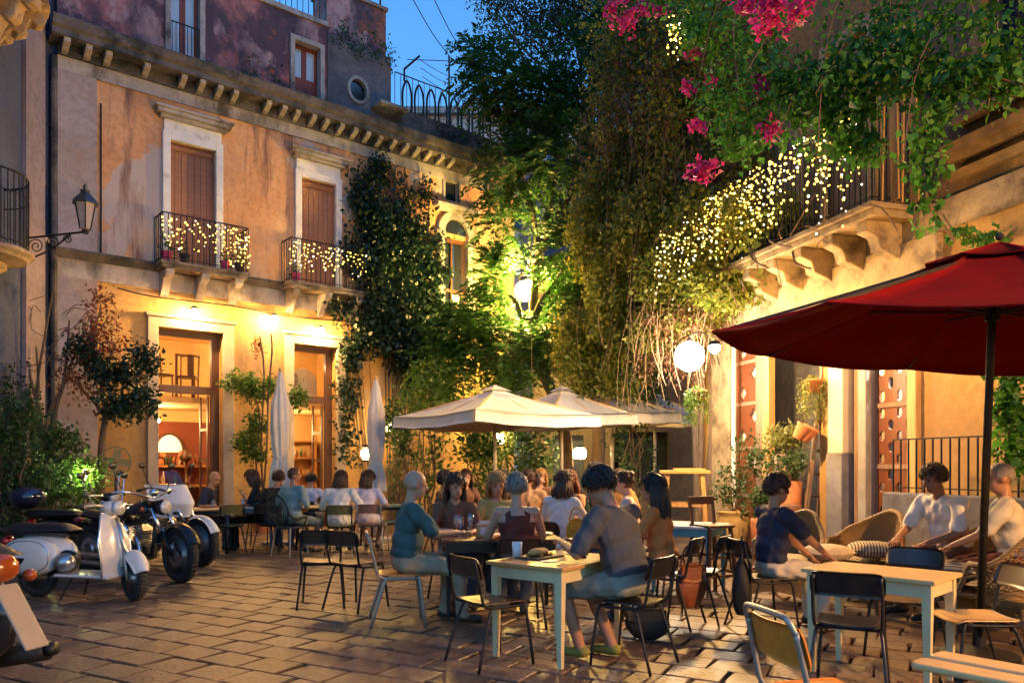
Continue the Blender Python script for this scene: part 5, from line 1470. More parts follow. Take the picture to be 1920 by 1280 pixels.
HONEY = mat('honey_tabletop', (0.50, 0.27, 0.09), 0.35, 0, 0.2, 4, 0.06, 30, stretch=(8, 1, 8), spec=0.6)
PALEW = mat('pale_tabletop', (0.66, 0.45, 0.19), 0.4, 0, 0.12, 4, 0.06, 30, stretch=(1, 8, 8))
BLUEM = mat('blue_metal', (0.10, 0.17, 0.26), 0.5, 0.2, 0.15, 8, 0.05)
TURQ = mat('turquoise_paint', (0.09, 0.30, 0.33), 0.5, 0, 0.15, 8, 0.05)
GREYM = mat('grey_tube', (0.33, 0.31, 0.27), 0.35, 0.5, 0.12, 12, 0.03)
ORANGEW = mat('orange_plywood', (0.60, 0.21, 0.025), 0.4, 0, 0.2, 5, 0.05, 30, stretch=(8, 8, 1))
OLIVE = mat('olive_paint', (0.16, 0.14, 0.05), 0.5, 0, 0.15, 8, 0.05)
PINKW = mat('pinkish_wood', (0.35, 0.17, 0.11), 0.5, 0, 0.15, 8, 0.05)
BROWNC = mat('brown_plywood', (0.075, 0.035, 0.022), 0.4, 0, 0.25, 8, 0.05)
T1 = table('table', 'cream-legged wooden table in the middle foreground with a white cup', (0.36, 5.93), R(52), 0.92, 0.70, 0.725, HONEY, CREAM)
T2t = table('table', 'empty cream table with pale top at the right beside the red parasol pole', (2.52, 5.26), R(-46), 0.86, 0.56, 0.725, PALEW, CREAM)
table('table', 'dark table behind the cream table, set with glasses', (-0.12, 7.55), R(8), 1.15, 0.7, 0.74, WOODD, BLACK, 0.05)
table('table', 'turquoise table at the right behind the black chairs', (2.05, 8.9), R(-30), 0.75, 0.75, 0.76, mat('white_marble', (0.6, 0.58, 0.55), 0.3), TURQ, 0.06)
table('table', 'wooden table of the white-shirted women behind the seated man in teal', (1.0, 9.6), R(20), 1.0, 0.7, 0.74, WOODD, WOODD, 0.05)
def far_table(px, Y, lab, top=WOODP, legs=BLUEM, rz=0.3):
    p = A(px, 900, Y)
    return table('table', lab, (p.x, p.y), rz, 0.75, 0.65, 0.73, top, legs, 0.035, 0.05, 'tables before the palazzo', False)
far_table(468, 12.9, 'small blue metal table between the seated people by the first door', BLUEM)
far_table(385, 12.6, 'wooden table beside the man in the navy shirt', WOODP, IRON)
far_table(600, 13.2, 'wooden table before the women in white', WOODP, IRON, 0.1)
far_table(722, 13.6, 'small table right of the women in white', mat('green_paint', (0.12, 0.22, 0.14), 0.5), IRON, 0.5)
far_table(1030, 13.5, 'table under the nearest open parasol', WOODD, IRON)
far_table(1150, 14.3, 'table under the second open parasol', WOODD, IRON, 0.8)

# ------------------------------------------------------------------ chairs
def school_chair(label, p, face, frame, back, seat, arch=False, group='school chairs', tilt=0.0, W=0.40):
    """tube-framed chair; face = direction the sitter looks, degrees from +X"""
    t = thing('chair', label, 'chair', (p[0], p[1], 0), R(face - 90), group)
    hw = W / 2
    r = 0.011 if frame is not GREYM else 0.013
    def sseat(u, v):
        x, y = (u - 0.5) * W * (1.0 - 0.10 * (1 - v)), -0.19 + 0.39 * v
        cr = 0.0
        if v > 0.85: cr = -0.02 * ((v - 0.85) / 0.15) ** 2
        return (x * (1 - 0.06 * abs(2 * v - 1) ** 6), y, 0.452 + cr - 0.012 * math.cos((u - 0.5) * math.pi) * 1 + 0.012)
    MB().sheet(sseat, 10, 10, 0.012).build('seat', seat, t, smooth=True, bevel=0)
    bz0, bz1 = (0.645, 0.80) if not arch else (0.62, 0.80)
    def sback(u, v):
        a = (u - 0.5)
        ed = 1 - 0.10 * abs(2 * v - 1) ** 5
        x = a * (W + 0.02) * ed
        z = bz0 + (bz1 - bz0) * v * (1 - 0.06 * abs(2 * a) ** 6) + 0.004
        y = -0.225 - 0.05 * v - 0.035 * math.cos(a * math.pi) + 0.02
        return (x, y, z)
    MB().sheet(sback, 12, 6, 0.011).build('backrest', back, t, smooth=True)
    for s in (-1, 1):
        MB().tube(smooth_path([(s * (hw + 0.015), 0.21, 0.006), (s * (hw - 0.015), 0.165, 0.40), (s * (hw - 0.03), 0.14, 0.438)], 3), r, 8).build('leg', frame, t, smooth=True)
        MB().tube(smooth_path([(s * (hw + 0.03), -0.27, 0.006), (s * (hw - 0.01), -0.15, 0.40), (s * (hw - 0.03), -0.10, 0.438)], 3), r, 8).build('leg', frame, t, smooth=True)
        MB().tube(smooth_path([(s * (hw - 0.03), 0.16, 0.437), (s * (hw - 0.015), -0.10, 0.437), (s * (hw - 0.01), -0.20, 0.47), (s * (hw - 0.005), -0.235, 0.60), (s * (hw - 0.012), -0.275, bz1 - 0.02)], 4), r, 8).build('side_frame', frame, t, smooth=True)
    MB().tube([(-hw + 0.03, 0.14, 0.436), (hw - 0.03, 0.14, 0.436)], r, 8).build('cross_bar', frame, t)
    MB().tube([(-hw + 0.025, -0.12, 0.436), (hw - 0.025, -0.12, 0.436)], r, 8).build('cross_bar', frame, t)
    if arch:
        MB().tube(smooth_path([(-hw + 0.012, -0.275, bz1 - 0.03), (-hw + 0.03, -0.295, bz1 + 0.02), (-hw + 0.08, -0.30, bz1 + 0.035), (hw - 0.08, -0.30, bz1 + 0.035), (hw - 0.03, -0.295, bz1 + 0.02), (hw - 0.012, -0.275, bz1 - 0.03)], 4), r, 8).build('back_arch', frame, t, smooth=True)
    return t
SC = school_chair
SC('brown school chair at the left side of the cream-legged table', (-0.14, 5.62), 35, IRON, BROWNC, BROWNC)
SC('black school chair under the man in the grey shirt', (0.86, 5.58), 144, IRON, BLACK, BLACK)
SC('black school chair in front of the empty cream table', (2.14, 4.86), 62, BLACK, BLACK, BLACK)
SC('black school chair behind the empty cream table', (2.95, 5.78), 225, IRON, BLACK, BROWNC)
SC('pale-seated school chair at the right end of the empty cream table', (3.02, 5.0), 175, IRON, BROWNC, WOODP)
SC('grey tube chair with orange plywood back at the bottom edge', (1.36, 3.30), 12, GREYM, ORANGEW, ORANGEW, True, 'orange-backed chairs')
SC('grey tube chair with orange plywood back under the man in teal', (-1.02, 7.0), 12, GREYM, ORANGEW, ORANGEW, True, 'orange-backed chairs')
SC('black chair under the man in navy, hung with a backpack', (2.22, 6.75), 8, IRON, BLACK, BLACK)
SC('brown chair standing empty left of the man in teal', (-1.55, 7.75), 60, IRON, BROWNC, BROWNC)
SC('dark chair standing empty behind the orange-backed chair', (-1.95, 7.9), 100, IRON, BROWNC, BROWNC)
SC('black chair carrying the brown leather bag', (1.72, 7.15), 150, IRON, BLACK, BLACK)
SC('black chair under the woman in the orange top', (1.42, 6.95), 150, IRON, BLACK, BLACK)
SC('dark chair under the woman in the maroon top', (0.05, 6.98), 95, IRON, BROWNC, BROWNC)
SC('dark chair under the long-haired woman opposite the man in teal', (-0.60, 8.12), 290, IRON, BROWNC, BROWNC)
SC('dark chair under the woman in the white shirt', (0.55, 8.95), 45, IRON, BROWNC, BROWNC)
SC('dark chair under the red-haired woman', (0.75, 10.15), 250, IRON, BROWNC, BROWNC)
SC('dark chair under the woman in pale pink', (1.45, 9.1), 165, IRON, BROWNC, BROWNC)
SC('dark chair under the blonde woman', (-0.2, 8.35), 285, IRON, BROWNC, BROWNC)
SC('brown chair standing empty near the turquoise table', (1.62, 8.35), 40, WOODD, WOODD, WOODD)
def fchair(px, Y, face, lab, back, frame=IRON, seat=None):
    p = A(px, 900, Y)
    return SC(lab, (p.x, p.y), face, frame, back, seat or back, group='chairs before the palazzo')
fchair(425, 12.5, 130, 'olive chair standing empty before the blue table', OLIVE)
fchair(640, 12.45, 95, 'olive-backed chair of the woman in the long white shirt', OLIVE)
fchair(700, 12.75, 85, 'pinkish-backed chair of the woman in lilac white', PINKW, GREYM)
fchair(735, 13.2, 200, 'green chair standing empty right of the women in white', MATS['green_paint'])
fchair(490, 13.45, 100, 'teal canvas chair behind the blue table', mat('teal_canvas', (0.02, 0.10, 0.11), 0.7))
fchair(375, 13.05, 0, 'dark chair under the man in the navy shirt by the door', BROWNC)
fchair(575, 13.75, 90, 'dark chair under the man in the bluish-white shirt', BROWNC)
fchair(512, 12.75, 80, 'dark chair under the brown-haired man in black', BROWNC)
fchair(1015, 13.0, 270, 'dark chair under the nearest parasol facing the camera', BROWNC)
fchair(1090, 13.2, 200, 'dark chair under the nearest parasol facing left', BROWNC)
fchair(870, 12.6, 300, 'dark chair left of the nearest parasol pole', BROWNC)
fchair(945, 10.9, 250, 'dark chair in the crowd behind the blonde woman', BROWNC)
fchair(990, 11.4, 95, 'dark chair in the crowd seen from behind', BROWNC)
fchair(1128, 10.9, 185, 'dark chair in the crowd right of the red-haired woman', BROWNC)
fchair(1165, 11.8, 230, 'dark chair in the crowd near the wooden stand', BROWNC)
fchair(828, 10.6, 20, 'dark chair in the crowd behind the man in teal', BROWNC)
far_table(890, 10.9, 'dark table in the crowd behind the long-haired woman', WOODD, IRON, 0.2)
far_table(1075, 11.3, 'dark table in the crowd behind the red-haired woman', WOODD, IRON, 0.5)

def rattan_chair(p, face, label):
    t = thing('rattan_chair', label, 'chair', (p[0], p[1], 0), R(face - 90))
    DK = mat('dark_rattan', (0.012, 0.02, 0.024), 0.5, 0, 0.3, 20)
    s = MB()
    for k in range(13):
        a = math.pi * (0.06 + 0.88 * k / 12)
        s.tube(smooth_path([(0.10 * math.cos(a), -0.16, 0.46), (0.24 * math.cos(a), -0.24 - 0.04 * math.sin(a), 0.68), (0.27 * math.cos(a), -0.29, 0.62 + 0.36 * math.sin(a))], 4), 0.007, 5)
    s.build('back_rods', DK, t, kind='stuff')
    MB().tube(smooth_path([(0.25, 0.12, 0.62), (0.27, -0.2, 0.62), (0.2, -0.29, 0.86), (0, -0.3, 0.98), (-0.2, -0.29, 0.86), (-0.27, -0.2, 0.62), (-0.25, 0.12, 0.62)], 5), 0.018, 8).build('back_hoop', DK, t, smooth=True)
    MB().lathe([(0, 0.44), (0.2, 0.44), (0.225, 0.455), (0.2, 0.475), (0, 0.48)], 18).build('seat', DK, t, smooth=True)
    for sx in (-1, 1):
        for sy in (-1, 1): MB().tube([(sx * 0.21, sy * 0.2, 0.005), (sx * 0.16, sy * 0.14, 0.45)], 0.014, 7).build('leg', GREYM, t)
        MB().tube([(sx * 0.25, 0.12, 0.62), (sx * 0.18, 0.13, 0.46)], 0.012, 6).build('arm_post', DK, t)
rattan_chair(A(543, 900, 12.2), 60, 'dark round-backed rattan chair under the shaven-headed man')
rattan_chair(A(893, 900, 11.6), 200, 'dark round-backed rattan chair standing empty in the middle distance')

def bar_stool(p, rz, label, m, h=0.78, group=None):
    t = thing('bar_stool', label, 'stool', (p[0], p[1], 0), rz, group)
    MB().bb(-0.18, 0.18, -0.18, 0.18, h - 0.03, h).build('seat', m, t, bevel=0.008)
    for sx in (-1, 1):
        for sy in (-1, 1):
            MB().bar((sx * 0.20, sy * 0.20, 0.004), (sx * 0.14, sy * 0.14, h - 0.03), 0.035, 0.035).build('leg', m, t)
    for z in (0.22, 0.42):
        k = 0.20 - 0.06 * z / h - 0.018
        for s_ in (-1, 1):
            MB().bar((-k, s_ * k, z), (k, s_ * k, z), 0.02, 0.025).build('rung', m, t)
            MB().bar((s_ * k, -k, z + 0.04), (s_ * k, k, z + 0.04), 0.02, 0.025).build('rung', m, t)
    return t
st = bar_stool(G(1335, 1113), 0.4, 'tall dark wooden bar stool left of the clay jar', WOODD)
for sx in (-1, 1): MB().bar((sx * 0.15, 0.15, 0.75), (sx * 0.16, 0.21, 1.08), 0.03, 0.03).build('back_post', WOODD, st)
MB().bar((-0.17, 0.205, 1.04), (0.17, 0.205, 1.04), 0.025, 0.09).build('backrest', WOODD, st)
p = A(1283, 900, 11.4)
t = thing('trestle_stand', 'tall yellow wooden stand under the globe lamp', 'stand', (p.x, p.y, 0), -0.15)
MB().bb(-0.36, 0.36, -0.2, 0.2, 1.31, 1.36).build('top', YWOOD, t, bevel=0.008)
MB().bb(-0.16, 0.30, -0.12, 0.12, 1.361, 1.39).build('board', YWOOD, t, bevel=0.005)
for sx in (-1, 1):
    for sy in (-1, 1): MB().bar((sx * 0.33, sy * 0.20, 0.004), (sx * 0.25, sy * 0.14, 1.31), 0.06, 0.06).build('leg', YWOOD, t)
for sy in (-1, 1):
    MB().bar((-0.25, sy * 0.155, 0.86), (0.25, sy * 0.155, 0.86), 0.03, 0.07).build('rail', YWOOD, t)
for sx in (-1, 1): MB().bar((sx * 0.265, -0.13, 0.95), (sx * 0.265, 0.13, 0.95), 0.03, 0.06).build('rail', YWOOD, t)

# wooden bench at the bottom right corner
t = thing('bench', 'pale slatted wooden bench cut by the bottom right corner', 'bench', (2.15, 4.0, 0), math.atan2(-0.62, 0.50))
for y in (-0.11, 0.11):
    pl = [(0.02, -0.085), (0.0, -0.05), (0.0, 0.05), (0.02, 0.085), (1.6, 0.085), (1.6, -0.085)]
    MB().add([(x, y + q, 0.42) for x, q in pl] + [(x, y + q, 0.455) for x, q in pl], [tuple(range(5, -1, -1)), tuple(range(6, 12))] + [(i, (i + 1) % 6, 6 + (i + 1) % 6, 6 + i) for i in range(6)]).build('slat', PALEW, t, bevel=0.012)
for x in (0.22, 1.38):
    MB().bar((x, -0.16, 0.405), (x, 0.16, 0.405), 0.04, 0.028).build('bearer', IRON, t)
    for s_ in (-1, 1): MB().tube([(x, s_ * 0.20, 0.005), (x, s_ * 0.14, 0.392)], 0.014, 8).build('leg', IRON, t)

# wicker armchairs with striped cushions
def weave(name, col):
    m = bpy.data.materials.new(name)
    nt, b = nodes_of(m)
    N, L = nt.nodes, nt.links
    tc = N.new('ShaderNodeTexCoord')
    hs = []
    for ax, sc_ in (('Z', 26), ('DIAGONAL', 22)):
        w = N.new('ShaderNodeTexWave')
        w.bands_direction = ax
        w.inputs['Scale'].default_value = sc_
        w.inputs['Distortion'].default_value = 1.0
        L.new(tc.outputs['Object'], w.inputs[0])
        hs.append(w.outputs[0])
    mu = N.new('ShaderNodeMath')
    mu.operation = 'MULTIPLY'
    L.new(hs[0], mu.inputs[0]); L.new(hs[1], mu.inputs[1])
    r = N.new('ShaderNodeValToRGB')
    r.color_ramp.elements[0].color, r.color_ramp.elements[1].color = c4([x * 0.35 for x in col]), c4(col)
    r.color_ramp.elements[1].position = 0.5
    L.new(mu.outputs[0], r.inputs[0])
    L.new(r.outputs[0], b.inputs['Base Color'])
    b.inputs['Roughness'].default_value = 0.6
    bp = N.new('ShaderNodeBump')
    bp.inputs['Strength'].default_value = 0.8
    bp.inputs['Distance'].default_value = 0.01
    L.new(mu.outputs[0], bp.inputs['Height'])
    L.new(bp.outputs[0], b.inputs['Normal'])
    return m
WICK = weave('wicker', (0.44, 0.27, 0.10))
def stripes(name, a, b, sc):
    m = bpy.data.materials.new(name)
    nt, bs = nodes_of(m)
    N, L = nt.nodes, nt.links
    tc = N.new('ShaderNodeTexCoord')
    w = N.new('ShaderNodeTexWave')
    w.bands_direction = 'X'
    w.inputs['Scale'].default_value = sc
    L.new(tc.outputs['Object'], w.inputs[0])
    r = N.new('ShaderNodeValToRGB')
    r.color_ramp.interpolation = 'CONSTANT'
    r.color_ramp.elements[0].color, r.color_ramp.elements[1].color = c4(a), c4(b)
    r.color_ramp.elements[1].position = 0.4
    L.new(w.outputs[0], r.inputs[0])
    L.new(r.outputs[0], bs.inputs['Base Color'])
    bs.inputs['Roughness'].default_value = 0.9
    return m
STRIPE = stripes('striped_cushion', (0.07, 0.055, 0.04), (0.52, 0.42, 0.26), 11)
BEIGEC = mat('beige_cushion', (0.52, 0.42, 0.27), 0.9, 0, 0.12, 6, 0.4, 20)
def cushion(mb, c, r, n=16):
    def f(u, v):
        a, b = (u - 0.5) * 2, (v - 0.5) * 2
        h = (1 - abs(a) ** 3) * (1 - abs(b) ** 3)
        return (c[0] + a * r[0] * (1 - 0.08 * b * b), c[1] + b * r[1] * (1 - 0.08 * a * a), c[2] + r[2] * h ** 0.6)
    def g(u, v):
        a, b = (u - 0.5) * 2, (v - 0.5) * 2
        h = (1 - abs(a) ** 3) * (1 - abs(b) ** 3)
        return (c[0] + a * r[0] * (1 - 0.08 * b * b), c[1] + b * r[1] * (1 - 0.08 * a * a), c[2] - r[2] * h ** 0.6)
    return mb.sheet(f, n, n).sheet(g, n, n)
def wicker(p, face, w, label, cush=STRIPE, lattice=True):
    t = thing('wicker_armchair', label, 'armchair', (p[0], p[1], 0), R(face - 90), 'wicker armchairs')
    h0, ha, hb = 0.30, 0.62, 0.92
    def rim(v):                       # v 0..1 from right arm front round the back to left arm front
        a = -0.15 * math.pi + v * 1.3 * math.pi
        x = (w / 2) * math.cos(a) * (1.0 if abs(math.cos(a)) > 0.6 else 1.08)
        y = -0.32 * math.sin(a) + 0.02
        k = max(0, math.sin(a))
        z = ha + (hb - ha) * k ** 1.5 + 0.05 * math.sin(v * math.pi * 4) * k
        return Vector((x, y, z))
    def low(v):
        q = rim(v)
        return Vector((q.x * 0.86, q.y * 0.86, h0))
    def surf(u, v):
        a, b = low(v), rim(v)
        p_ = a.lerp(b, u)
        return p_ + Vector((0, -0.05 * math.sin(math.pi * u), 0))
    if lattice:
        s = MB()
        n = 26
        for k in range(-8, n + 8):
            for sg in (-1, 1):
                pts = []
                for j in range(9):
                    v = (k + sg * j * 0.9) / n
                    if 0 <= v <= 1: pts.append(surf(j / 8, v))
                if len(pts) > 1: s.tube(pts, 0.008, 4)
        s.build('woven_side', WICK, t, kind='stuff')
        MB().sheet(lambda u, v: surf(u * 0.34, v), 5, 30, 0.012).build('lower_weave', WICK, t, smooth=True)
    else:
        MB().sheet(surf, 10, 34, 0.015).build('woven_side', WICK, t, smooth=True)
    MB().tube([rim(k / 36) for k in range(37)], 0.026, 8).build('rim', WICK, t, smooth=True)
    MB().sheet(lambda u, v: ((u - 0.5) * w * 0.86, -0.27 + 0.60 * v, h0 + 0.03), 4, 4, 0.03).build('seat', WICK, t)
    MB().sheet(lambda u, v: ((u - 0.5) * w * 0.86, 0.33, 0.07 + 0.25 * v + 0.06 * math.sin(math.pi * u) * (1 - v)), 12, 3, 0.02).build('front_skirt', WICK, t, smooth=True)
    for sx in (-1, 1):
        MB().tube([(sx * w * 0.42, 0.32, 0.005), (sx * w * 0.42, 0.32, h0)], 0.024, 8).build('leg', WICK, t)
        MB().tube([(sx * w * 0.33, -0.24, 0.005), (sx * w * 0.36, -0.22, h0)], 0.024, 8).build('leg', WICK, t)
        MB().tube([(sx * w * 0.42, 0.32, h0), rim(0.0 if sx > 0 else 1.0)], 0.022, 8).build('arm_post', WICK, t)
    cb = cushion(MB(), (0, 0.03, h0 + 0.13), (w * 0.40, 0.27, 0.065)).build('seat_cushion', cush, t, smooth=True)
    return t
wicker((3.85, 8.35), 205, 0.80, 'wicker armchair with striped cushion facing the low table', STRIPE, False)
wicker((4.55, 7.45), 195, 0.72, 'wicker armchair of the man in the white T-shirt', BEIGEC, False)
wicker((4.28, 6.45), 115, 0.95, 'wide lattice wicker armchair at the right edge', STRIPE, True)
wicker((2.95, 8.2), 230, 0.7, 'wicker armchair with heaped beige cushion behind the man in navy', BEIGEC, False)
for p, lab, m, rz in (((3.22, 7.85, 0.50), 'plump beige cushion on the front of the wicker armchairs', BEIGEC, 0.4), ((3.72, 7.95, 0.52), 'striped cushion slumped on the wicker armchair seat', STRIPE, -0.3), ((3.98, 6.85, 0.46), 'striped round cushion beside the lattice wicker armchair', STRIPE, 0.9)):
    t = thing('cushion', lab, 'cushion', p, rz)
    cushion(MB(), (0, 0, 0.05), (0.24, 0.2, 0.085)).build('pad', m, t, smooth=True)
table('low_table', 'dark low table between the wicker armchairs', (3.72, 7.05), R(-20), 0.75, 0.55, 0.48, WOODD, WOODD, 0.06, 0.08, None)

# ------------------------------------------------------------------ things on tables, bags, pots
def lathe_thing(name, label, cat, p, prof, m, n=16, group=None, rot=None):
    o = MB().lathe(prof, n).build(name, m, None, p, rot, smooth=False)
    o.data.polygons.foreach_set('use_smooth', [True] * len(o.data.polygons))
    return tag(o, label, cat, group)
WHITEC = mat('white_ceramic', (0.72, 0.70, 0.68), 0.25, 0, 0.04, 5, 0)
cup = thing('cup', 'white tumbler standing on the cream-legged table', 'cup', (0.04, 5.98, 0.726))
MB().lathe([(0, 0.002), (0.036, 0.002), (0.040, 0.12), (0.037, 0.12), (0.033, 0.01), (0, 0.01)], 20).build('body', WHITEC, cup, smooth=True)
MB().lathe([(0, 0.0), (0.034, 0.0)], 16, (0, 0, 0.105)).build('drink', mat('coffee', (0.08, 0.03, 0.015), 0.2), cup)
t = thing('food_board', 'wooden board with bread and food on the cream-legged table', 'food', (0.22, 5.98, 0.726), R(52))
MB().bb(-0.18, 0.18, -0.11, 0.11, 0, 0.015).build('board', WOODD, t, bevel=0.005)
MB().ball((-0.04, 0.0, 0.045), (0.10, 0.05, 0.032), 12, 8).ball((0.07, 0.03, 0.04), (0.06, 0.05, 0.028), 12, 8).build('bread', mat('bread', (0.55, 0.30, 0.09), 0.8, 0, 0.3, 14, 0.4), t, smooth=True)
s = MB()
for k in range(14): s.ball((random.uniform(-0.12, 0.14), random.uniform(-0.08, 0.08), 0.025), (0.02, 0.014, 0.01), 6, 4)
s.build('filling', mat('food_bits', (0.35, 0.2, 0.05), 0.6, 0, 0.5, 30), t, smooth=True, kind='stuff')
o = MB().bb(-0.035, 0.035, -0.07, 0.07, 0, 0.009).build('phone', mat('phone_black', (0.01, 0.012, 0.02), 0.1), None, (0.52, 5.98, 0.727), (0, 0, 0.4), bevel=0.003)
tag(o, 'dark phone lying on the cream-legged table near the man in grey', 'phone')
for k, (x, y, lab) in enumerate(((-0.55, 7.6, 'clear wine glass on the dark table nearest the man in teal'), (-0.42, 7.75, 'clear wine glass on the dark table behind the first'), (-0.50, 7.42, 'clear wine glass at the front edge of the dark table'))):
    o = lathe_thing('wine_glass', lab, 'glass', (x, y, 0.741), [(0, 0), (0.032, 0.002), (0.004, 0.008), (0.004, 0.09), (0.03, 0.12), (0.037, 0.16), (0.031, 0.21)], glassmat('clear_glass', 0.3, (0.95, 0.95, 0.95)), 14, 'wine glasses on the dark table')
t = thing('napkin_box', 'wooden napkin box with white napkins on the dark table', 'box', (-0.27, 7.48, 0.741), 0.2)
MB().bb(-0.07, 0.07, -0.05, 0.05, 0, 0.13).build('box', WOODP, t, bevel=0.006)
MB().bb(-0.045, 0.045, -0.054, -0.05, 0.03, 0.1).build('label_plate', WHITEC, t)
MB().bb(-0.05, 0.05, -0.03, 0.03, 0.131, 0.16).build('napkins', WHITEC, t)
for k, (px, Y, lab) in enumerate(((455, 12.9, 'small glass on the blue metal table'), (592, 13.1, 'small glass on the table before the women in white'), (612, 13.2, 'second small glass on the table before the women in white'), (400, 12.6, 'small glass on the table beside the man in navy'))):
    p = A(px, 900, Y); p.z = 0.731
    lathe_thing('tumbler', lab, 'glass', p, [(0, 0), (0.03, 0), (0.036, 0.13), (0.033, 0.13), (0.028, 0.01), (0, 0.01)], glassmat('clear_glass'), 10)
for k, (x, y, z, lab) in enumerate(((-0.05, 7.72, 0.741, 'dark green bottle on the dark table'), (0.2, 7.6, 0.741, 'amber bottle on the dark table'), (0.95, 9.7, 0.741, 'dark bottle on the table of the women in white'), (3.6, 7.1, 0.481, 'amber bottle on the low table'))):
    o = link('bottle', bot[k % 2], None, (x, y, z))
    tag(o, lab, 'bottle')
for x, y, z, lab in ((0.12, 7.4, 0.742, 'white plate on the dark table before the woman in maroon'), (0.30, 7.75, 0.742, 'white plate on the dark table, far side'), (1.15, 9.5, 0.742, 'white plate on the table of the women in white'), (3.85, 7.0, 0.482, 'white plate on the low table by the wicker armchairs')):
    lathe_thing('plate', lab, 'plate', (x, y, z), [(0, 0), (0.07, 0), (0.115, 0.016), (0.117, 0.02), (0.07, 0.006), (0, 0.006)], WHITEC, 24)
for x, y, rz, lab in ((0.50, 6.2, 0.9, 'folded paper napkin near the far corner of the cream-legged table'), (0.28, 5.72, 0.5, 'folded paper napkin at the near edge of the cream-legged table')):
    tag(MB().bb(-0.06, 0.06, -0.05, 0.05, 0, 0.006).build('napkin', WHITEC, None, (x, y, 0.7265), (0, 0, rz), bevel=0.002), lab, 'napkin')
lathe_thing('tumbler', 'clear water glass on the cream-legged table beyond the food board', 'glass', (0.38, 6.15, 0.726), [(0, 0), (0.03, 0), (0.036, 0.12), (0.033, 0.12), (0.028, 0.01), (0, 0.01)], glassmat('clear_glass'), 14)
for x, y, rz, lab in ((0.36, 5.78, 1.2, 'steel fork at the near side of the cream-legged table'), (0.12, 6.12, 0.8, 'steel knife beside the white tumbler')):
    tag(MB().bb(-0.09, 0.09, -0.005, 0.005, 0, 0.003).bb(0.04, 0.09, -0.011, 0.011, 0.0031, 0.005).build('cutlery', CHROME, None, (x, y, 0.727), (0, 0, rz)), lab, 'cutlery')
def bag(name, label, p, size, m, rz=0, strap=True, lean=0):
    t = thing(name, label, 'bag', p, rz)
    w, d, h = size
    def f(u, v):
        a = 2 * math.pi * v
        k = math.sin(math.pi * min(1, u * 0.92 + 0.05)) ** 0.45
        sq = lambda c: math.copysign(abs(c) ** 0.7, c)
        return (w / 2 * sq(math.cos(a)) * k * (1 + 0.04 * math.sin(5 * a + 7 * u)), d / 2 * sq(math.sin(a)) * k * (1 - 0.35 * u) + lean * u, h * u)
    MB().sheet(f, 16, 28).build('body', m, t, smooth=True)
    MB().sheet(lambda u, v: (w * 0.43 * (v * 2 - 1), -d * 0.42 * (1 - 0.35 * (0.95 - 0.4 * u)) - 0.012 + lean * (0.95 - 0.4 * u), h * (0.97 - 0.42 * u * (1 - 0.12 * abs(v * 2 - 1)))), 6, 8, 0.006).build('flap', m, t, smooth=True)
    if strap:
        MB().tube(smooth_path([(-w * 0.36, 0, h * 0.92), (-w * 0.22, 0, h * 1.28), (0, 0, h * 1.4), (w * 0.22, 0, h * 1.28), (w * 0.36, 0, h * 0.92)], 5), 0.009, 6).build('strap', m, t, smooth=True)
    return t
bag('handbag', 'brown leather handbag hanging from a black chair', (1.60, 6.88, 0.17), (0.29, 0.15, 0.40), mat('brown_leather', (0.22, 0.055, 0.018), 0.4, 0, 0.25, 9, 0.2), 0.3)
bag('backpack', 'black backpack hanging behind the man in navy', (1.98, 6.62, 0.16), (0.27, 0.20, 0.48), mat('black_nylon', (0.012, 0.012, 0.012), 0.7, 0, 0.3, 9, 0.2), 1.3)
bag('shoulder_bag', 'black bag on the ground behind the chair of the man in grey', (1.12, 6.35, 0.01), (0.36, 0.18, 0.26), MATS['black_nylon'], -0.2)
bag('tote_bag', 'mustard yellow tote bag beside the woman in the white shirt', (0.72, 8.55, 0.55), (0.26, 0.12, 0.30), mat('mustard_cloth', (0.52, 0.26, 0.02), 0.8, 0, 0.15, 8, 0.2), 0.4)
# big jar with plant
def potted(label, p, prof, m, blobs, leaf, lsize, stems=6, per=10, sig=0.05, asp=0.5, cat='plant'):
    t = thing('potted_plant', label, cat, p)
    MB().lathe(prof, 24).build('pot', m, t, smooth=True)
    zt = prof[-1][1]
    MB().lathe([(0, zt - 0.03), (prof[-1][0] * 0.95, zt - 0.03)], 16).build('soil', SOIL, t)
    foliage('crown', clumps(blobs, per, sig, 0.2), lsize, leaf, t, (0, -0.2, 0.1), asp)
    if stems: branch_mesh([(0, 0, zt - 0.03)] * stems, [Vector(b[0]) + Vector((random.uniform(-1, 1) * b[1][0] * 0.6, random.uniform(-1, 1) * b[1][1] * 0.6, b[1][2] * random.uniform(-0.3, 0.7))) for b in (blobs * stems)[:stems]], [0.012] * stems, len(label)).build('stems', TWIG, t, kind='stuff')
    return t
g = G(1375, 1043)
potted('large ochre clay jar with a flowering shrub at the ochre house', (g.x, g.y, 0), [(0, 0), (0.17, 0), (0.22, 0.2), (0.26, 0.45), (0.24, 0.62), (0.22, 0.66), (0.25, 0.69), (0.25, 0.72), (0.21, 0.72)], mat('ochre_clay', (0.32, 0.22, 0.08), 0.75, 0, 0.2, 5, 0.2), [((0.0, 0, 1.2), (0.3, 0.3, 0.45), 40), ((0.3, 0, 1.6), (0.28, 0.25, 0.4), 40), ((-0.15, 0, 1.0), (0.25, 0.25, 0.2), 20)], L_SHRUB, 0.06, 8)
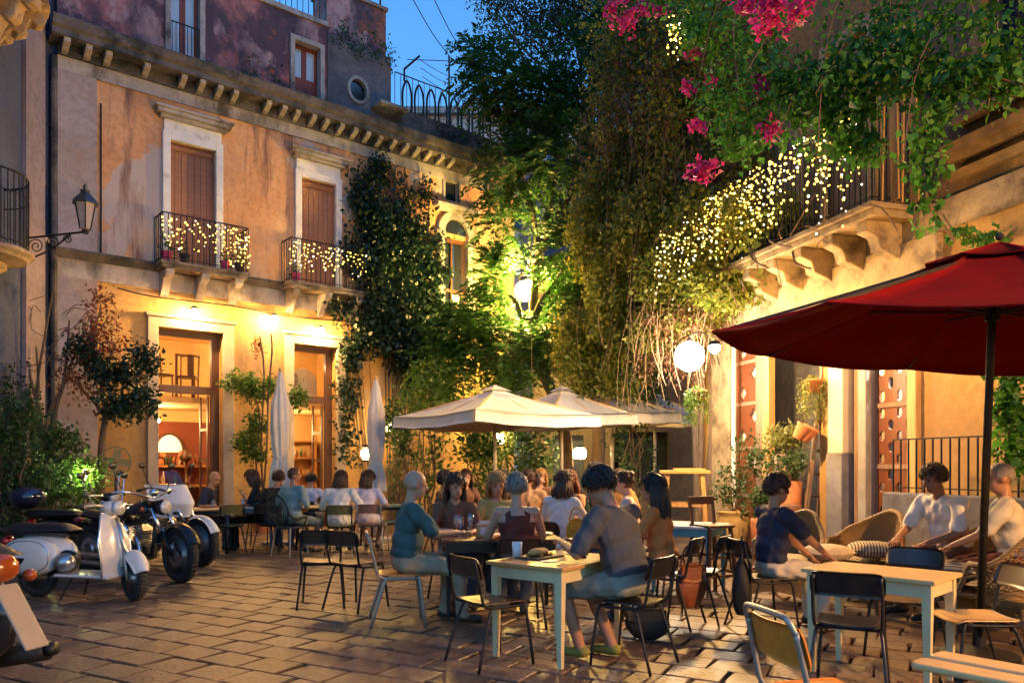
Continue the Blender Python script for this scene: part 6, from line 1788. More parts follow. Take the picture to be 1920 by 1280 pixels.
for px, py, Y, rx, rz, lf, lab in ((1475, 820, 11.6, 0.30, 0.14, L_GOLD, 'yellow-green spiky plant on a stand left of the ladder'), (1480, 870, 11.3, 0.35, 0.2, L_SHRUB, 'bushy dark plant on the ledge left of the ladder'), (1430, 940, 11.6, 0.3, 0.25, L_SHRUB, 'low dark bush behind the man in navy')):
    c = A(px, py, Y)
    potted(lab, (c.x, c.y, 0), [(0, 0), (0.14, 0), (0.17, c.z * 0.5), (0.18, max(0.3, c.z - 0.25)), (0.16, max(0.3, c.z - 0.25))], TERRA if lf is L_SHRUB else OLDWOOD, [((0, 0, c.z), (rx, rx, rz), 60)], lf, 0.10 if lf is L_GOLD else 0.06, 5, 11, 0.05, 0.25 if lf is L_GOLD else 0.5)
# leaning ladder with hanging pots
la, lb = Vector(G(1500, 1058)), A(1548, 650, 11.0)
t = thing('ladder', 'old wooden ladder leaning on the wall, hung with plant pots', 'ladder', la)
v = lb - la
off = Vector((0.30, 0.22, 0))
MB().bar((0, 0, 0), v, 0.05, 0.07).build('rail', OLDWOOD, t)
MB().bar(off, v * 0.99 + off * 0.4, 0.05, 0.07).build('rail', OLDWOOD, t)
for k in range(1, 9):
    u = k / 9.5
    MB().tube([v * u, v * u * 0.99 + off * (1 - 0.6 * u)], 0.014, 7).build('rung', OLDWOOD, t)
def hanging(px, py, Y, potm, lab, L, n, lf):
    c = A(px, py, Y)
    t = thing('hanging_pot', lab, 'plant', c)
    MB().lathe([(0, -0.16), (0.08, -0.16), (0.12, 0.0), (0.13, 0.0), (0.13, 0.03), (0.11, 0.03)], 16).build('pot', potm, t, smooth=True)
    PP, DD = [], []
    for k in range(n):
        a = rng.uniform(0, 2 * math.pi)
        r = rng.uniform(0.06, 0.22)
        l = L * rng.uniform(0.4, 1)
        m_ = int(l / 0.018)
        tt = np.linspace(0, 1, m_)
        PP.append(np.stack([r * math.cos(a) * np.minimum(1, tt * 4) - 0.05, r * math.sin(a) * np.minimum(1, tt * 4), 0.06 - tt * l + 0.05 * np.minimum(1, tt * 6)], 1) + rng.normal(size=(m_, 3)) * 0.012)
    foliage('crown', np.concatenate(PP), 0.05, lf, t, (0, -0.2, -1.0), 0.35)
    MB().tube([(0.0, 0, 0.02), (0.0, 0.02, 0.4)], 0.005, 4).build('hook', IRON, t)
hanging(1527, 715, 10.9, TERRA, 'trailing green plant in a terracotta pot high on the ladder', 0.75, 46, L_GOLD)
hanging(1312, 735, 11.9, OLDWOOD, 'trailing green plant hanging below the globe lamp', 0.62, 50, L_BRIGHT)
for px, py, lab in ((1503, 808, 'tilted terracotta pot hooked on the ladder below the trailing plant, upper one'), (1515, 812, 'tilted terracotta pot hooked on the ladder, beside the upper one')):
    t = thing('flower_pot', lab, 'pot', A(px, py, 10.85))
    MB().lathe([(0, -0.12), (0.07, -0.12), (0.11, 0.07), (0.12, 0.07), (0.12, 0.1), (0.10, 0.1), (0, 0.06)], 14, M=Euler((0.3, 0.5, 0)).to_matrix()).build('pot', TERRA, t)
# dark barrel by the column
g = RW(RT(1590) - 0.4, 0.75, 0)
t = thing('barrel', 'dark barrel standing by the white column', 'barrel', g)
MB().lathe([(0, 0), (0.24, 0), (0.29, 0.25), (0.30, 0.45), (0.28, 0.65), (0.24, 0.88), (0.22, 0.88), (0.21, 0.85), (0, 0.85)], 24).build('body', WOODD, t, smooth=True)
for z, r_ in ((0.14, 0.275), (0.32, 0.302), (0.62, 0.292), (0.78, 0.266)): MB().lathe([(r_, -0.02), (r_ + 0.006, 0), (r_, 0.02)], 24, (0, 0, z)).build('hoop', IRON, t)
# shelf with plank on the recess
g = RW(RT(1500), 0.3, 0)
t = thing('plant_shelf', 'low plank shelf carrying plants left of the ladder', 'shelf', g, RA)
MB().bb(-0.6, 0.35, -0.15, 0.15, 1.05, 1.09).build('plank', OLDWOOD, t)
for sx in (-0.55, 0.3): MB().bb(sx - 0.03, sx + 0.03, -0.12, 0.12, 0.003, 1.05).build('leg', OLDWOOD, t)
# pedestal fan by the palazzo
p = A(217, 865, 13.2)
t = thing('pedestal_fan', 'round olive fan on a stand right of the small tree', 'fan', (p.x, p.y, 0), 0.5)
ring(MB(), 0, p.z, 0.22, 0.24, 0.025, -0.05, 0.05).build('guard', OLIVE, t)
for k in range(4): MB().prism([(0.02, -0.05), (0.2, -0.09), (0.21, 0.03), (0.03, 0.05)], -0.01, 0.01, M=Matrix.Translation((0, 0, p.z)) @ Matrix.Rotation(k * math.pi / 2, 4, 'Y')).build('blade', OLIVE, t)
MB().tube([(0, 0.04, p.z), (0, 0.04, 0.04)], 0.02, 8).build('pole', IRON, t)
MB().lathe([(0, 0), (0.2, 0), (0.18, 0.04), (0, 0.05)], 16, (0, 0.04, 0.002)).build('base', TERRA, t)
# ------------------------------------------------------------------ scooters and motorcycles (x forward, y left, z up)
SC_WHITE = mat('scooter_white', (0.66, 0.64, 0.60), 0.22, 0, 0.05, 3, 0.02, coat=0.6)
SC_BLACK = mat('scooter_black', (0.012, 0.013, 0.018), 0.2, 0, 0.2, 3, 0.02, coat=0.8)
SILVER = mat('cast_silver', (0.5, 0.49, 0.47), 0.3, 0.9, 0.1, 6, 0.05)
SEATL = mat('seat_leather', (0.015, 0.014, 0.016), 0.45, 0, 0.2, 14, 0.2)
LENS = mat('orange_lens', (0.28, 0.055, 0.008), 0.15, 0, 0.1, 8, 0.05, coat=0.5)
REDL = mat('red_lens', (0.35, 0.01, 0.01), 0.15, 0, 0.1, 8, 0.05, coat=0.5)
GLASSH = mat('headlight_glass', (0.55, 0.56, 0.58), 0.08, 0.2, 0.05, 5, 0.02)
MIRROR = mat('mirror', (0.7, 0.75, 0.8), 0.05, 1, 0.02, 3, 0)
PLATE = mat('pale_plate', (0.30, 0.25, 0.19), 0.5, 0, 0.1, 6, 0.05)
def wheel(t, x, r, tw, name='wheel', steer=0, hubm=SILVER, spokes=5, disc=False, z=None):
    """wheel > tyre, rim, hub; axis along y"""
    Mx = Matrix.Translation((x, 0, r + 0.004)) @ Matrix.Rotation(steer, 4, 'Z')
    ax = Mx @ Matrix.Rotation(R(90), 4, 'X')
    def lz(prof, n=36):
        b = MB().lathe(prof, n)
        return b.xf(ax)
    ri = r - tw * 0.82
    a = [ri + tw * 0.02, ri + tw * 0.45, r - tw * 0.12, r, r - tw * 0.12, ri + tw * 0.45, ri + tw * 0.02]
    h = [-0.42, -0.52, -0.36, 0, 0.36, 0.52, 0.42]
    wh = lz([(q, k * tw) for q, k in zip(a, h)] + [(a[0], h[0] * tw)]).build(name, RUBBER, t, smooth=True)
    s = MB()
    n = 40
    for k in range(n):
        q = 2 * math.pi * k / n
        s.box(((r - 0.004) * math.cos(q), (r - 0.004) * math.sin(q), 0), (0.01, 0.02, tw * 0.55), (0, 0, q + 0.5))
    s.xf(ax).build('tread', RUBBER, wh, kind='stuff')
    lz([(ri + 0.006, -0.40 * tw), (ri - 0.02, -0.3 * tw), (ri - 0.025, 0.3 * tw), (ri + 0.006, 0.40 * tw)]).build('rim', hubm, wh, smooth=True)
    s = MB()
    for k in range(spokes):
        q = 2 * math.pi * k / spokes
        s.bar((0.03 * math.cos(q), 0.03 * math.sin(q), 0), ((ri - 0.01) * math.cos(q), (ri - 0.01) * math.sin(q), 0), 0.035, 0.028)
    s.lathe([(0.0, -0.06), (0.045, -0.06), (0.05, 0), (0.045, 0.06), (0, 0.06)], 16)
    s.xf(ax).build('hub', hubm, wh)
    if disc:
        for sg in (-1, 1):
            ring_ = MB().lathe([(0.09, 0.055 * sg), (0.15, 0.055 * sg), (0.15, 0.062 * sg), (0.09, 0.062 * sg), (0.09, 0.055 * sg)], 28)
            ring_.xf(ax).build('brake_disc', CHROME, wh)
    return wh
def mirror(t, x, y, z, side, m=CHROME):
    MB().tube(smooth_path([(x, y, z), (x - 0.03, y + side * 0.06, z + 0.12), (x - 0.05, y + side * 0.10, z + 0.26)], 4), 0.006, 6).build('mirror_stem', m, t)
    mm = MB().ball((x - 0.05, y + side * 0.11, z + 0.30), (0.014, 0.06, 0.04), 12, 8).build('mirror', BLACK, t, smooth=True)
    MB().ball((x - 0.062, y + side * 0.11, z + 0.30), (0.006, 0.052, 0.034), 12, 8).build('mirror_glass', MIRROR, mm, smooth=True)
def scooter(label, p, head, paint, top_case=False, steer=0.0, plate=False, shield=False, group='scooters'):
    t = thing('scooter', label, 'scooter', (p[0], p[1], 0), R(head), group)
    wheel(t, 0.62, 0.245, 0.10, steer=steer)
    wheel(t, -0.60, 0.245, 0.10)
    # front fender
    Ms = Matrix.Translation((0.62, 0, 0)) @ Matrix.Rotation(steer, 4, 'Z')
    def fend(u, v):
        a = R(22) + R(148) * u
        w = (v - 0.5) * 2
        rr = 0.295 + 0.015 * math.sin(math.pi * u)
        ww = 0.105 * (0.6 + 0.4 * math.sin(math.pi * min(1, u * 1.1 + 0.1)))
        drop = 0.10 * abs(w) ** 2.2
        return Ms @ Vector(((rr - drop) * math.cos(a), w * ww, 0.235 + (rr - drop) * math.sin(a)))
    MB().sheet(fend, 18, 10, 0.004).build('front_fender', paint, t, smooth=True)
    s = MB().tube([(0.40, 0, 0.88), (0.50, 0.0, 0.55), (0.545, 0.085, 0.42), Ms @ Vector((0.0, 0.085, 0.23))], 0.022, 8).tube([(0.50, 0, 0.55), Ms @ Vector((0, -0.075, 0.23))], 0.018, 8)
    s.build('fork', SILVER, t, smooth=True)
    # leg shield
    def shl(u, v):
        z = 0.27 + 0.66 * u
        w = (v - 0.5) * 2
        hw = 0.245 * (1 - 0.10 * (1 - u)) * (1 - 0.62 * max(0, u - 0.55) / 0.45)
        x = 0.47 - 0.13 * u - 0.06 * abs(w) ** 2 + 0.03 * math.sin(math.pi * u)
        return (x, w * hw, z)
    ls = MB().sheet(shl, 16, 14, 0.006).build('leg_shield', paint, t, smooth=True)
    edge = [shl(k / 14, 0) for k in range(15)] + [shl(1, k / 6) for k in range(1, 6)] + [shl(1 - k / 14, 1) for k in range(15)]
    MB().tube(edge, 0.009, 6).build('shield_trim', CHROME, ls, smooth=True)
    MB().tube([(0.475, 0, 0.36), (0.405, 0, 0.78)], 0.03, 8).build('horn_cover', paint, ls, smooth=True)
    # floor
    MB().bb(-0.22, 0.46, -0.20, 0.20, 0.245, 0.285).build('floorboard', paint, t, bevel=0.015)
    for sy in (-1, 1): MB().tube([(-0.24, sy * 0.205, 0.255), (0.40, sy * 0.205, 0.255)], 0.011, 6).build('floor_trim', CHROME, t)
    # rear body with side cowls
    def cowl(u, v, sy):
        a, b = 2 * math.pi * v, math.pi * (u - 0.5)
        cx_, cz = math.cos(b) * math.cos(a), math.cos(b) * math.sin(a)
        x = -0.58 + 0.36 * math.copysign(abs(cx_) ** 0.85, cx_) - (0.06 * cz if cx_ < 0 else 0)
        return (x, sy * (0.12 + 0.10 * math.sin(b)), 0.46 + 0.205 * math.copysign(abs(cz) ** 0.8, cz) - 0.05 * max(0, -cx_))
    for sy in (-1, 1):
        cw = MB().sheet(lambda u, v: cowl(u, v, sy), 12, 28).build('side_cowl', paint, t, smooth=True)
        MB().tube([cowl(0.72, k / 28, sy) for k in range(28)], 0.006, 5, closed=True).build('cowl_trim', CHROME, cw)
    MB().ball((-0.52, 0, 0.50), (0.42, 0.14, 0.20), 18, 12).build('body', paint, t, smooth=True)
    MB().ball((-0.16, -0.11, 0.40), (0.12, 0.10, 0.10), 16, 10).build('engine_cover', SILVER, t, smooth=True)
    MB().ball((-0.20, 0.0, 0.42), (0.12, 0.13, 0.14), 12, 8).build('engine', BLACK, t, smooth=True)
    MB().sheet(lambda u, v: (-0.98 + 0.86 * u, (v - 0.5) * 0.30 * (0.55 + 0.45 * math.sin(math.pi * (0.15 + 0.75 * u)) ** 0.5), 0.72 + 0.085 * (1 - abs(2 * v - 1) ** 2.5) ** 0.5 * (1 - abs(2 * u - 1) ** 6) + 0.03 * abs(u - 0.45)), 22, 12).sheet(lambda u, v: (-0.98 + 0.86 * u, (0.5 - v) * 0.30 * (0.55 + 0.45 * math.sin(math.pi * (0.15 + 0.75 * u)) ** 0.5), 0.715 - 0.04 * (1 - abs(2 * v - 1) ** 2.5) ** 0.5), 22, 12).build('seat', SEATL, t, smooth=True)
    # handlebar head
    MB().ball((0.33, 0, 0.985), (0.12, 0.10, 0.075), 16, 10).build('headset', paint, t, smooth=True)
    MB().lathe([(0, 0.03), (0.075, 0.02), (0.08, -0.03)], 20, (0.43, 0, 0.985), M=Matrix.Rotation(R(90), 3, 'Y')).build('headlight', GLASSH, t, smooth=True)
    for sy in (-1, 1):
        MB().tube(smooth_path([(0.33, sy * 0.06, 1.0), (0.29, sy * 0.22, 1.02), (0.25, sy * 0.36, 1.01)], 4), 0.014, 8).build('handlebar', SILVER, t, smooth=True)
        MB().tube([(0.265, sy * 0.26, 1.02), (0.245, sy * 0.39, 1.01)], 0.021, 8).build('grip', RUBBER, t, smooth=True)
        MB().tube([(0.30, sy * 0.2, 1.01), (0.31, sy * 0.36, 1.0)], 0.006, 6).build('brake_lever', CHROME, t)
        mirror(t, 0.29, sy * 0.2, 1.03, sy)
    # tail
    tl = MB().ball((-1.0, 0, 0.60 if not plate else 0.69), (0.05, 0.075, 0.06), 14, 8).build('tail_light', REDL if not plate else LENS, t, smooth=True)
    if plate:
        MB().box((-1.10, 0, 0.50), (0.012, 0.11, 0.30), (0, R(34), 0)).build('mudflap', PLATE, t, bevel=0.008)
        MB().tube([(-0.55, -0.19, 0.22), (-0.98, -0.24, 0.30)], 0.045, 12).tube([(-0.98, -0.24, 0.30), (-1.02, -0.245, 0.31)], 0.03, 10).build('exhaust', IRON, t, smooth=True)
        for sy in (-1, 1): MB().ball((-0.97, sy * 0.16, 0.64), (0.03, 0.026, 0.026), 12, 8).build('indicator', LENS, t, smooth=True)
        MB().tube([(-0.6, -0.13, 0.23), (-0.82, -0.15, 0.64)], 0.02, 8).build('shock_absorber', CHROME, t)
    else:
        MB().box((-1.04, 0, 0.44), (0.008, 0.17, 0.17), (0, R(12), 0)).build('number_plate', PLATE, t)
    MB().tube([(-0.05, 0.12, 0.24), (-0.16, 0.17, 0.006)], 0.011, 6).tube([(-0.05, -0.12, 0.24), (-0.16, -0.17, 0.006)], 0.011, 6).build('kickstand', IRON, t)
    if top_case:
        MB().bb(-1.22, -0.86, -0.15, 0.15, 0.80, 0.82).build('rack', IRON, t)
        MB().ball((-1.06, 0, 0.98), (0.25, 0.24, 0.16), 20, 12).build('top_case', mat('blue_black_gloss', (0.01, 0.014, 0.045), 0.12, 0, 0.2, 3, 0.02, coat=1), t, smooth=True)
    if shield:
        MB().sheet(lambda u, v: (0.40 - 0.12 * u, (v - 0.5) * 0.42 * (1 - 0.25 * u), 1.0 + 0.36 * u), 8, 8).build('windscreen', WARMGLASS, t, smooth=True)
    return t
h = R(-13)
fx, fy = G(252, 1126).x, G(252, 1126).y
scooter('white vintage scooter parked at the left with chrome trim', (fx - 0.62 * math.cos(h), fy - 0.62 * math.sin(h)), -13, SC_WHITE, steer=R(-28))
scooter('dark scooter with a glossy blue-black top case behind the white scooter', (-6.0, 10.9), -14, SC_BLACK, top_case=True, shield=True)
t = scooter('dark scooter seen from behind, cut by the left edge, with pale mudflap', (-3.97, 4.42), 165, SC_BLACK, plate=True)
t.scale = (1.3, 1.3, 1.3)

def motorcycle(label, p, head, tank, fairing=None, steer=0.0):
    t = thing('motorcycle', label, 'motorcycle', (p[0], p[1], 0), R(head), 'motorcycles')
    r = 0.345
    fxx = 0.80
    wheel(t, fxx, r, 0.125, steer=steer, disc=True)
    wheel(t, -0.74, r, 0.15, disc=True)
    Ms = Matrix.Translation((fxx, 0, r)) @ Matrix.Rotation(steer, 4, 'Z')
    def fend(rad, a0, a1, cx_, w_, M_):
        def f(u, v):
            a = a0 + (a1 - a0) * u
            w = (v - 0.5) * 2
            rr = rad - 0.045 * w * w
            return M_ @ Vector((rr * math.cos(a), w * w_, rr * math.sin(a)))
        return MB().sheet(f, 16, 8, 0.004)
    fend(r + 0.045, R(25), R(150), 0, 0.085, Ms).build('front_fender', fairing or BLACK, t, smooth=True)
    fend(r + 0.06, R(40), R(170), 0, 0.11, Matrix.Translation((-0.74, 0, r))).build('rear_fender', tank, t, smooth=True)
    for sy in (-1, 1):
        a, b = Ms @ Vector((0, sy * 0.105, 0)), Vector((0.36, sy * 0.105, 1.0))
        m_ = a.lerp(b, 0.42)
        fk = MB().tube([a, m_], 0.030, 10).build('fork_slider', IRON, t, smooth=True)
        MB().tube([m_, b], 0.021, 10).build('fork_tube', CHROME, t, smooth=True)
        MB().bar(a.lerp(b, 0.16) + Vector((0, sy * 0.033, 0)), a.lerp(b, 0.28) + Vector((0, sy * 0.033, 0)), 0.012, 0.03).build('reflector', LENS, fk)
    MB().bb(0.33, 0.43, -0.15, 0.15, 0.95, 1.0).build('fork_clamp', IRON, t, bevel=0.01)
    MB().bb(0.40, 0.50, -0.15, 0.15, 0.74, 0.78).build('fork_clamp', IRON, t, bevel=0.01)
    def tk(u, v):
        a, x = 2 * math.pi * v, -0.12 + 0.52 * u
        k = math.sin(math.pi * (0.08 + 0.87 * u) ** 1.2) ** 0.6
        return (x, 0.155 * k * math.cos(a), 0.83 + 0.05 * u + (0.13 if math.sin(a) > 0 else 0.07) * k * math.sin(a))
    MB().sheet(tk, 18, 24).build('tank', tank, t, smooth=True)
    MB().lathe([(0.03, 0), (0.03, 0.015), (0, 0.018)], 12, (0.14, 0, 0.985)).build('filler_cap', CHROME, t)
    def sead(u, v):
        w = (v - 0.5) * 2
        return (-0.78 + 0.70 * u, w * (0.15 - 0.04 * u), 0.76 + 0.06 * (1 - abs(w) ** 2.5) + 0.10 * max(0, 0.45 - u) ** 1.0)
    MB().sheet(sead, 16, 12, -0.05).build('seat', SEATL, t, smooth=True)
    MB().tube([(0.42, 0, 0.9), (0.1, 0, 0.72), (-0.2, 0, 0.66), (-0.7, 0, 0.62)], 0.03, 8).tube([(0.40, 0, 0.78), (0.32, 0, 0.32), (-0.25, 0, 0.26), (-0.4, 0, 0.55)], 0.026, 8).build('frame', BLACK, t, smooth=True)
    MB().bb(-0.22, 0.26, -0.15, 0.15, 0.25, 0.46).build('crankcase', IRON, t, bevel=0.04)
    for x0, tl in ((0.12, R(24)), (-0.12, R(-22))):
        s = MB()
        Mr = Matrix.Translation((x0, 0, 0.46)) @ Matrix.Rotation(tl, 4, 'Y')
        for k in range(7): s.box((0, 0, 0.02 + k * 0.032), (0.16, 0.19, 0.016))
        s.box((0, 0, 0.11), (0.11, 0.13, 0.22))
        s.xf(Mr).build('cylinder', SILVER, t)
    MB().lathe([(0, 0), (0.10, 0), (0.11, 0.03), (0.08, 0.05), (0, 0.055)], 20, (0.0, -0.15, 0.36), M=Matrix.Rotation(R(90), 3, 'X')).build('engine_cover', CHROME, t, smooth=True)
    MB().ball((0.02, -0.17, 0.62), (0.10, 0.05, 0.09), 14, 8).build('air_filter', CHROME, t, smooth=True)
    for z0 in (0.30, 0.20):
        MB().tube(smooth_path([(0.20, -0.13, 0.55), (0.30, -0.17, 0.36), (0.1, -0.20, z0), (-0.5, -0.21, z0), (-0.95, -0.22, z0 + 0.03)], 5), [0.024] * 12 + [0.035] * 9, 10).build('exhaust', CHROME, t, smooth=True)
    hb = MB().tube(smooth_path([(0.10, 0.46, 1.08), (0.24, 0.36, 1.12), (0.34, 0.12, 1.06), (0.35, 0, 1.04), (0.34, -0.12, 1.06), (0.24, -0.36, 1.12), (0.10, -0.46, 1.08)], 5), 0.013, 8).build('handlebar', CHROME if not fairing else IRON, t, smooth=True)
    for sy in (-1, 1):
        MB().tube([(0.20, sy * 0.39, 1.11), (0.09, sy * 0.47, 1.075)], 0.020, 8).build('grip', RUBBER, hb)
        MB().tube([(0.24, sy * 0.34, 1.12), (0.20, sy * 0.47, 1.10)], 0.006, 6).build('lever', CHROME, hb)
        mirror(t, 0.22, sy * 0.33, 1.13, sy, IRON)
        MB().ball((0.38, sy * 0.20, 0.90), (0.035, 0.03, 0.03), 10, 6).build('indicator', LENS, t, smooth=True)
    MB().lathe([(0, 0.05), (0.085, 0.04), (0.10, -0.01), (0.085, -0.08), (0.03, -0.13), (0, -0.13)], 20, (0.52, 0, 0.92), M=Matrix.Rotation(R(90), 3, 'Y')).build('headlight', IRON, t, smooth=True)
    MB().lathe([(0, 0.062), (0.08, 0.05), (0.088, 0.02)], 20, (0.52, 0, 0.92), M=Matrix.Rotation(R(90), 3, 'Y')).build('headlight_lens', GLASSH, t, smooth=True)
    MB().ball((0.36, 0, 1.10), (0.05, 0.06, 0.05), 12, 8).build('gauge', CHROME, t, smooth=True)
    if fairing:
        def fr(u, v):
            w = (v - 0.5) * 2
            x = 0.66 - 0.50 * abs(w) ** 1.7 - 0.28 * max(0, u - 0.45) - 0.20 * max(0, 0.4 - u)
            return (x, w * 0.30 * (1 - 0.2 * abs(u - 0.5)), 0.70 + 0.46 * u)
        MB().sheet(fr, 16, 20, 0.006).build('fairing', fairing, t, smooth=True)
        MB().sheet(lambda u, v: (0.50 - 0.40 * abs((v - 0.5) * 2) ** 1.8 - 0.16 * u, (v - 0.5) * 0.46, 1.16 + 0.20 * u), 6, 12).build('windscreen', WARMGLASS, t, smooth=True)
        for sy in (-1, 1): MB().bb(-0.98, -0.5, sy * 0.18, sy * 0.36, 0.42, 0.72).build('pannier', BLACK, t, bevel=0.05)
    MB().ball((-1.02, 0, 0.72), (0.05, 0.07, 0.04), 12, 8).build('tail_light', REDL, t, smooth=True)
    MB().tube([(-0.05, 0.14, 0.25), (-0.12, 0.28, 0.006)], 0.012, 6).build('kickstand', IRON, t)
    return t
BB = mat('gloss_black_blue', (0.008, 0.011, 0.022), 0.12, 0, 0.2, 3, 0.02, coat=1.0)
h = R(-24)
g = G(338, 1092)
motorcycle('black cruiser motorcycle behind the white scooter', (g.x - 0.80 * math.cos(h), g.y - 0.80 * math.sin(h)), -24, BB, None, R(-12))
g = G(376, 1062)
motorcycle('motorcycle with white front fairing beyond the black cruiser', (g.x - 0.80 * math.cos(h), g.y - 0.80 * math.sin(h)), -24, BB, SC_WHITE, R(-5))
# ------------------------------------------------------------------ people: one remeshed body each, clothes by region, hair as a child
def cloth(name, col, rough=0.9): return mat(name, col, rough, 0, 0.15, 7, 0.5, 12)
SKIN = [mat('skin_light', (0.50, 0.27, 0.17), 0.5, 0, 0.08, 9, 0.05), mat('skin_tan', (0.38, 0.18, 0.10), 0.5, 0, 0.08, 9, 0.05), mat('skin_brown', (0.27, 0.12, 0.065), 0.5, 0, 0.08, 9, 0.05)]
HAIR = {'dark': mat('hair_dark', (0.012, 0.008, 0.006), 0.45, 0, 0.4, 30, 0.6, 60), 'brown': mat('hair_brown', (0.055, 0.022, 0.01), 0.45, 0, 0.4, 30, 0.6, 60), 'grey': mat('hair_grey', (0.22, 0.19, 0.16), 0.5, 0, 0.3, 30, 0.6, 60), 'blonde': mat('hair_blonde', (0.36, 0.19, 0.06), 0.5, 0, 0.3, 30, 0.6, 60), 'red': mat('hair_red', (0.16, 0.045, 0.015), 0.5, 0, 0.3, 30, 0.6, 60)}
SHOE = mat('shoe_dark', (0.03, 0.025, 0.02), 0.6)
EYE_M = mat('eye_dark', (0.02, 0.015, 0.012), 0.2)
LIP = mat('lip', (0.30, 0.09, 0.07), 0.5)
def cap_geo(mb, a, b, ra, rb, n=10):
    a, b = Vector(a), Vector(b)
    d = (b - a)
    L = max(d.length, 1e-5)
    d = d / L
    pts, rr = [], []
    for k in range(4):
        q = math.pi / 2 * (1 - k / 4)
        pts.append(a - d * ra * math.sin(q)); rr.append(max(1e-4, ra * math.cos(q)))
    pts += [a, b]; rr += [ra, rb]
    for k in range(1, 5):
        q = math.pi / 2 * k / 4
        pts.append(b + d * rb * math.sin(q)); rr.append(max(1e-4, rb * math.cos(q)))
    mb.tube(pts, rr, n)
def remesh(mb, voxel, smooth=3):
    me = mb.mesh('tmp', [])
    o = bpy.data.objects.new('tmp', me)
    COL.objects.link(o)
    m = o.modifiers.new('r', 'REMESH')
    m.mode = 'VOXEL'
    m.voxel_size = voxel
    m.use_smooth_shade = True
    s = o.modifiers.new('s', 'SMOOTH')
    s.factor = 0.5
    s.iterations = smooth
    dg = bpy.context.evaluated_depsgraph_get()
    out = bpy.data.meshes.new_from_object(o.evaluated_get(dg))
    bpy.data.objects.remove(o)
    bpy.data.meshes.remove(me)
    return out
def ik(a, b, l1, l2, pole):
    a, b, pole = Vector(a), Vector(b), Vector(pole)
    d = b - a
    L = min(d.length, (l1 + l2) * 0.999)
    d.normalize()
    b = a + d * L
    x = (l1 * l1 - l2 * l2 + L * L) / (2 * L)
    h = math.sqrt(max(0, l1 * l1 - x * x))
    p = pole - d * pole.dot(d)
    p.normalize()
    return a + d * x + p * h, b
def person(label, p, face, top, bottom, hair='short', hcol='dark', skin=1, lean=8, head=(0, 0), hands=None, seat=0.46, sleeve=0.55, legs=1.0, feet=((0.10, 0.42), (-0.10, 0.42)), voxel=0.016, slim=1.0, stand=False, collar=0, shoe=SHOE, knees=None, tank=False, twist=0, scale=1.0):
    """face: degrees from +X; hands: two points (x right, y forward, z up) in the sitter's frame; sleeve 0..1 over arm, legs 0..1 over leg"""
    t = thing('person', label, 'person', (p[0], p[1], p[2] if len(p) > 2 else 0), R(face - 90))
    sk = SKIN[skin]
    t.scale = (scale,) * 3
    V = Vector
    prim = []                                    # (kind, a, b, ra, rb, mat index, split t, second mat)
    def cap(a, b, ra, rb, m, sp=None, m2=None): prim.append(('c', V(a), V(b), ra, rb, m, sp, m2))
    def ell(c, r, m, rot=None): prim.append(('e', V(c), V(r), rot, None, m, None, None))
    S, T, B, H = 0, 1, 2, 3                      # skin, top, bottom, shoe
    hip = V((0, 0.0, seat + 0.10)) if not stand else V((0, 0, 0.90))
    le = R(lean)
    d = V((0, math.sin(le), math.cos(le)))
    f = V((0, math.cos(le), -math.sin(le)))
    rot = Matrix.Rotation(-le, 3, 'X')
    w = slim
    hw = 1 + (w - 1) * 0.35
    ell(hip, (0.168 * hw, 0.125, 0.12), B, rot)
    ell(hip + d * 0.07, (0.176 * hw, 0.134, 0.10), T, rot)
    ell(hip + d * 0.18 + f * 0.008, (0.170 * (w + hw) / 2, 0.128 * hw, 0.16), T, rot)
    ell(hip + d * 0.33 + f * 0.0, (0.176 * w, 0.118, 0.17), T, rot)
    shc = hip + d * 0.455
    tw = Matrix.Rotation(R(twist), 3, 'Z')
    shs = [shc + tw @ V((s * 0.172 * w, 0, 0)) for s in (1, -1)]
    if not tank: cap(shs[0], shs[1], 0.062, 0.062, T)
    else: cap(shs[0], shs[1], 0.052, 0.052, S)
    nb = hip + d * 0.50
    hp, hy = R(head[0]), R(head[1])
    hd = V((0, math.sin(le * 0.5 + hp), math.cos(le * 0.5 + hp)))
    cap(nb - d * 0.03, nb + hd * 0.10 , 0.054, 0.050, S)
    hc = nb + hd * 0.168 + V((0, 0.02, 0))
    HR = Matrix.Rotation(hy, 3, 'Z') @ Matrix.Rotation(-(hp + le * 0.5), 3, 'X')
    def hl(x, y, z): return hc + HR @ V((x * 1.06, y * 1.06, z * 1.06))
    ell(hl(0, -0.008, 0.028), (0.080, 0.101, 0.099), S, HR)
    ell(hl(0, 0.022, -0.045), (0.061, 0.072, 0.079), S, HR)
    cap(hl(0, 0.085, 0.012), hl(0, 0.104, -0.022), 0.011, 0.016, S)
    for s in (-1, 1): ell(hl(s * 0.078, -0.008, -0.005), (0.012, 0.024, 0.034), S, HR)
    # legs
    ank = []
    for i, s in enumerate((1, -1)):
        hj = hip + V((s * 0.088 * hw, 0.02, -0.02))
        if stand: fo = V((s * 0.10, feet[i][1] - 0.42, 0.085))
        else: fo = V((feet[i][0], feet[i][1], 0.085))
        kn, an = ik(hj, fo, 0.43, 0.42, (s * 0.25, 1, 0.55) if knees is None else knees[i])
        cap(hj, kn, 0.080 * hw, 0.056, S)
        cap(kn, an, 0.056, 0.038, S)
        cap(hj, hj.lerp(kn, min(1, legs * 2)), 0.092 * hw, 0.074, B)
        if legs > 0.5: cap(kn, kn.lerp(an, (legs - 0.5) * 2), 0.070, 0.056, B)
        fd = V((an.x - hj.x, an.y - hj.y + 0.25, 0)).normalized()
        cap(an - fd * 0.03 + V((0, 0, -0.035)), an + fd * 0.15 + V((0, 0, -0.05)), 0.042, 0.033, H)
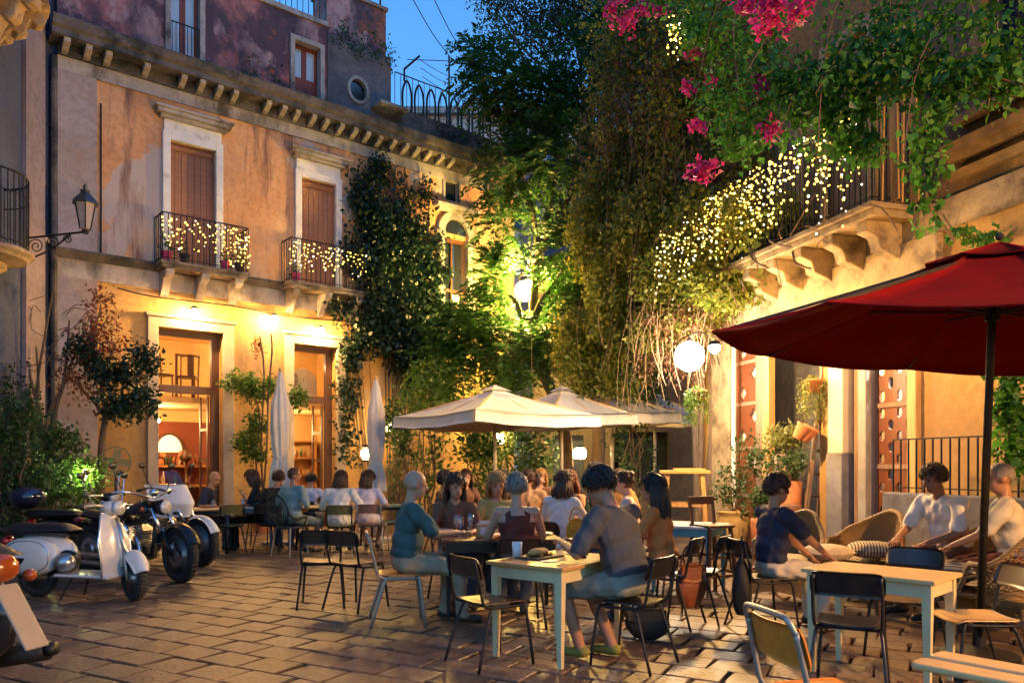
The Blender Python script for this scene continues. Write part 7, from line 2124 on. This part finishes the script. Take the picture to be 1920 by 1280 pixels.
    # arms
    if hands is None: hands = ((0.14, 0.32, hip.z + 0.10), (-0.14, 0.32, hip.z + 0.10))
    wr = []
    for i, s in enumerate((1, -1)):
        el, hn = ik(shs[i], hands[i], 0.285, 0.26, (s * 0.75, -0.25, -0.9))
        cap(shs[i], el, 0.050, 0.042, S)
        cap(el, hn, 0.041, 0.027, S)
        if sleeve > 0.05 and not tank:
            cap(shs[i], shs[i].lerp(el, min(1, sleeve * 2)), 0.062 * min(1.18, w), 0.060 * min(1.15, w), T)
            if sleeve > 0.5: cap(el, el.lerp(hn, min(1, (sleeve - 0.5) * 2)), 0.056, 0.046, T)
        fd = (hn - el).normalized()
        ell(hn + fd * 0.045, (0.038, 0.05, 0.018), S, fd.to_track_quat('Y', 'Z').to_matrix())
        wr.append((hn, fd))
    mb = MB()
    for q in prim:
        if q[0] == 'c': cap_geo(mb, q[1], q[2], q[3], q[4])
        else: mb.ball(q[1], tuple(q[2]), 16, 10, M=q[3])
    me = remesh(mb, voxel, 3)
    # clothing regions from the nearest limb
    n = len(me.polygons)
    C = np.zeros(n * 3)
    me.polygons.foreach_get('center', C)
    C = C.reshape(-1, 3)
    best, idx = np.full(n, 1e9), np.zeros(n, int)
    for q in prim:
        if q[0] == 'c':
            a, b = np.array(q[1]), np.array(q[2])
            ab = b - a
            tt = np.clip(((C - a) @ ab) / (ab @ ab + 1e-9), 0, 1)
            dist = np.linalg.norm(C - a - tt[:, None] * ab, axis=1) - (q[3] + (q[4] - q[3]) * tt)
            mi = np.full(n, q[5])
            if q[6] is not None: mi = np.where(tt > q[6], q[7], q[5])
        else:
            m3 = np.array(q[3]) if q[3] is not None else np.eye(3)
            l = (C - np.array(q[1])) @ m3
            r_ = np.array(q[2])
            k0 = np.linalg.norm(l / r_, axis=1)
            k1 = np.linalg.norm(l / (r_ * r_), axis=1) + 1e-9
            dist = k0 * (k0 - 1) / k1
            mi = np.full(n, q[5])
        u = dist < best
        best = np.where(u, dist, best)
        idx = np.where(u, mi, idx)
    if tank:                                     # bare upper chest and back above the straps
        hgt = (C - np.array(hip)) @ np.array(d)
        xx = np.abs(C[:, 0])
        idx = np.where((idx == T) & (hgt > 0.36) & ((xx > 0.115) | (xx < 0.065) & (hgt > 0.42)), S, idx)
    # fingers, eyes and mouth join the same mesh
    fg = MB()
    for i, (hn, fd) in enumerate(wr):
        q = fd.to_track_quat('Y', 'Z').to_matrix()
        s = (1, -1)[i]
        for k, (ox, ln) in enumerate(((0.027, 0.062), (0.009, 0.072), (-0.009, 0.068), (-0.027, 0.052))):
            fg.tube([hn + q @ V((ox, 0.075, 0)), hn + q @ V((ox * 1.1, 0.085 + ln * 0.45, 0.004)), hn + q @ V((ox * 1.05, 0.085 + ln * 0.8, -0.014)), hn + q @ V((ox, 0.085 + ln * 0.92, -0.034))], [0.0095, 0.0088, 0.0080, 0.0065], 6, mi=0)
        fg.tube([hn + q @ V((-s * 0.03, 0.02, 0)), hn + q @ V((-s * 0.055, 0.05, -0.008)), hn + q @ V((-s * 0.058, 0.085, -0.016))], [0.011, 0.010, 0.0075], 6, mi=0)
    for s in (-1, 1): fg.ball(hl(s * 0.031, 0.082, 0.004), (0.012, 0.007, 0.007), 8, 6, mi=4, M=None)
    fg.ball(hl(0, 0.088, -0.058), (0.022, 0.007, 0.006), 8, 6, mi=5)
    for s in (-1, 1): fg.tube([hl(s * 0.018, 0.090, 0.024), hl(s * 0.046, 0.078, 0.024)], 0.004, 5, mi=6)
    nv0 = len(me.vertices)
    vs0 = np.zeros(nv0 * 3)
    me.vertices.foreach_get('co', vs0)
    nrm = np.zeros(nv0 * 3)
    me.vertices.foreach_get('normal', nrm)
    X, Nn = vs0.reshape(-1, 3), nrm.reshape(-1, 3)
    wgt = np.zeros(nv0)
    for pg, ii in zip(me.polygons, idx):
        if ii in (T, B):
            for vi in pg.vertices: wgt[vi] = 1
    o_ = len(label) * 1.7
    ph = 2.2 * np.sin(X[:, 0] * 9 + o_) + 1.8 * np.sin(X[:, 1] * 11 + X[:, 2] * 4 + o_)
    fold = np.sin(X[:, 2] * 34 + X[:, 0] * 16 + ph * 2.0) * 0.5 + np.sin(X[:, 0] * 38 - X[:, 2] * 22 + X[:, 1] * 20 + ph * 1.7) * 0.5
    vs0 = (X + Nn * (wgt * (0.008 * np.sign(fold) * np.abs(fold) ** 0.7))[:, None]).ravel()
    faces = [tuple(pg.vertices) for pg in me.polygons] + [tuple(i + nv0 for i in fc) for fc in fg.f]
    m2 = bpy.data.meshes.new('body')
    m2.from_pydata([tuple(v) for v in vs0.reshape(-1, 3)] + fg.v, [], faces)
    for m_ in (sk, top, bottom, shoe, EYE_M, LIP, HAIR[hcol]): m2.materials.append(m_)
    m2.polygons.foreach_set('material_index', list(map(int, idx)) + fg.mi)
    m2.polygons.foreach_set('use_smooth', [True] * len(m2.polygons))
    m2.update()
    bpy.data.meshes.remove(me)
    link('body', m2, t)
    # hair
    if hair != 'bald':
        hb = MB()
        hm = HAIR[hcol]
        rr = random.Random(label)
        thick = {'buzz': 0.004, 'short': 0.011, 'long': 0.016, 'bun': 0.009, 'bob': 0.018}[hair]
        def keep(x, y, z):
            if hair in ('buzz', 'short') and (z < -0.055 or (y > -0.05 and z < 0.005) or (abs(x) > 0.055 and z < -0.03)): return False
            if hair in ('buzz', 'short', 'bun'): return not (y > 0.045 and z < 0.068) and z > -0.055 - 0.3 * y * (y < 0) * 0 and not (z < 0.0 and y > 0.0)
            return not (y > 0.04 and z < 0.068) and not (z < -0.02 and y > 0.01)
        nu, nv = 28, 18
        P, ok = [], []
        for i in range(nv + 1):
            for j in range(nu):
                th, ph = math.pi * i / nv - math.pi / 2, 2 * math.pi * j / nu
                nz = 1 + 0.05 * math.sin(ph * 5 + th * 7) + 0.03 * rr.uniform(-1, 1)
                x, y, z = (0.078 + thick * nz) * math.cos(th) * math.cos(ph), -0.010 + (0.098 + thick * nz) * math.cos(th) * math.sin(ph), 0.030 + (0.096 + thick * nz) * math.sin(th)
                P.append((x, y, z))
        F = []
        for i in range(nv):
            for j in range(nu):
                a_ = (i * nu + j, i * nu + (j + 1) % nu, (i + 1) * nu + (j + 1) % nu, (i + 1) * nu + j)
                if all(keep(*P[k]) for k in a_): F.append(a_)
        hb.add([hl(*q) for q in P], F)
        if hair in ('long', 'bob'):
            Lh = 0.34 if hair == 'long' else 0.17
            for k in range(46):
                a = math.pi * (1.0 + (k + rr.random()) / 46)
                x0, y0 = 0.085 * math.cos(a) * 1.05, -0.01 + 0.10 * math.sin(a)
                l = Lh * rr.uniform(0.75, 1.05)
                top_ = hl(x0 * 0.8, y0 * 0.8, 0.08)
                mid = hl(x0 * 1.12, y0 * 1.12, -0.02)
                low = hl(x0 * 1.15 + rr.uniform(-0.02, 0.02), y0 * 1.15 - 0.02, -0.02) + V((0, 0, -l))
                hb.tube(smooth_path([top_, mid, mid.lerp(low, 0.6) + V((rr.uniform(-0.015, 0.015), rr.uniform(-0.02, 0.01), 0)), low], 3), [0.014, 0.016, 0.018, 0.019, 0.019, 0.018, 0.016, 0.014, 0.011, 0.006], 6)
        if hair == 'bun': hb.ball(hl(0, -0.10, 0.09), 0.045, 12, 8)
        nst = {'buzz': 0, 'short': 420, 'long': 260, 'bun': 320, 'bob': 300}[hair]
        ctr = V((0, -0.010, 0.030))
        for k in range(nst):                      # locks combed from the crown over the scalp
            a, b = rr.uniform(0, 2 * math.pi), math.asin(rr.uniform(-0.35, 1))
            q = V((math.cos(b) * math.cos(a), math.cos(b) * math.sin(a), math.sin(b)))
            E_ = lambda v, h: ctr + V((v.x * (0.080 + h), v.y * (0.100 + h), v.z * (0.098 + h)))
            if not keep(*E_(q, thick)): continue
            flow = (q - V((0.015, -0.35, 0.93))) * 1.0 + V((rr.uniform(-0.5, 0.5), rr.uniform(-0.5, 0.5), rr.uniform(-0.3, 0.3)))
            if hair == 'bun': flow = V((0, -1, 0.6)) - q + V((rr.uniform(-0.2, 0.2),) * 3)
            pts, v = [], q.copy()
            ln = rr.uniform(0.25, 0.5)
            for m_ in range(4):
                pts.append(hl(*E_(v, thick + 0.004 + 0.006 * rr.random() - 0.004 * (m_ == 3))))
                tg = flow - v * flow.dot(v)
                v = (v + tg.normalized() * ln * 0.33).normalized()
            hb.tube(pts, [0.006, 0.007, 0.006, 0.002], 5)
        hb.build('hair', hm, t, smooth=True)
    return t
NAVY = cloth('navy_cotton', (0.018, 0.022, 0.05)); TEAL = cloth('teal_cotton', (0.05, 0.105, 0.10)); GREYT = cloth('slate_cotton', (0.055, 0.06, 0.07))
WHITES = cloth('white_linen', (0.68, 0.64, 0.58)); LILAC = cloth('lilac_cotton', (0.55, 0.50, 0.58)); MAROON = cloth('maroon_cotton', (0.12, 0.025, 0.015)); BLUEW = cloth('bluish_white_cotton', (0.5, 0.54, 0.66))
ORNG = cloth('rust_cotton', (0.45, 0.16, 0.04)); SAGE = cloth('sage_cotton', (0.25, 0.32, 0.30)); BLK = cloth('black_cotton', (0.014, 0.013, 0.014)); PINKC = cloth('pale_pink_cotton', (0.58, 0.42, 0.36))
KHAKI = cloth('khaki_cotton', (0.33, 0.25, 0.15)); DENIM = cloth('denim', (0.06, 0.08, 0.12)); OLIVS = cloth('grey_green_cotton', (0.20, 0.21, 0.17)); BROWNT = cloth('brown_print', (0.16, 0.07, 0.04)); CREAMC = cloth('cream_cotton', (0.55, 0.48, 0.36)); BLON = cloth('yellow_cotton', (0.5, 0.34, 0.1))
YSHOE = mat('yellow_green_shoe', (0.22, 0.19, 0.03), 0.6)
# foreground
person('bald man in a teal T-shirt leaning on the dark table', (-0.98, 7.02), 14, TEAL, KHAKI, 'bald', 'grey', 0, 6, (4, 0), ((0.10, 0.46, 0.80), (-0.12, 0.44, 0.79)), sleeve=0.42, voxel=0.010, slim=1.26, scale=1.03, feet=((0.12, 0.5), (-0.12, 0.38)))
person('man in a grey T-shirt eating bent over the cream-legged table', (0.86, 5.60), 142, GREYT, OLIVS, 'short', 'dark', 1, 16, (20, 12), ((0.06, 0.44, 0.80), (-0.18, 0.42, 0.80)), sleeve=0.42, legs=0.46, voxel=0.009, slim=1.28, feet=((0.10, 0.20), (-0.10, 0.34)), shoe=YSHOE, seat=0.47, scale=1.07)
person('man in a navy T-shirt sitting upright facing the wicker armchairs', (2.28, 6.78), 8, NAVY, CREAMC, 'short', 'brown', 1, 4, (2, 5), ((0.12, 0.46, 0.66), (-0.12, 0.42, 0.64)), sleeve=0.40, voxel=0.010, slim=1.2)
person('man in a white T-shirt leaning forward in a wicker armchair', (4.28, 7.42), 195, WHITES, BROWNT, 'short', 'brown', 2, 20, (6, 0), ((0.16, 0.48, 0.70), (-0.16, 0.46, 0.68)), seat=0.5, sleeve=0.40, voxel=0.010, slim=1.22, scale=1.06, feet=((0.16, 0.44), (-0.16, 0.46)))
person('bald man in a pale shirt at the right edge in the lattice armchair', (4.42, 6.72), 150, CREAMC, MAROON, 'buzz', 'grey', 1, 10, (0, 10), ((0.16, 0.46, 0.72), (-0.16, 0.46, 0.70)), seat=0.5, sleeve=0.42, voxel=0.014, slim=1.25, scale=1.05)
person('woman with long dark hair in a rust top beside the brown bag', (1.38, 6.95), 152, ORNG, BLK, 'long', 'dark', 1, 8, (4, 0), ((0.12, 0.42, 0.78), (-0.12, 0.42, 0.78)), sleeve=0.30, voxel=0.011, slim=0.92)
person('woman with grey cropped hair in a maroon top seen from behind', (0.05, 7.0), 95, MAROON, DENIM, 'short', 'grey', 0, 6, (6, 0), ((0.14, 0.42, 0.77), (-0.14, 0.40, 0.77)), sleeve=0.0, voxel=0.010, slim=0.98, tank=True)
person('woman with long brown hair opposite the man in teal', (-0.62, 8.1), 285, BROWNT, DENIM, 'long', 'brown', 0, 10, (6, 10), ((0.12, 0.40, 0.77), (-0.12, 0.40, 0.77)), sleeve=0.3, voxel=0.015, slim=0.92)
person('blonde woman facing the camera behind the woman in maroon', (-0.18, 8.38), 280, BLON, DENIM, 'bob', 'blonde', 0, 8, (4, 0), ((0.12, 0.40, 0.77), (-0.12, 0.40, 0.77)), sleeve=0.3, voxel=0.015, slim=0.9)
person('woman in a loose white shirt turned away in the middle', (0.55, 8.98), 60, WHITES, DENIM, 'bob', 'brown', 0, 8, (4, 10), ((0.14, 0.40, 0.78), (-0.14, 0.40, 0.78)), sleeve=0.75, voxel=0.015, slim=1.0)
person('red-haired woman facing left behind the white shirt', (0.80, 10.1), 235, cloth('peach_cotton', (0.5, 0.25, 0.12)), DENIM, 'bob', 'red', 0, 8, (4, 0), ((0.12, 0.40, 0.77), (-0.12, 0.40, 0.77)), sleeve=0.4, voxel=0.016, slim=0.92)
person('woman in pale pink with tied brown hair facing left', (1.43, 9.08), 168, PINKC, DENIM, 'bun', 'brown', 0, 8, (4, 0), ((0.12, 0.40, 0.77), (-0.12, 0.40, 0.77)), sleeve=0.35, voxel=0.015, slim=0.92)
# by the palazzo
def far(label, px, Y, face, *a, **k):
    p = A(px, 900, Y)
    k.setdefault('voxel', 0.018)
    a = list(a)
    q = random.Random(label)
    if len(a) > 6:                                # (top, bottom, hair, colour, skin, lean, head, hands)
        a[5] = a[5] + q.uniform(-4, 8)
        a[6] = (a[6][0] + q.uniform(-6, 8), a[6][1] + q.uniform(-38, 38))
        z = 0.58 + k.get('seat', 0.46) - 0.46
        pick = q.choice(((0.10, 0.34, z + 0.22), (0.06, 0.26, z + 0.48), (0.18, 0.30, z + 0.16), (0.12, 0.20, z + 0.12)))
        oth = q.choice(((-0.12, 0.36, z + 0.20), (-0.16, 0.22, z + 0.10), (-0.04, 0.30, z + 0.34)))
        a[7] = (pick, oth)
    return person(label, (p.x, p.y), face, *a, **k)
far('bald man in a navy shirt sitting by the first shop door', 378, 13.0, 5, NAVY, DENIM, 'bald', 'grey', 1, 10, (4, 0), None, sleeve=0.4, slim=1.1)
far('dark-haired woman in black at the blue metal table', 490, 13.4, 200, BLK, BLK, 'bob', 'brown', 1, 6, (0, 0), None, sleeve=0.4)
far('brown-haired man in black seen from behind at the blue table', 512, 12.8, 80, BLK, DENIM, 'short', 'brown', 1, 8, (0, 0), None, sleeve=0.45)
far('shaven-headed man in a pale green shirt in the dark rattan chair', 546, 12.25, 60, SAGE, OLIVS, 'buzz', 'brown', 1, 4, (0, 0), None, sleeve=0.45, slim=1.1, legs=0.5, seat=0.5)
far('man in a bluish-white shirt bent over beyond the closed parasol', 574, 13.8, 90, BLUEW, DENIM, 'short', 'dark', 1, 22, (10, 0), None, sleeve=0.42)
far('woman in a long white shirt seen from behind on an olive chair', 634, 12.5, 90, WHITES, WHITES, 'bob', 'brown', 1, 10, (6, 0), None, sleeve=0.9, slim=1.12, legs=0.3)
far('woman in lilac white seen from behind on a pinkish chair', 684, 12.85, 85, LILAC, LILAC, 'bob', 'brown', 1, 10, (4, 0), None, sleeve=0.42, slim=1.0, legs=0.4)
far('woman with pale hair under the nearest open parasol', 1012, 13.0, 275, BROWNT, DENIM, 'bob', 'blonde', 0, 6, (0, 0), None, sleeve=0.4)
far('man in dark clothes facing left under the nearest parasol', 1092, 13.15, 195, BLK, DENIM, 'short', 'dark', 1, 8, (0, 0), None, sleeve=0.4, seat=0.5)
far('woman with dark hair in the crowd behind the blonde woman', 945, 10.9, 250, cloth('plum_cotton', (0.10, 0.03, 0.06)), DENIM, 'long', 'dark', 1, 6, (0, 0), None, sleeve=0.4)
far('man in a tan shirt in the crowd seen from behind', 990, 11.4, 95, cloth('tan_cotton', (0.36, 0.22, 0.12)), DENIM, 'short', 'brown', 1, 6, (0, 0), None, sleeve=0.42, slim=1.15)
far('dark-haired man in charcoal in the crowd facing left', 1128, 10.9, 185, cloth('charcoal_cotton', (0.03, 0.03, 0.035)), DENIM, 'short', 'dark', 1, 8, (0, 0), None, sleeve=0.42, slim=1.15, scale=1.08)
far('woman in ochre in the crowd near the wooden stand', 1165, 11.8, 230, cloth('ochre_cotton', (0.34, 0.18, 0.05)), DENIM, 'bob', 'brown', 0, 6, (0, 0), None, sleeve=0.4)
far('man in dark brown in the crowd behind the man in teal', 828, 10.6, 20, cloth('cocoa_cotton', (0.08, 0.035, 0.02)), DENIM, 'short', 'dark', 1, 8, (0, 0), None, sleeve=0.42, slim=1.15)
far('woman in brown left of the nearest parasol pole', 868, 12.6, 300, BROWNT, DENIM, 'long', 'brown', 0, 6, (0, 0), None, sleeve=0.4)
